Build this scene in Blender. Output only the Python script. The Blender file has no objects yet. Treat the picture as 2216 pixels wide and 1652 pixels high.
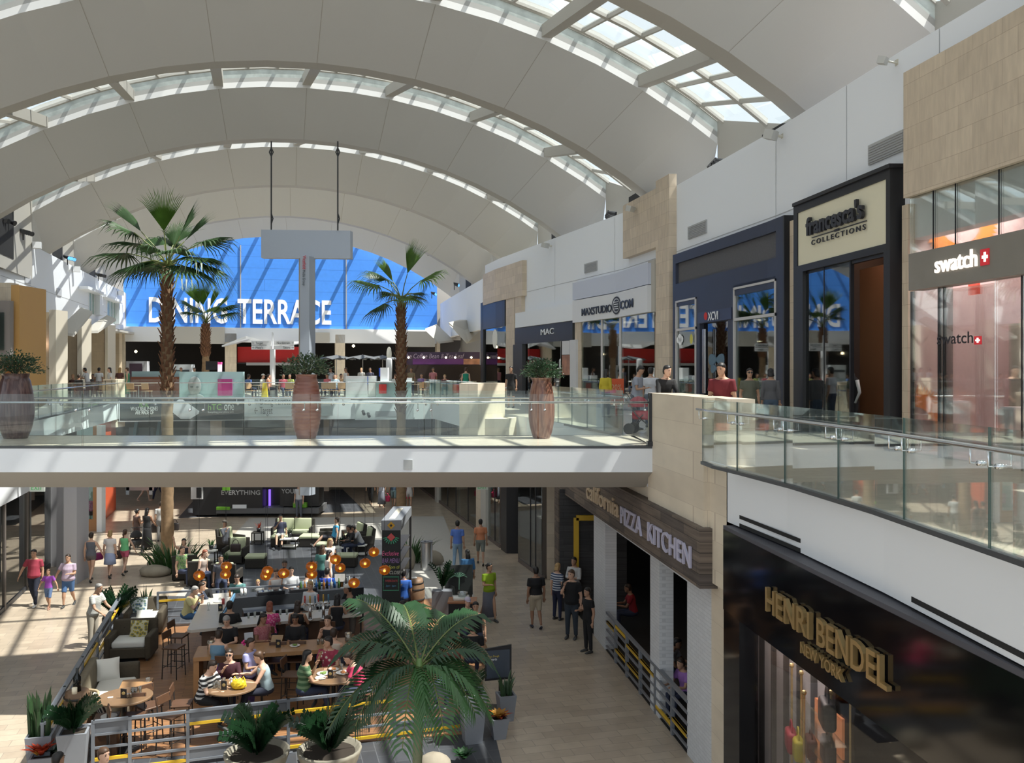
import bpy, bmesh, math, random
from mathutils import Vector, Matrix, Euler
random.seed(7)
C = bpy.context.scene.collection
S = bpy.context.scene
PI = math.pi
# ---------------------------------------------------------------- camera, sky, sun, exposure
F = 1950.0; HY = 800.0; CX = 1108.0        # focal length in px, horizon row, centre column
ZG = -7.46; ZL = -1.62                      # ground floor and upper floor, eye at z = 0
cam = bpy.data.cameras.new('camera'); camo = bpy.data.objects.new('camera', cam); C.objects.link(camo)
cam.sensor_width = 36; cam.lens = 36*F/2216; cam.shift_y = -26/2216; cam.clip_end = 400
camo.location = (0, 0, 0); camo.rotation_euler = (PI/2, 0, 0); S.camera = camo
S.view_settings.view_transform = 'Standard'; S.view_settings.look = 'None'
S.view_settings.gamma = 1; S.view_settings.exposure = -0.35; S.view_settings.use_curve_mapping = False
AX = Vector((-.2651, .9642, 0)); PX = Vector((.9642, .2651, 0))   # mall axis and its cross direction
w = bpy.data.worlds.new('sky'); S.world = w; w.use_nodes = True
nt = w.node_tree; bg = nt.nodes['Background']
sky = nt.nodes.new('ShaderNodeTexSky'); sky.sky_type = 'NISHITA'; sky.sun_disc = False
sky.sun_elevation = math.radians(61); sky.sun_rotation = math.radians(150); sky.air_density = 1.2; sky.dust_density = 2.5
mixw = nt.nodes.new('ShaderNodeMixRGB'); mixw.inputs[0].default_value = .55; mixw.inputs[2].default_value = (8.6, 9.4, 10.2, 1)
nt.links.new(sky.outputs[0], mixw.inputs[1]); nt.links.new(mixw.outputs[0], bg.inputs[0]); bg.inputs[1].default_value = .19
sd = (-.5*PX + .22*AX + Vector((0, 0, -1))).normalized()
sun = bpy.data.lights.new('sun', 'SUN'); sun.energy = 14; sun.angle = .009; sun.color = (1, .955, .88)
suno = bpy.data.objects.new('sun', sun); C.objects.link(suno); suno.rotation_euler = sd.to_track_quat('-Z', 'Y').to_euler()
suno.location = (10, -5, 60)
# ---------------------------------------------------------------- coordinates
def P(px, py, Y): return Vector(((px-CX)/F*Y, Y, (HY-py)/F*Y))
def G(px, py, z=ZG):
    Y = F*z/(HY-py); return Vector(((px-CX)/F*Y, Y, z))
def G2(px, py): return G(px, py, ZL)
def line(px, c, k):                        # ray of pixel column px with the plane X = c - kY
    r = (px-CX)/F; Y = c/(r+k); return r*Y, Y
def poly_hit(px, pts, off=0.):
    r = (px-CX)/F
    for i in range(len(pts)-1):
        (x0, y0), (x1, y1) = pts[i], pts[i+1]; x0 -= off; x1 -= off
        d = (x1-x0) - r*(y1-y0)
        if abs(d) < 1e-9: continue
        t = (r*y0-x0)/d
        if -1e-6 <= t <= 1+1e-6 or (i == 0 and t < 0) or (i == len(pts)-2 and t > 1): return x0+t*(x1-x0), y0+t*(y1-y0)
# ---------------------------------------------------------------- materials
MATS = {}
def mat(name, col, rough=.6, metal=0., spec=.5, var=0., scale=6., emit=None, es=1., bump=0., trans=0., sub=0., coat=0.):
    if name in MATS: return MATS[name]
    m = bpy.data.materials.new(name); m.use_nodes = True; n = m.node_tree; b = n.nodes['Principled BSDF']
    b.inputs['Base Color'].default_value = (*col, 1); b.inputs['Roughness'].default_value = rough
    b.inputs['Metallic'].default_value = metal; b.inputs['Specular IOR Level'].default_value = spec
    b.inputs['Coat Weight'].default_value = coat
    if emit: b.inputs['Emission Color'].default_value = (*emit, 1); b.inputs['Emission Strength'].default_value = es
    if var or bump:
        tc = n.nodes.new('ShaderNodeTexCoord'); no = n.nodes.new('ShaderNodeTexNoise'); no.inputs['Scale'].default_value = scale
        no.inputs['Detail'].default_value = 6; n.links.new(tc.outputs['Object'], no.inputs['Vector'])
        if var:
            mx = n.nodes.new('ShaderNodeMixRGB'); mx.inputs[1].default_value = (*[max(0, c*(1-var)) for c in col], 1)
            mx.inputs[2].default_value = (*[min(1, c*(1+var)) for c in col], 1)
            n.links.new(no.outputs['Fac'], mx.inputs[0]); n.links.new(mx.outputs[0], b.inputs['Base Color'])
        if bump:
            bp = n.nodes.new('ShaderNodeBump'); bp.inputs['Strength'].default_value = bump
            n.links.new(no.outputs['Fac'], bp.inputs['Height']); n.links.new(bp.outputs[0], b.inputs['Normal'])
    MATS[name] = m; return m
def brickmat(name, c1, c2, mortar, bw, bh, ms=.01, rough=.5, ud=(1, 0, 0), vd=(0, 1, 0), spec=.5, bias=0., offset=.5, var=.1, nscale=3., nstretch=(1, 1, 1)):
    if name in MATS: return MATS[name]
    m = bpy.data.materials.new(name); m.use_nodes = True; n = m.node_tree; L = n.links.new; b = n.nodes['Principled BSDF']
    g = n.nodes.new('ShaderNodeNewGeometry')
    def dot(v):
        d = n.nodes.new('ShaderNodeVectorMath'); d.operation = 'DOT_PRODUCT'; d.inputs[1].default_value = v; L(g.outputs['Position'], d.inputs[0]); return d.outputs['Value']
    cb = n.nodes.new('ShaderNodeCombineXYZ'); L(dot(ud), cb.inputs[0]); L(dot(vd), cb.inputs[1])
    t = n.nodes.new('ShaderNodeTexBrick'); L(cb.outputs[0], t.inputs['Vector']); t.offset = offset
    t.inputs['Color1'].default_value = (*c1, 1); t.inputs['Color2'].default_value = (*c2, 1); t.inputs['Mortar'].default_value = (*mortar, 1)
    t.inputs['Scale'].default_value = 1; t.inputs['Brick Width'].default_value = bw; t.inputs['Row Height'].default_value = bh
    t.inputs['Mortar Size'].default_value = ms; t.inputs['Bias'].default_value = bias
    no = n.nodes.new('ShaderNodeTexNoise'); no.inputs['Scale'].default_value = nscale; no.inputs['Detail'].default_value = 8
    mp = n.nodes.new('ShaderNodeMapping'); mp.inputs['Scale'].default_value = nstretch; L(cb.outputs[0], mp.inputs[0]); L(mp.outputs[0], no.inputs['Vector'])
    mr = n.nodes.new('ShaderNodeMapRange'); mr.inputs[1].default_value = .25; mr.inputs[2].default_value = .75; mr.inputs[3].default_value = 1-var; mr.inputs[4].default_value = 1+var
    L(no.outputs['Fac'], mr.inputs[0])
    mx = n.nodes.new('ShaderNodeMixRGB'); mx.blend_type = 'MULTIPLY'; mx.inputs[0].default_value = 1
    L(t.outputs['Color'], mx.inputs[1]); L(mr.outputs[0], mx.inputs[2]); L(mx.outputs[0], b.inputs['Base Color'])
    b.inputs['Roughness'].default_value = rough; b.inputs['Specular IOR Level'].default_value = spec
    MATS[name] = m; return m
def glassmat(name, tint=(.8, .93, .9), refl=1., rough=.02, base=.04, haze=0.):
    if name in MATS: return MATS[name]
    m = bpy.data.materials.new(name); m.use_nodes = True; n = m.node_tree; L = n.links.new; n.nodes.remove(n.nodes['Principled BSDF'])
    out = n.nodes['Material Output']; tr = n.nodes.new('ShaderNodeBsdfTransparent'); tr.inputs[0].default_value = (*tint, 1)
    gl = n.nodes.new('ShaderNodeBsdfGlossy'); gl.inputs['Roughness'].default_value = rough; gl.inputs['Color'].default_value = (1, 1, 1, 1)
    fr = n.nodes.new('ShaderNodeFresnel'); fr.inputs[0].default_value = 1.5
    mr = n.nodes.new('ShaderNodeMapRange'); mr.inputs[1].default_value = 0; mr.inputs[2].default_value = 1; mr.inputs[3].default_value = base; mr.inputs[4].default_value = refl
    L(fr.outputs[0], mr.inputs[0]); mx = n.nodes.new('ShaderNodeMixShader'); L(mr.outputs[0], mx.inputs[0]); L(tr.outputs[0], mx.inputs[1]); L(gl.outputs[0], mx.inputs[2])
    last = mx
    if haze:
        df = n.nodes.new('ShaderNodeBsdfTranslucent'); df.inputs[0].default_value = (.85, .93, .9, 1)
        d2 = n.nodes.new('ShaderNodeBsdfDiffuse'); d2.inputs[0].default_value = (.8, .88, .85, 1)
        ma = n.nodes.new('ShaderNodeMixShader'); ma.inputs[0].default_value = .5; L(df.outputs[0], ma.inputs[1]); L(d2.outputs[0], ma.inputs[2])
        m2 = n.nodes.new('ShaderNodeMixShader'); m2.inputs[0].default_value = haze; L(mx.outputs[0], m2.inputs[1]); L(ma.outputs[0], m2.inputs[2]); last = m2
    L(last.outputs[0], out.inputs[0]); MATS[name] = m; return m
def leafmat(name, col, rough=.45, trans=.35):
    if name in MATS: return MATS[name]
    m = bpy.data.materials.new(name); m.use_nodes = True; n = m.node_tree; L = n.links.new; b = n.nodes['Principled BSDF']
    tc = n.nodes.new('ShaderNodeTexCoord'); no = n.nodes.new('ShaderNodeTexNoise'); no.inputs['Scale'].default_value = 3; L(tc.outputs['Object'], no.inputs['Vector'])
    mx = n.nodes.new('ShaderNodeMixRGB'); mx.inputs[1].default_value = (*[c*.6 for c in col], 1); mx.inputs[2].default_value = (*[min(1, c*1.4) for c in col], 1)
    L(no.outputs['Fac'], mx.inputs[0]); L(mx.outputs[0], b.inputs['Base Color']); b.inputs['Roughness'].default_value = rough
    t = n.nodes.new('ShaderNodeBsdfTranslucent'); L(mx.outputs[0], t.inputs[0]); ms = n.nodes.new('ShaderNodeMixShader'); ms.inputs[0].default_value = trans
    L(b.outputs[0], ms.inputs[1]); L(t.outputs[0], ms.inputs[2]); L(ms.outputs[0], n.nodes['Material Output'].inputs[0])
    MATS[name] = m; return m
# ---------------------------------------------------------------- mesh builder
class MB:
    def __init__(s): s.v = []; s.f = []; s.mi = []; s.cur = 0
    def add(s, vs, fs, mi=None):
        o = len(s.v); s.v += [tuple(v) for v in vs]; s.f += [tuple(i+o for i in f) for f in fs]; s.mi += [s.cur if mi is None else mi]*len(fs); return s
    def box(s, c, d, rz=0, rx=0, ry=0, mi=None, taper=1.):
        h = Vector(d)/2; R = Euler((rx, ry, rz)).to_matrix(); c = Vector(c); vs = []
        for z in (-1, 1):
            k = taper if z > 0 else 1
            for (x, y) in ((-1, -1), (1, -1), (1, 1), (-1, 1)): vs.append(c + R@Vector((x*h.x*k, y*h.y*k, z*h.z)))
        return s.add(vs, [(3, 2, 1, 0), (4, 5, 6, 7), (0, 1, 5, 4), (1, 2, 6, 5), (2, 3, 7, 6), (3, 0, 4, 7)], mi)
    def rbox(s, c, d, r=.03, rz=0, rx=0, ry=0, mi=None, n=3):    # box with rounded vertical profile and edges
        h = Vector(d)/2; r = min(r, h.x*.98, h.y*.98, h.z*.98); R = Euler((rx, ry, rz)).to_matrix(); c = Vector(c); rings = []
        prof = []
        for i in range(n+1):
            a = PI/2*i/n; prof.append((-h.z + r*(1-math.cos(PI/2-a) if 0 else 1-math.sin(a)), r*(1-math.cos(a))))
        lower = [( -h.z + r*(1-math.sin(PI/2*i/n)), r*(1-math.cos(PI/2*i/n))) for i in range(n, -1, -1)]
        prof = lower + [(-z, q) for z, q in reversed(lower)]
        for z, q in prof:
            ring = []
            for k, (sx, sy) in enumerate(((1, 1), (-1, 1), (-1, -1), (1, -1))):
                for i in range(n+1):
                    a = PI/2*k + PI/2*i/n; rr = r
                    ring.append(c + R@Vector((sx*(h.x-r)+math.cos(a)*(r-q), sy*(h.y-r)+math.sin(a)*(r-q), z)))
            rings.append(ring)
        return s.loft(rings, True, mi)
    def loft(s, rings, caps=True, mi=None, closed=True):
        n = len(rings[0]); vs = [v for r in rings for v in r]; fs = []
        for i in range(len(rings)-1):
            for j in range(n if closed else n-1):
                k = (j+1) % n; fs.append((i*n+j, i*n+k, (i+1)*n+k, (i+1)*n+j))
        if caps and closed: fs.append(tuple(reversed(range(n)))); fs.append(tuple((len(rings)-1)*n+j for j in range(n)))
        return s.add(vs, fs, mi)
    def tube(s, pts, r, seg=8, mi=None, flat=1., caps=True, up=None):
        pts = [Vector(p) for p in pts]; n = len(pts); rs = r if isinstance(r, (list, tuple)) else [r]*n; rings = []; prev = up or Vector((0, 0, 1))
        for i, p in enumerate(pts):
            d = (pts[min(i+1, n-1)]-pts[max(i-1, 0)]).normalized() if n > 1 else Vector((0, 0, 1))
            a = prev - d*prev.dot(d)
            if a.length < 1e-3: a = Vector((1, 0, 0)) - d*d.x
            if a.length < 1e-3: a = Vector((0, 1, 0))
            a.normalize(); b = d.cross(a); prev = a
            rings.append([p + a*math.cos(2*PI*k/seg)*rs[i]*flat + b*math.sin(2*PI*k/seg)*rs[i] for k in range(seg)])
        return s.loft(rings, caps, mi)
    def lathe(s, prof, c=(0, 0, 0), seg=24, mi=None, caps=True, fn=None):
        rings = []
        for r, z in prof:
            rings.append([Vector(c)+Vector(((fn(r, z, 2*PI*k/seg) if fn else r)*math.cos(2*PI*k/seg), (fn(r, z, 2*PI*k/seg) if fn else r)*math.sin(2*PI*k/seg), z)) for k in range(seg)])
        return s.loft(rings, caps, mi)
    def cyl(s, c, r, h, seg=16, mi=None, r2=None): return s.lathe([(r, 0), (r if r2 is None else r2, h)], c, seg, mi)
    def sph(s, c, r, seg=12, mi=None, sc=(1, 1, 1), rz=0):
        n = max(4, seg//2); c = Vector(c); R = Matrix.Rotation(rz, 3, 'Z'); rings = []
        for i in range(n+1):
            a = -PI/2 + PI*i/n; q = max(math.cos(a), .02)
            rings.append([c + R@Vector((r*sc[0]*q*math.cos(2*PI*k/seg), r*sc[1]*q*math.sin(2*PI*k/seg), r*sc[2]*math.sin(a))) for k in range(seg)])
        return s.loft(rings, True, mi)
    def prism(s, poly, z0, z1, mi=None):
        n = len(poly); g = lambda z, p, i: (z[i] if isinstance(z, (list, tuple)) else z)
        vs = [(p[0], p[1], g(z0, p, i)) for i, p in enumerate(poly)] + [(p[0], p[1], g(z1, p, i)) for i, p in enumerate(poly)]
        a = sum(poly[i][0]*poly[(i+1) % n][1]-poly[(i+1) % n][0]*poly[i][1] for i in range(n))
        fs = [tuple(reversed(range(n))), tuple(range(n, 2*n))] + [(i, (i+1) % n, (i+1) % n+n, i+n) for i in range(n)]
        if a < 0: fs = [tuple(reversed(f)) for f in fs]
        return s.add(vs, fs, mi)
    def quad(s, a, b, c, d, mi=None): return s.add([a, b, c, d], [(0, 1, 2, 3)], mi)
    def build(s, name, mats, parent=None, smooth=False, origin=None, bevel=0):
        if not isinstance(mats, (list, tuple)): mats = [mats]
        me = bpy.data.meshes.new(name); vs = s.v
        if parent is None and origin is None:
            xs, ys, zs = zip(*vs); origin = ((min(xs)+max(xs))/2, (min(ys)+max(ys))/2, min(zs))
        o = Vector(origin or (0, 0, 0))
        me.from_pydata([(v[0]-o.x, v[1]-o.y, v[2]-o.z) for v in vs], [], s.f)
        for m in mats: me.materials.append(m)
        me.polygons.foreach_set('material_index', s.mi)
        if smooth: me.polygons.foreach_set('use_smooth', [True]*len(s.f))
        me.update(); ob = bpy.data.objects.new(name, me); C.objects.link(ob)
        if parent is not None: ob.parent = parent
        elif origin is not None: ob.location = o
        if smooth is True and not bevel: pass
        if bevel:
            b = ob.modifiers.new('bevel', 'BEVEL'); b.width = bevel; b.segments = 2; b.limit_method = 'ANGLE'
        return ob
def tag(o, label=None, cat=None, group=None, kind=None):
    if label: o['label'] = label
    if cat: o['category'] = cat
    if group: o['group'] = group
    if kind: o['kind'] = kind
    return o
def thing(name, label, cat, loc=(0, 0, 0), rz=0, group=None):
    o = bpy.data.objects.new(name, None); C.objects.link(o); o.empty_display_size = .1; o.location = loc; o.rotation_euler = (0, 0, rz)
    return tag(o, label, cat, group)
def dup(o, loc=None, rz=None, label=None, group=None, parent=None):
    c = o.copy(); C.objects.link(c); c.parent = parent
    for ch in list(o.children): dup(ch, parent=c)
    if loc is not None: c.location = loc
    if rz is not None: c.rotation_euler = (0, 0, rz)
    if label: c['label'] = label
    if group: c['group'] = group
    return c
def struct(name, mb, m, parent=None, **k):
    o = mb.build(name, m, parent, **k)
    if parent is None: o['kind'] = 'structure'
    return o
def label_part(o, l): o['label'] = l; return o
_fonts = {}
def text(name, body, mats, loc, xdir, zdir=(0, 0, 1), h=.3, width=None, ext=.01, bold=0., parent=None, align='LEFT', shear=0., spacing=1.):
    """real lettering as a mesh: loc = lower left (or centre) of the line, xdir = reading direction"""
    cu = bpy.data.curves.new(name, 'FONT'); cu.body = body; cu.size = 1; cu.extrude = 0; cu.offset = bold; cu.shear = shear; cu.space_character = spacing
    cu.resolution_u = 3
    t = bpy.data.objects.new(name+'_tmp', cu); C.objects.link(t); dg = bpy.context.evaluated_depsgraph_get(); dg.update()
    me = bpy.data.meshes.new_from_object(t.evaluated_get(dg)); C.objects.unlink(t); bpy.data.objects.remove(t)
    co = [v.co.copy() for v in me.vertices]
    fs = [tuple(p.vertices) for p in me.polygons]; eds = {}
    for f in fs:
        for i in range(len(f)):
            k = (f[i], f[(i+1) % len(f)]); eds[k] = 1
    x0 = min(c.x for c in co); x1 = max(c.x for c in co); y0 = min(c.y for c in co if 1); y1 = max(c.y for c in co)
    capy = .73 if any(ch in body for ch in 'gpqyj,Q') or y0 < -.05 else y1
    sy = h/max(capy, .1); sx = sy if width is None else width/(x1-x0)
    X = Vector(xdir).normalized(); Z = Vector(zdir).normalized(); N = X.cross(Z); loc = Vector(loc); off = {'LEFT': 0, 'CENTER': -.5*(x1-x0)*sx, 'RIGHT': -(x1-x0)*sx}[align]
    pt = [loc + X*((c.x-x0)*sx+off) + Z*(c.y*sy) for c in co]; n = len(pt)
    m = MB(); front = [p + N*ext for p in pt]
    nf = [f for f in fs]; side = [(a, b, b+n, a+n) for (a, b) in eds if (b, a) not in eds]
    m.add(pt+front, [tuple(i+n for i in f) for f in nf] + [tuple(reversed(f)) for f in nf] + side)
    bpy.data.meshes.remove(me)
    if parent is not None:
        inv = Matrix.LocRotScale(parent.location, parent.rotation_euler, None).inverted(); m.v = [tuple(inv@Vector(v)) for v in m.v]
    return m.build(name, mats, parent)
def local(parent, m):                       # world-coordinate mesh moved into its parent's frame
    inv = Matrix.LocRotScale(parent.location, parent.rotation_euler, None).inverted(); m.v = [tuple(inv@Vector(v)) for v in m.v]; return m
# ================================================================ materials of the building
M_white = mat('white_paint', (.78, .80, .83), .55)
M_panel = mat('vault_panel', (.53, .53, .52), .8)
M_rib = mat('rib_paint', (.42, .405, .37), .6)
M_soff0 = mat('upstand_grey', (.42, .42, .41), .6)
M_ribw = mat('rib_white', (.80, .80, .80), .5)
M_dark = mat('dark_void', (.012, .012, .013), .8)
M_black = mat('black_metal', (.02, .021, .024), .35)
M_steel = mat('brushed_steel', (.72, .73, .74), .25, 1)
M_grey = mat('grey_metal', (.33, .34, .36), .5)
WU = (-.2, .98, 0)
M_stone = brickmat('limestone', (.62, .52, .40), (.54, .45, .345), (.45, .36, .27), .75, .42, .006, .55, WU, (0, 0, 1), var=.12, nstretch=(3, .6, 1))
M_stone2 = brickmat('limestone_pale', (.70, .61, .48), (.64, .55, .43), (.55, .46, .36), .9, .5, .005, .55, (.96, .27, 0), (0, 0, 1), var=.1, nstretch=(2, .6, 1))
M_floor = brickmat('travertine_tile', (.475, .395, .305), (.375, .305, .235), (.28, .235, .19), .61, .305, .007, .28, (.9642, .2651, 0), (-.2651, .9642, 0), var=.10)
M_slate = brickmat('slate_tile', (.045, .048, .056), (.062, .066, .075), (.10, .105, .115), .6, .3, .008, .45, (-.2651, .9642, 0), (.9642, .2651, 0), var=.15)
M_terr = mat('pebble_terrazzo', (.42, .40, .37), .5, var=.45, scale=60)
M_upfl = brickmat('upper_tile', (.60, .54, .44), (.55, .49, .40), (.40, .36, .30), .6, .3, .006, .25, (.9642, .2651, 0), (-.2651, .9642, 0), var=.06)
M_deck = brickmat('oak_deck', (.33, .165, .075), (.24, .115, .052), (.10, .05, .025), 1.8, .12, .004, .38, (.9642, .2651, 0), (-.2651, .9642, 0), var=.3, nscale=2.5, nstretch=(.6, 9, 1))
M_blue = brickmat('blue_banner', (.06, .26, .80), (.058, .255, .78), (.04, .18, .6), 60, .92, .02, .5, (.9642, .2651, 0), (0, 0, 1), var=.05)
M_glass = glassmat('clear_glass', (.95, .985, .975), .7, base=.02)
M_rail = glassmat('rail_glass', (.945, .982, .972), .55, base=.015)
M_shop = glassmat('shop_glass', (.72, .80, .78), .95, base=.10)
M_skyg = glassmat('skylight_glass', (.93, .97, .97), .35, base=.02, haze=.16)
M_frost = leafmat('frosted_band', (.46, .50, .47), .5, .35)
# ================================================================ floors
RW = [(-1.64, 55.0), (-.74, 51.6), (4.49, 36.5), (5.65, 31.2), (6.98, 23.8), (7.76, 17.9), (8.15, 15.5), (8.55, 12.4), (9.2, 7), (9.8, -6)]   # right upper wall
RZT = 6.35
LW = [(-32.5, 79.), (-30.4, 70.7), (-23.4, 41.2), (-13.45, 0.), (-12., -6.)]                                                    # left upper wall
def lx(Y, c, k): return c-k*Y
def RWx(Y):
    for i in range(len(RW)-1):
        if RW[i+1][1] <= Y <= RW[i][1] or i == len(RW)-2:
            t = (Y-RW[i][1])/(RW[i+1][1]-RW[i][1]); return RW[i][0]+t*(RW[i+1][0]-RW[i][0])
m = MB(); m.prism([(-34, -8), (14, -8), (14, 95), (-60, 95)], ZG-.3, ZG); struct('floor', m, M_floor)
# dark slate, pebble and timber inlays of the ground floor (thin slabs let into the tiling)
def inlay(name, pts, z, mt, label, cat): 
    m = MB(); q = [G(*p) for p in pts]; m.prism([(v.x, v.y) for v in q], ZG-.02, ZG+z); return tag(m.build(name, mt), label, cat)
inlay('pebble_floor', [(322, 1352), (1030, 1300), (960, 1118), (540, 1122)], .004, M_terr, 'pale pebble terrazzo around the lounge seating', 'floor')
inlay('slate_floor', [(60, 1660), (1086, 1652), (1000, 1300), (328, 1290)], .006, M_slate, 'dark slate tiled floor around the restaurant patio', 'floor tiles')
inlay('slate_floor', [(395, 1300), (860, 1300), (830, 1168), (470, 1172)], .007, M_slate, 'dark slate tiled floor under the lounge seating behind the bar', 'floor tiles')
inlay('kiosk_floor', [(385, 1122), (790, 1107), (742, 1060), (440, 1060)], .006, M_slate, 'dark tiled island under the phone kiosk', 'floor tiles')
fr0 = Vector((-8.45, 16.15)); 
dk = [G(195, 1652), G(1010, 1590), G(1062, 1420), G(1005, 1290), G(333, 1358)]
m = MB(); m.prism([(v.x, v.y) for v in dk], ZG-.02, ZG+.02); tag(m.build('wood_deck', M_deck), 'warm brown timber plank floor of the restaurant patio', 'deck')
# upper level slabs
SE = [(2.99, 19.03), (3.54, 15.8), (3.68, 14.9), (4.0, 13.1), (4.28, 10.37), (4.43, 7.8), (4.55, 4), (4.6, -6)]      # right slab edge, near
def slab(name, poly, z0=ZL-.95, z1=ZL, mt=None):
    m = MB(); m.prism(poly, z0, z1); 
    for i, f in enumerate(m.f): m.mi[i] = 0
    m.mi[1] = 1
    if abs(z1-ZL) < 1e-6: pass
    return struct(name, m, mt or [M_white, M_upfl])
slab('floor_right', SE[::-1] + [(2.87, 22.15), (lx(48, 9.07, .28), 48)] + [(lx(48, 9.07, .28)+9, 50.5), (10.5, 36.5), (11.6, 31.2), (12.9, 23.8), (13.7, 17.9), (14.5, 12.4), (15.8, -6)])
# bridge with a sloping soffit
m = MB(); x0, x1 = -14.2, 2.99; y0, y1 = 19.03, 22.15
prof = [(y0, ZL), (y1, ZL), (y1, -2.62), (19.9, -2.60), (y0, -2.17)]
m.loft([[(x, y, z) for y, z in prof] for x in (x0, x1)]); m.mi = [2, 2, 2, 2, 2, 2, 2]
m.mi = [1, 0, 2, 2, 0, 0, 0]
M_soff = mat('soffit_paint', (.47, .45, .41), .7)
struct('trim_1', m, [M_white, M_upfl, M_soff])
slab('floor_left', [(lx(0, -7.3, .28), -6), (lx(48, -7.3, .28), 48), (-27.5, 48), (-15.6, 0), (-14.5, -6)])
# far landing (dining terrace)
o = Vector((1.84, 0, 0))
def ST(s, t, z=0): v = o + AX*s + PX*t; return Vector((v.x, v.y, z))
e0 = Vector((lx(46.8, -7.3, .28), 46.8)); e1 = Vector((lx(50.3, 9.07, .28), 50.3))
fp = [(e0.x, e0.y), (e1.x, e1.y), (2.5, 51.5)] + [ST(82, 13)[:2], ST(82, -16)[:2], (-28.8, 47.)]
m = MB(); m.prism(fp, ZL-1.1, ZL); m.mi[1] = 1; struct('floor_far', m, [M_white, M_upfl])
# ================================================================ vault
PA = (-.275, 1.841, -11.309, 22.005); PB = (-.281, 2.553, -11.809, 24.054)
def vpt(Pm, s, t, dR=0.):
    dx, x0, zc, R = Pm; n = math.hypot(dx, 1); ax, ay = dx/n, 1/n; R += dR
    return Vector((x0+ax*s+ay*t, ay*s-ax*t, zc+math.sqrt(max(R*R-t*t, .01))))
SA = 21.73; PER = 10.85; SB = 29.945-PER
TA = [-14.4, -13.2, -11.6, -9.95, -8.3, -6.7, -5.05, -3.4, -1.7, 0, 1.7, 3.45, 5.05, 6.75, 8.3, 9.95, 11.6, 13.2, 14.4]
TB = [-13.9, -13.6, -12.5, -10.84, -9.2, -7.6, -5.9, -4.1, -2.3, -.45, 1.4, 3.15, 5.1, 7.0, 8.8, 10.55, 12.3, 13.45, 13.8]
SEAM = [3, 5, 7, 9, 11, 13, 15]
M_seam = mat('panel_seam', (.40, .38, .35), .8)
K0, K1 = -3, 4
for k in range(K0, K1+2):
    sA, sB = SA+PER*k, SB+PER*k
    last = k == K1+1
    a_pts = [vpt(PA, sA, t) for t in TA]; b_pts = [vpt(PB, sB, t) for t in TB]
    a_pts[0].z -= .3; a_pts[-1].z -= .3
    b_pts[0] = (a_pts[0]+b_pts[1])/2 + Vector((0, 0, -.75)); b_pts[-1] = (a_pts[-1]+b_pts[-2])/2 + Vector((0, 0, -.75))
    if last: a_pts = [vpt(PA, 75.2, t) for t in TA]  # panel ends early, leaving an added light slot before the end wall
    root = thing('vault_bay', 'x', 'x'); root['kind'] = 'structure'
    root.name = 'ceiling_%d' % (k-K0+1)
    for q in ('label', 'category'): del root[q]
    m = MB(); n = len(TA)
    for i in range(n-1): m.quad(b_pts[i], b_pts[i+1], a_pts[i+1], a_pts[i])
    up = Vector((0, 0, .16))
    for i in range(n-1): m.quad(a_pts[i]+up, a_pts[i+1]+up, b_pts[i+1]+up, b_pts[i]+up)
    m.build('panel', M_panel, root)
    m = MB()
    for i in SEAM:
        a, b = a_pts[i], b_pts[i]; d = Vector((.012, .003, 0)); dn = Vector((0, 0, -.004))
        m.quad(b-d+dn, b+d+dn, a+d+dn, a-d+dn)
    m.build('seam', M_seam, root)
    m = MB(); 
    for i in range(1, n-2):
        p, q = b_pts[i], b_pts[i+1]; u = Vector((0, 0, .42)); d = AX*.22; h_ = Vector((0, 0, .24)); m.quad(p, p+h_, q+h_, q); m.quad(p+h_, p+u, q+u, q+h_, 1); m.quad(p+d, q+d, q+u+d, p+u+d); m.quad(p+u, p+u+d, q+u+d, q+u)
    m.build('upstand', [M_ribw, M_soff0], root)
    if last:  # slot and bars added to throw sun streaks on the blue wall
        m = MB()
        for t in range(-12, 13, 2):
            a = vpt(PA, 75.1, t)+Vector((0, 0, .5)); b = vpt(PA, 77.2, t)+Vector((0, 0, .9)); m.tube([a, b], .16, 4)
        m.build('added_streak_bar', M_rib, root); continue
    m = MB(); dA = AX*.72; u = Vector((0, 0, .55)); dn = Vector((0, 0, -.1))
    for i in range(n-1):
        p, q = a_pts[i]+dn*0, a_pts[i+1]+dn*0
        m.quad(p, q, q+dA, p+dA); m.quad(p+dA, q+dA, q+dA+u, p+dA+u); m.quad(p+u, p+u+dA, q+u+dA, q+u)
        m.quad(p, p+u, q+u, q)
    m.build('rib', M_rib, root)
    sBn = sB+PER
    bn = [vpt(PB, sBn, t) for t in TB]
    lo = [p+AX*.72+Vector((0, 0, .50)) for p in a_pts]; hi = [p+Vector((0, 0, .86)) for p in bn]
    m = MB(); w = PX*.19
    for i in SEAM:
        a = a_pts[i]+AX*.7+Vector((0, 0, .02)); b = bn[i]+Vector((0, 0, .12)); u = Vector((0, 0, .42))
        m.add([a-w, a+w, a+w+u, a-w+u, b-w, b+w, b+w+u, b-w+u], [(0, 1, 5, 4), (1, 2, 6, 5), (2, 3, 7, 6), (3, 0, 4, 7), (0, 3, 2, 1), (4, 5, 6, 7)])
    m.build('cross_beam', M_rib, root)
    m = MB()
    for i in range(1, n-2): m.quad(bn[i]+Vector((0, 0, .42)), bn[i]+Vector((0, 0, .86)), bn[i+1]+Vector((0, 0, .86)), bn[i+1]+Vector((0, 0, .42)))
    m.build('clerestory', M_frost, root)
    m = MB()
    for i in range(1, n-2): m.quad(lo[i], lo[i+1], hi[i+1], hi[i])
    m.build('glazing', M_skyg, root)
    m = MB()
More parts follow.
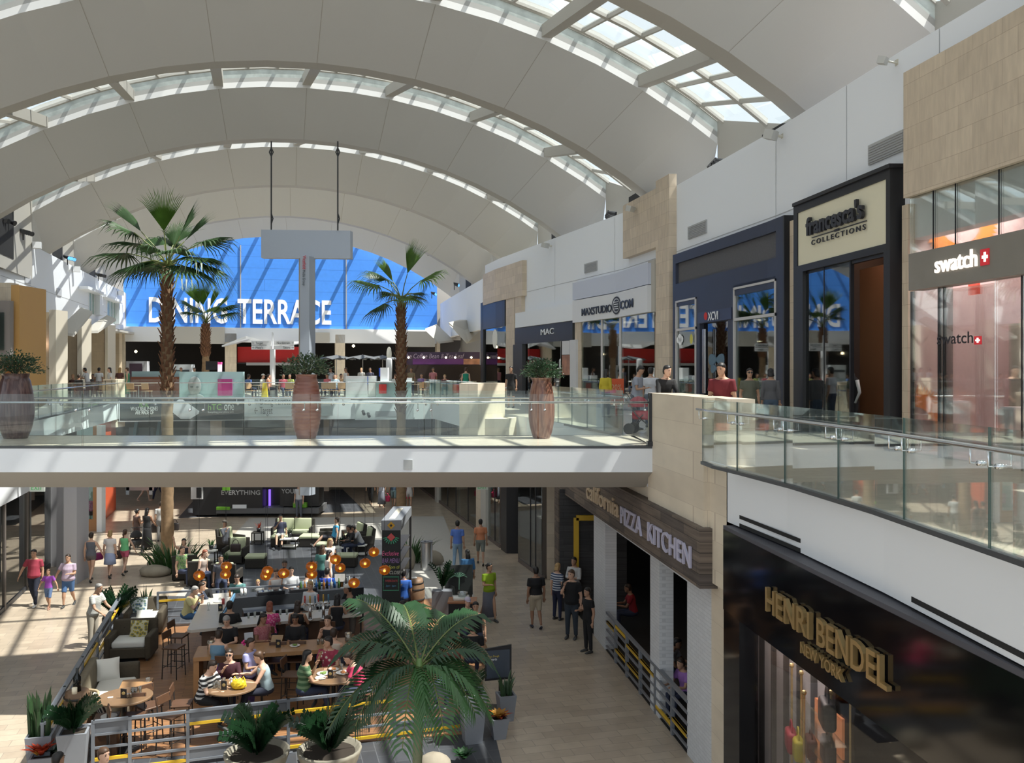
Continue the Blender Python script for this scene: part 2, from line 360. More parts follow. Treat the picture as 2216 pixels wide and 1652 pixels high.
    def bar(a, b, r=.045): 
        d = (b-a).normalized(); s_ = d.cross(Vector((0, 0, 1))).normalized()*r; u = Vector((0, 0, r*1.6))
        m.add([a-s_-u, a+s_-u, a+s_+u, a-s_+u, b-s_-u, b+s_-u, b+s_+u, b-s_+u], [(0, 1, 5, 4), (1, 2, 6, 5), (2, 3, 7, 6), (3, 0, 4, 7)])
    for fr in (.0, .46, .93, 1.0):
        for i in range(1, n-2):
            bar(lo[i].lerp(hi[i], fr), lo[i+1].lerp(hi[i+1], fr), .075 if fr in (.46, .93) else .05)
    edges = [1]+SEAM+[n-2]
    for a, b in zip(edges[:-1], edges[1:]):
        for fr in (1/3, 2/3):
            x = a+(b-a)*fr; i = min(int(x), n-2); g = x-i
            bar(lo[i].lerp(lo[i+1], g), hi[i].lerp(hi[i+1], g), .05)
            bar(hi[i].lerp(hi[i+1], g), hi[i].lerp(hi[i+1], g)-Vector((0, 0, .44)), .03)
    m.build('glazing_bar', M_rib, root)
    for sg, ia, ib in ((-1, 1, 1), (1, n-2, n-2)):
        m = MB(); a = lo[ia]; b = hi[ib]; c0 = PX*sg*.0
        a2 = Vector((a.x, a.y, 4.6)); b2 = Vector((b.x, b.y, 4.6)); d = PX*.2*sg
        m.add([a, b, b2, a2, a+d, b+d, b2+d, a2+d], [(0, 1, 2, 3), (7, 6, 5, 4), (0, 4, 5, 1)])
        ob = m.build('cheek_wall', M_rib, root)
        f0, f1 = (.12, .5); mm = MB(); q0 = a2.lerp(b2, f0); q1 = a2.lerp(b2, f1); ins = -PX*.02*sg
        zt0 = 7.5
        mm.quad(Vector((q0.x, q0.y, 5.2))+ins, Vector((q1.x, q1.y, 5.2))+ins, Vector((q1.x, q1.y, zt0))+ins, Vector((q0.x, q0.y, zt0))+ins); mm.build('cheek_opening', M_dark, ob)
# ================================================================ end wall with the blue banner
SW = 76.9
def stz(s, t, z): v = ST(s, t); return Vector((v.x, v.y, z))
wt = [-12.45+i*(25.0/24) for i in range(25)]
m = MB(); top = [vpt(PA, SW, t).z+1.0 for t in wt]
for i in range(24): m.quad(stz(SW, wt[i], 3.37), stz(SW, wt[i+1], 3.37), stz(SW, wt[i+1], top[i+1]), stz(SW, wt[i], top[i]))
struct('wall_far', m, M_blue)
m = MB()
for t0, z1 in ((-3.63, 10.1), (4.84, 9.9), (-12.3, 6.0)): 
    c = stz(SW-.04, t0, 3.4); m.box(c+Vector((0, 0, (z1-3.4)/2)), (.09, .09, z1-3.4), rz=math.atan2(PX.y, PX.x))
struct('trim_2', m, M_grey)
M_letter = mat('white_letter', (.85, .87, .9), .5)
t0 = ST(SW-.06, 0)
def tpx(px, s): 
    r = (px-CX)/F; Y = (s+Vector((1.84, 0, 0)).dot(AX))/(r*AX.x+AX.y); v = Vector((r*Y, Y, 0))-o; return v.dot(PX)
for word, pa, pb, bt in (('DINING', 322, 492, 3.72), ('TERRACE', 514, 717, 3.70)):
    ta, tb = tpx(pa, SW-.1), tpx(pb, SW-.1)
    ob = text('banner_lettering', word, M_letter, stz(SW-.05, ta, 3.78), PX, h=1.98, width=tb-ta, ext=.04, bold=.018)
    tag(ob, 'tall white letters reading %s on the blue end wall' % word, 'lettering')
# white fascia under the banner and dark food court recess
m = MB()
def stbox(m, s0, s1, t0, t1, z0, z1, mi=None): 
    m.prism([ST(s0, t0)[:2], ST(s0, t1)[:2], ST(s1, t1)[:2], ST(s1, t0)[:2]], z0, z1, mi)
stbox(m, SW-.5, SW+.3, -12.5, 12.5, 2.2, 3.37); struct('trim_3', m, M_white)
m = MB(); stbox(m, SW-.75, SW-.45, tpx(378, SW), tpx(487, SW), 2.05, 3.4); stbox(m, SW-.75, SW-.45, tpx(682, SW), tpx(712, SW), 2.25, 3.05); stbox(m, SW-1.6, SW-.5, tpx(876, SW), tpx(934, SW), 1.9, 3.2)
struct('trim_4', m, M_soff)
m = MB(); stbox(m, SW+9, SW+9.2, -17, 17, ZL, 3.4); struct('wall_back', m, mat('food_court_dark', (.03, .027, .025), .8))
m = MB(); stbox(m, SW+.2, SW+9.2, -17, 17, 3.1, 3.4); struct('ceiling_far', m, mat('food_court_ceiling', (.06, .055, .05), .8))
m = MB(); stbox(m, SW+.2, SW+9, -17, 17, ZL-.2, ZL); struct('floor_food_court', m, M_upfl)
for i, (pa, pb, s) in enumerate(((258, 270, SW-.6), (487, 512, SW-.2), (725, 746, SW-.2), (944, 951, SW-.3))):
    m = MB(); stbox(m, s-.3, s+.5, tpx(pa, s), tpx(pb, s), ZL, 2.9); struct('trim_%d' % (5+i), m, M_stone2)
# ================================================================ right upper wall
def wall_poly(name, pts, z0, z1, th, mt, side=1):
    m = MB(); n = len(pts)
    zz0 = z0 if isinstance(z0, list) else [z0]*n; zz1 = z1 if isinstance(z1, list) else [z1]*n
    for i in range(n-1):
        (xa, ya), (xb, yb) = pts[i], pts[i+1]; d = side*th
        m.add([(xa, ya, zz0[i]), (xb, yb, zz0[i+1]), (xb, yb, zz1[i+1]), (xa, ya, zz1[i]), (xa+d, ya, zz0[i]), (xb+d, yb, zz0[i+1]), (xb+d, yb, zz1[i+1]), (xa+d, ya, zz1[i])],
              [(0, 1, 2, 3), (7, 6, 5, 4), (3, 2, 6, 7), (4, 5, 1, 0), (0, 3, 7, 4), (1, 5, 6, 2)] if side < 0 else [(3, 2, 1, 0), (4, 5, 6, 7), (7, 6, 2, 3), (0, 1, 5, 4), (4, 7, 3, 0), (2, 6, 5, 1)])
    return struct(name, m, mt)
M_whiter = mat('white_paint_wall', (.80, .83, .88), .6)
wall_poly('wall_right', RW, 2.55, RZT, .35, M_whiter)
wall_poly('wall_right_far', [(-6.2, 77.6), (-3.2, 63.5), (-1.2, 55.2)], 2.6, [5.65, 5.75, 5.9], .35, M_whiter)
# left upper wall
LZ = [6.0, 6.05, 6.44, 6.9, 6.9]
wall_poly('wall_left', LW, [3.1, 3.1, 2.8, 2.2, 2.2], LZ, .35, M_whiter, side=-1)
# joint lines in the upper walls
m = MB()
M_joint = mat('wall_joint', (.45, .46, .48), .7)
for z in (4.05,): 
    for i in range(len(RW)-3):
        (xa, ya), (xb, yb) = RW[i], RW[i+1]; m.quad((xa-.008, ya, z), (xa-.008, ya, z+.025), (xb-.008, yb, z+.025), (xb-.008, yb, z))
for px in (1832, 1679, 1330, 1200, 2033):
    x, y = poly_hit(px, RW, .008); m.quad((x, y, 3.2), (x, y+.02, 3.2), (x, y+.02, RZT), (x, y, RZT))
for i in range(1, 3):
    (xa, ya), (xb, yb) = LW[i], LW[i+1]; m.quad((xa+.008, ya, 3.95), (xb+.008, yb, 4.3), (xb+.008, yb, 4.325), (xa+.008, ya, 3.975))
struct('trim_9', m, M_joint)
# rear walls added to close gaps where bright sky showed through

m = MB(); stbox(m, 78.6, 78.9, -22, 22, 2.6, 9); struct('wall_end', m, M_rib)
m = MB(); m.prism([(-4.5, 79), (2.5, 55), (6, 50), (6.3, 50), (2.8, 55.2), (-4.2, 79)], ZL, 8); struct('wall_right_rear', m, M_rib)
# ================================================================ shopfronts of the upper right side
def rp(px, off=0.): return poly_hit(px, RW, off)
def rz(px, py, off=0.): return (HY-py)/F*rp(px, off)[1]
def rpan(m, pa, pb, z0, z1, off, th, mi=None, inset=0):
    """upright panel that follows the right wall between two pixel columns, front face off metres out of the wall"""
    xa, ya = rp(pa, off); xb, yb = rp(pb, off); pts = [(xa, ya)] + [(x-off, y) for x, y in RW if yb+.05 < y < ya-.05] + [(xb, yb)]
    z0 = z0 if isinstance(z0, tuple) else (z0, z0); z1 = z1 if isinstance(z1, tuple) else (z1, z1)
    L = lambda q, y: q[0]+(q[1]-q[0])*((ya-y)/(ya-yb))
    poly = [(x, y) for x, y in pts] + [(x+th, y) for x, y in reversed(pts)]
    return m.prism(poly, [L(z0, p[1]) for p in poly], [L(z1, p[1]) for p in poly], mi)
def part(par, name, m, mt, **k): return local(par, m).build(name, mt, par, **k)
def at(px, off=0., z=ZL): x, y = rp(px, off); return Vector((x, y, z))
def rtext(par, name, body, mt, pa, pb, zb, h, off, **k):
    a = at(pa, off, zb); b = at(pb, off, zb); return text(name, body, mt, a, b-a, h=h, width=(b-a).length, parent=par, **k)
def shopfront(label, px): return thing('shopfront', label, 'shop front', tuple(at(px)))
def interior(par, pa, pb, depth, mt, z1=2.5, floor_mt=None):
    m = MB(); xa, ya = rp(pa); xb, yb = rp(pb); n = Vector((1, .2, 0))*depth
    a = Vector((xa, ya, 0)); b = Vector((xb, yb, 0)); z0 = ZL+.01
    A = [a, b, b+n, a+n]
    q = lambda v, z: Vector((v.x, v.y, z))
    m.quad(q(A[3], z0), q(A[2], z0), q(A[2], z1), q(A[3], z1)); m.quad(q(A[0], z0), q(A[3], z0), q(A[3], z1), q(A[0], z1)); m.quad(q(A[2], z0), q(A[1], z0), q(A[1], z1), q(A[2], z1))
    m.quad(q(A[0], z1), q(A[3], z1), q(A[2], z1), q(A[1], z1)); m.quad(q(A[0], z0), q(A[1], z0), q(A[2], z0), q(A[3], z0))
    return part(par, 'interior', m, mt)
M_navy = mat('navy_panel', (.022, .028, .055), .42, var=.15, scale=1.5)
M_navy2 = mat('navy_fascia', (.03, .042, .095), .4)
M_mesh = mat('charcoal_mesh', (.10, .10, .11), .8, var=.25, scale=30)
M_blk = mat('shop_black', (.012, .012, .015), .4)
M_cream = mat('cream_board', (.73, .69, .53), .6)
M_intd = mat('shop_interior_dark', (.035, .032, .03), .8)
M_inty = mat('shop_interior_yellow', (.30, .26, .07), .7)
M_into = mat('shop_interior_orange', (.20, .07, .025), .7)
M_pink = mat('pink_wall', (.62, .47, .46), .7)
M_brown = mat('brown_stone_lintel', (.24, .22, .19), .35, var=.15, scale=2)
M_stl2 = mat('window_bar', (.55, .53, .52), .4)
M_lamp = mat('warm_bulb', (1, .9, .7), .5, emit=(1, .78, .5), es=14)
def lamp(m, c, r=.05): m.cyl(c, r, .03, 10)
# --- slim shop at the far end: navy header over yellow lit glass, round hanging sign
t = shopfront('narrow shop with navy header over greenish glass and a round hanging sign', 1070)
m = MB(); rpan(m, 1044, 1087, rz(1045, 715), rz(1045, 657), .2, .2); rpan(m, 1087, 1092, rz(1045, 715), rz(1045, 657), .2, .2, 1); part(t, 'header', m, [M_navy, M_blk])
m = MB(); rpan(m, 1040, 1045, ZL, rz(1045, 657), .2, .15); part(t, 'frame', m, M_blk)
m = MB(); rpan(m, 1046, 1094, ZL, rz(1045, 715), .1, .02); part(t, 'window_pane', m, M_shop)
interior(t, 1047, 1094, 3, M_inty, 2.3)
c = at(1071, .5, rz(1071, 736)); m = MB(); m.lathe([(.02, -.04), (.42, -.04), (.44, 0), (.42, .04), (.02, .04)], seg=28)
for i, v in enumerate(m.v): m.v[i] = (c.x + v[0]*.30+v[2]*.5, c.y - v[0]*.95, c.z + v[1]*1.25)
ds = part(t, 'round_sign', m, mat('sign_cream', (.75, .74, .66), .5))
# --- stone piers and blocks standing proud of the wall
def stonepart(label, rects):
    t = thing('stone_cladding', label, 'stone wall panel', tuple(at(rects[0][0])))
    for (pa, pb, z0, z1, off, th) in rects:
        m = MB(); rpan(m, pa, pb, z0, z1, off, th); part(t, 'block', m, M_stone)
    return t
zb = rz(1130, 566, .5)
stonepart('beige limestone block and pier beside the black cosmetics shop, farthest along the wall', [(1045, 1130, rz(1088, 650, .2), rz(1088, 578, .2), .24, .24), (1114, 1128, rz(1130, 680, .2), rz(1088, 650, .2), .2, .2), (1095, 1113, ZL, rz(1088, 650, .2), .18, .18)])
stonepart('tall beige limestone pier with side arm between the white and the navy shop', [(1348, 1419, rz(1380, 549, .25), 6.5, .25, .25), (1419, 1448, ZL, 6.75, .26, .26)])
# --- cosmetics shop
t = shopfront('black framed cosmetics shop with small white letters MAC on its header', 1175)
zt, zh = rz(1172, 703, .2), rz(1180, 741, .2)
m = MB(); rpan(m, 1114, 1239, zh, zt, .2, .2); rpan(m, 1110, 1130, ZL, zh, .19, .19); part(t, 'black_frame', m, M_blk)
rtext(t, 'sign_lettering', 'MAC', M_letter, 1171, 1199, rz(1185, 724, .2), .28, .21, ext=.03, bold=.0)
m = MB(); rpan(m, 1142, 1213, ZL, zh, .2, .02); part(t, 'window_pane', m, M_shop)
interior(t, 1131, 1240, 3.5, M_intd, 2.4)
m = MB(); rpan(m, 1216, 1232, rz(1225, 768, .3), rz(1225, 738, .3), .3, .05); rpan(m, 1233, 1246, ZL, zh, .3, .1); part(t, 'display_panel', m, mat('display_pale', (.6, .6, .62), .5))
m = MB(); rpan(m, 1216, 1232, rz(1225, 812, .3), rz(1225, 769, .3), .32, .05); part(t, 'face_poster', m, mat('poster_warm', (.35, .16, .10), .5, var=.8, scale=3))
# white wall above it
m = MB(); rpan(m, 1115, 1240, zt, 3.0, .3, .3); struct('trim_10', m, M_whiter)
# --- white clothing shop
t = shopfront('white box clothing shop with dark letters and an oval globe emblem', 1320)
zs0, zs1 = rz(1320, 689, .3), rz(1320, 637, .3)
m = MB(); rpan(m, 1239, 1400, zs0, zs1, .32, .3); part(t, 'sign_board', m, mat('sign_white', (.72, .73, .76), .5))
m = MB(); rpan(m, 1239, 1402, zs1+.04, rz(1320, 594, .3), .28, .25); part(t, 'upper_panel', m, mat('lavender_panel', (.56, .60, .72), .6))
m = MB(); rpan(m, 1402, 1417, ZL if 0 else zs0, rz(1400, 566, .2), .16, .16); part(t, 'side_pier', m, M_soff)
ML = mat('dark_letter', (.02, .02, .025), .4)
rtext(t, 'sign_lettering', 'MAXSTUDIO', ML, 1259, 1324, rz(1291, 679.5, .32), .31, .345, ext=.02, bold=.02)
rtext(t, 'sign_lettering', 'COM', ML, 1343, 1370, rz(1356, 667.5, .32), .33, .345, ext=.02, bold=.02)
def ring(c, U, r0, r1, sx, sz, seg=36): 
    m = MB(); 
    for i in range(seg):
        a, b = 2*PI*i/seg, 2*PI*(i+1)/seg; Z = Vector((0, 0, 1))
        m.quad(*[c+U*math.cos(x)*r*sx+Z*math.sin(x)*r*sz for x, r in ((a, r0), (b, r0), (b, r1), (a, r1))][::-1])
    return m
U = (at(1345)-at(1325)).normalized(); c = at(1333.5, .37, rz(1333, 662, .32))
m = ring(c, U, .80, 1., .42, .36)
m2 = ring(c, U, .0, .66, .42, .36); m.add(m2.v, m2.f); part(t, 'oval_emblem', m, ML)
m = MB()
for k in (-.16, -.06, .04, .14):
    Z = Vector((0, 0, 1)); e = U*.2+Z*0; q = c+Z*k*.9+Vector((-.01, 0, 0)); m.quad(q-e, q-e+Z*.025, q+e+Z*.025, q+e)
part(t, 'emblem_line', m, M_letter)
m = MB(); rpan(m, 1256, 1341, ZL, zs0, .15, .02); rpan(m, 1342, 1416, ZL, zs0, .15, .02); part(t, 'window_pane', m, M_shop)
m = MB(); rpan(m, 1244, 1256, ZL, zs0, .2, .2); part(t, 'stone_jamb', m, M_stone)
m = MB(); rpan(m, 1300, 1303, ZL, zs0, .18, .06); rpan(m, 1340, 1343, ZL, zs0, .18, .06); part(t, 'mullion', m, M_stl2)
interior(t, 1257, 1416, 3.5, mat('shop_interior_mid', (.16, .13, .10), .8), 2.3)
m = MB(); rpan(m, 1286, 1318, rz(1300, 743), rz(1300, 706), -1.2, .05); part(t, 'hanging_sign', m, mat('sign_white', (1, 1, 1)))
m = MB(); rpan(m, 1384, 1418, ZL, 1.2, -1.8, .1); part(t, 'orange_panel', m, mat('orange_panel', (.45, .13, .03), .6))
# --- navy shop
t = shopfront('navy blue shop front with framed windows, tall black door and a red disc', 1580)
o5 = .24
zt = rz(1694, 468, o5)+.02; zt2 = rz(1456, 553, o5)
zm0, zm1 = rz(1678, 558, o5), rz(1678, 500, o5)
m = MB(); zT = (zt+zt2)/2
for a, b, z0, z1 in ((1456, 1694, zm1, zT), (1456, 1462, zm0-.0, zm1), (1679, 1694, zm0, zm1), (1456, 1694, rz(1590, 640, o5), zm0), (1506, 1514, ZL, rz(1590, 640, o5)), (1575, 1586, ZL, rz(1590, 640, o5)), (1678, 1694, ZL, rz(1590, 640, o5)), (1456, 1460, ZL, rz(1590, 640, o5)), (1514, 1575, rz(1544, 697, o5), rz(1590, 640, o5)), (1460, 1506, rz(1483, 655, o5), rz(1590, 640, o5)+.001), (1586, 1678, rz(1632, 618, o5), rz(1590, 640, o5)+.3)):
    if z1 > z0: rpan(m, a, b, z0, z1, o5, .2)
part(t, 'navy_panel', m, M_navy)
m = MB(); rpan(m, 1694, 1697, ZL, zT, o5, .25); part(t, 'near_return', m, M_blk)
m = MB(); rpan(m, 1462, 1679, zm0, zm1, o5-.1, .1); part(t, 'mesh_panel', m, M_mesh)
for nm, pa, pb, y0a, ym in (('left', 1461, 1505, 648, 712), ('right', 1586, 1677, 614, 686)):
    zt_ = rz((pa+pb)/2, y0a, o5); zmid = rz((pa+pb)/2, ym, o5)
    m = MB(); rpan(m, pa, pb, ZL+.1, zt_, o5-.03, .02); part(t, 'window_pane', m, M_shop)
    m = MB(); rpan(m, pa, pb, zt_-.06, zt_, o5+.03, .08); rpan(m, pa, pb, zmid-.05, zmid+.03, o5+.03, .08)
    rpan(m, pa, pa+1.6, ZL, zt_, o5+.03, .08); rpan(m, pb-2, pb, ZL, zt_, o5+.03, .08); part(t, 'window_frame', m, M_stl2)
m = MB(); rpan(m, 1509, 1582, rz(1544, 696, o5), rz(1544, 672, o5), o5+.03, .03); part(t, 'sign_band', m, M_navy2)
rtext(t, 'sign_lettering', 'XCVI', M_letter, 1532, 1554, rz(1543, 693, o5), .25, o5+.05, ext=.01, bold=.01)
c = at(1527, o5+.05, rz(1527, 685, o5)); m = ring(c, U, 0, 1, .10, .12, 20); part(t, 'red_disc', m, mat('sign_red', (.6, .03, .03), .5))
m = MB(); rpan(m, 1520, 1521.5, rz(1521, 850), rz(1521, 715), o5+.05, .04); rpan(m, 1523, 1524.5, rz(1521, 850), rz(1521, 715), o5+.05, .04); part(t, 'door_handle', m, M_steel)
m = MB(); rpan(m, 1514, 1575, ZL, rz(1544, 697, o5), .1, .02); part(t, 'door_pane', m, glassmat('dark_glass', (.10, .10, .12), .9, base=.05))
interior(t, 1458, 1692, 3, M_intd, 3.2)
m = MB()
for px, py, of in ((1561, 701, -.3), (1536, 708, -.8), (1656, 617, -.3), (1641, 694, -1), (1641, 740, -1.5)): lamp(m, tuple(at(px, of, rz(px, py, of))))
part(t, 'spot_lamp', m, M_lamp)
# white sun and cloud stickers of the left window, butterfly decoration in the door
m = MB(); c = at(1471, o5+.02, rz(1472, 736, o5))
for dx, dz, r in ((-.12, 0, .10), (0, .07, .13), (.12, .02, .11), (.02, -.05, .12)):
    q = ring(c+U*dx+Vector((0, 0, dz)), U, 0, r, 1, 1, 18); m.add(q.v, q.f)
part(t, 'cloud_sticker', m, M_letter)
m = ring(at(1496, o5+.02, rz(1496, 734, o5)), U, 0, .16, .6, 1, 20); part(t, 'sun_sticker', m, mat('sticker_yellow', (.6, .55, .1), .6))
m = MB(); c = at(1552, .15, rz(1552, 788, .15)); Z = Vector((0, 0, 1))
for sx in (-1, 1):
    for (dx, dz), (w_, h_) in (((.22, .13), (.22, .17)), ((.17, -.14), (.15, .13))):
        n_ = 14; pts = [c+U*sx*(dx+w_*math.cos(a))+Z*(dz+h_*math.sin(a)*(1+.35*math.cos(a))) for a in [2*PI*i/n_ for i in range(n_)]]
        m.add(pts+[p+Vector((-.03, 0, 0)) for p in pts], [tuple(range(n_)), tuple(range(2*n_-1, n_-1, -1))]+[(i, (i+1) % n_, (i+1) % n_+n_, i+n_) for i in range(n_)])
part(t, 'butterfly', m, mat('butterfly_blue', (.10, .17, .24), .6))
stonepart('slim beige limestone pier between the navy shop and the cream sign', [(1708, 1718, ZL, rz(1712, 478, .1), .1, .1)])
# --- cream sign boutique
t = shopfront('black framed boutique with a big cream sign board and tall windows', 1830)
of = .30
zt = (rz(1717, 449, of)+rz(1923, 361, of))/2; zc1 = (rz(1725, 461, of)+rz(1919, 387, of))/2; zc0 = (rz(1724, 577, of)+rz(1917, 527, of))/2; zo = (rz(1735, 592, of)+rz(1913, 541, of))/2
m = MB()
for a, b, z0, z1 in ((1717, 1923, zc1, zt), (1717, 1725, ZL, zc1), (1917, 1923, ZL, zc1), (1725, 1917, zo, zc0), (1725, 1737, ZL, zo), (1912, 1917, ZL, zo)): rpan(m, a, b, z0, z1, of, .28)
part(t, 'black_frame', m, M_blk)
m = MB(); rpan(m, 1923, 1926, ZL, zt, of, .32); part(t, 'near_return', m, M_blk)
m = MB(); rpan(m, 1714, 1924, zt-.02, zt+.06, of+.06, .4); part(t, 'cornice', m, M_blk)
m = MB(); rpan(m, 1725, 1917, zc0, zc1, of-.03, .12); part(t, 'sign_board', m, M_cream)
rtext(t, 'sign_lettering', "francesca's", ML, 1749, 1872, rz(1810, 491, of), .42, of+.02, ext=.07, bold=.03)
rtext(t, 'sign_lettering', "COLLECTIONS", ML, 1757, 1874, rz(1815, 514, of), .115, of, ext=.02, bold=.01, spacing=1.5)
m = MB(); zl = rz(1810, 499, of); rpan(m, 1756, 1804, zl, zl+.02, of, .02); rpan(m, 1816, 1874, zl, zl+.02, of, .02); rpan(m, 1805, 1815, zl-.015, zl+.035, of, .02); part(t, 'sign_rule', m, ML)
m = MB(); rpan(m, 1738, 1782, ZL, zo, .22, .02); rpan(m, 1783, 1838, ZL, zo, .22, .02); part(t, 'window_pane', m, M_shop)
m = MB(); rpan(m, 1782, 1783, ZL, zo, .23, .03); rpan(m, 1838, 1840.5, ZL, zo, .24, .08); rpan(m, 1738, 1912, zo-.07, zo, .22, .1); part(t, 'window_frame', m, M_blk)
interior(t, 1738, 1915, 3, mat('shop_interior_brown', (.05, .03, .022), .8), 3.4)
m = MB(); xa = at(1893, -.9); m.box((xa.x, xa.y, (zo+ZL)/2), (.06, 1.3, zo-ZL), rz=.1); part(t, 'orange_door', m, M_into)
m = MB()
for px, py in ((1826, 576), (1857, 569)): lamp(m, tuple(at(px, -.1, rz(px, py, -.1))), .06)
part(t, 'ceiling_lamp', m, M_lamp)
stonepart('slim yellow-beige limestone strip between the boutique and the watch shop', [(1952, 1965, ZL, rz(1958, 445, .1), .14, .14)])
# --- watch shop under the big stone panel
t = shopfront('glass fronted watch shop with brown stone lintel and pink interior', 2090)
of = .34
m = MB(); rpan(m, 1955, 2330, rz(2000, 415, .3), (rz(1955, 160, .3)+rz(2216, 8, .3))/2, .3, .3); part(t, 'stone_panel', m, M_stone)
zs1 = (rz(1964, 554, of)+rz(2216, 492, of))/2; zs0 = (rz(1964, 631, of)+rz(2216, 591, of))/2
m = MB(); rpan(m, 1966, 2330, zs0, zs1, of, .3); part(t, 'lintel', m, M_brown)
MLW = mat('lit_white_letter', (.9, .85, .8), .5, emit=(1, .9, .8), es=1.1)
rtext(t, 'sign_lettering', 'swatch', MLW, 2025, 2116, rz(2068, 584, of), .30, of+.01, ext=.03, bold=.012)
def cross(par, pa, pb, pyc, off, h):
    zc = rz((pa+pb)/2, pyc, off); m = MB(); rpan(m, pa, pb, zc-h/2, zc+h/2, off+.02, .03); q = part(par, 'cross_emblem', m, mat('sign_red2', (.55, .02, .03), .5, emit=(.5, .02, .03), es=.5))
    w = pb-pa; m = MB(); rpan(m, pa+w*.40, pa+w*.60, zc-h*.3, zc+h*.3, off+.035, .03); rpan(m, pa+w*.18, pa+w*.82, zc-h*.1, zc+h*.1, off+.036, .03); part(par, 'emblem_cross', m, MLW)
cross(t, 2121, 2139, 557, of, .27)
m = MB(); rpan(m, 1968, 2060, ZL, zs0, .2, .02); rpan(m, 2150, 2210, ZL, zs0, .2, .02); rpan(m, 2212, 2330, ZL, zs0, .2, .02); part(t, 'window_pane', m, M_glass)
m = MB(); rpan(m, 2030, 2150, ZL, zs0, -.2, .02); part(t, 'door_pane', m, M_glass)
m = MB(); rpan(m, 1970, 1973, ZL, zs0, .19, .05); rpan(m, 2029, 2031.5, ZL, zs0, .19, .05); rpan(m, 2040, 2042, ZL, zs0, .19, .05); rpan(m, 2209, 2212, ZL, zs0, .19, .05); part(t, 'window_frame', m, M_blk)
rtext(t, 'door_lettering', 'swatch', ML, 2028, 2106, rz(2066, 744, .2), .20, .22, ext=.005, bold=.005)
cross(t, 2108, 2121, 737, .22, .14)
m = MB(); rpan(m, 1968, 2330, zs1, rz(2000, 415, .3), .2, .02); part(t, 'transom_pane', m, M_glass)
m = MB()
for px in (2018, 2066, 2160, 2260): rpan(m, px, px+1, zs1, rz(2000, 415, .3), .21, .02)
part(t, 'transom_joint', m, M_blk)
interior(t, 1967, 2330, 3, M_pink, 3.35)
m = MB(); 
for px, py in ((1984, 505), (2083, 449), (2168, 451)): lamp(m, tuple(at(px, -1, rz(px, py, -1)-.02)), .06)
part(t, 'ceiling_lamp', m, M_lamp)
# orange cog-shaped wall graphics
def cog(par, d, z, r, a0=0, a1=2*PI):
    U_ = Vector((1, .2, 0)).normalized(); c = at(1967, 0, z)+U_*d+Vector((0, -.06, 0)); m = MB(); n_ = 60; Z = Vector((0, 0, 1))
    for i in range(n_):
        a, b = a0+(a1-a0)*i/n_, a0+(a1-a0)*(i+1)/n_; ra = r*(1.0 if i % 3 else 1.0); mid = (a+b)/2
        p = [c+U_*math.cos(x)*q+Z*math.sin(x)*q for x, q in ((a, r*.62), (b, r*.62), (b, r), (a, r))]; m.quad(*p[::-1])
        if i % 2 == 0:
            b2 = a0+(a1-a0)*(i+2)/n_; p = [c+U_*math.cos(x)*q+Z*math.sin(x)*q for x, q in ((a, r*.99), (b2, r*.99), ((a+b2)/2, r*1.16))]; m.add(p, [(0, 2, 1)])
    return part(par, 'cog_graphic', m, mat('graphic_orange', (.75, .22, .02), .6))
cog(t, .02, -1.25, .85, -.9, 1.45); cog(t, 1.1, 2.95, .75, PI, 2*PI)
m = MB(); a = at(2108, -.5, rz(2108, 626, -.5)); m.box(a, (.04, .35, .2)); ex = part(t, 'exit_sign', m, mat('exit_red', (.7, .1, .08), .5, emit=(1, .15, .1), es=.8))
M_ped = mat('pedestal_white', (.70, .74, .73), .4)
# pedestals in the watch shop
def pedestal(px, py, w_, h_, off, label):
    x, y = rp(px, off); m = MB(); m.box((0, 0, h_/2), (w_, w_, h_)); m2 = thing('display_pedestal', label, 'pedestal', (x, y, ZL+.012), .15, None)
    m.build('plinth', M_ped, m2); b = MB(); b.box((0, 0, h_+.02), (w_*.9, w_*.9, .04)); b.build('top_panel', M_letter, m2); return m2
pedestal(2064, 990, .42, .95, -1.0, 'white display pedestal with slanted top behind the glass door of the watch shop')
pedestal(2015, 960, .42, .9, -1.6, 'pale green-white pedestal at the left end of the watch shop window')
pedestal(2198, 1000, .4, .9, -.9, 'white display pedestal at the right end of the watch shop window')
m = MB(); rpan(m, 2183, 2216, ZL+.6, .9, -2.0, .05); tag(m.build('wall_graphic', mat('collage', (.45, .45, .38), .6, var=.9, scale=1.6)), 'large pale patterned picture inside the watch shop beside the door', 'poster')
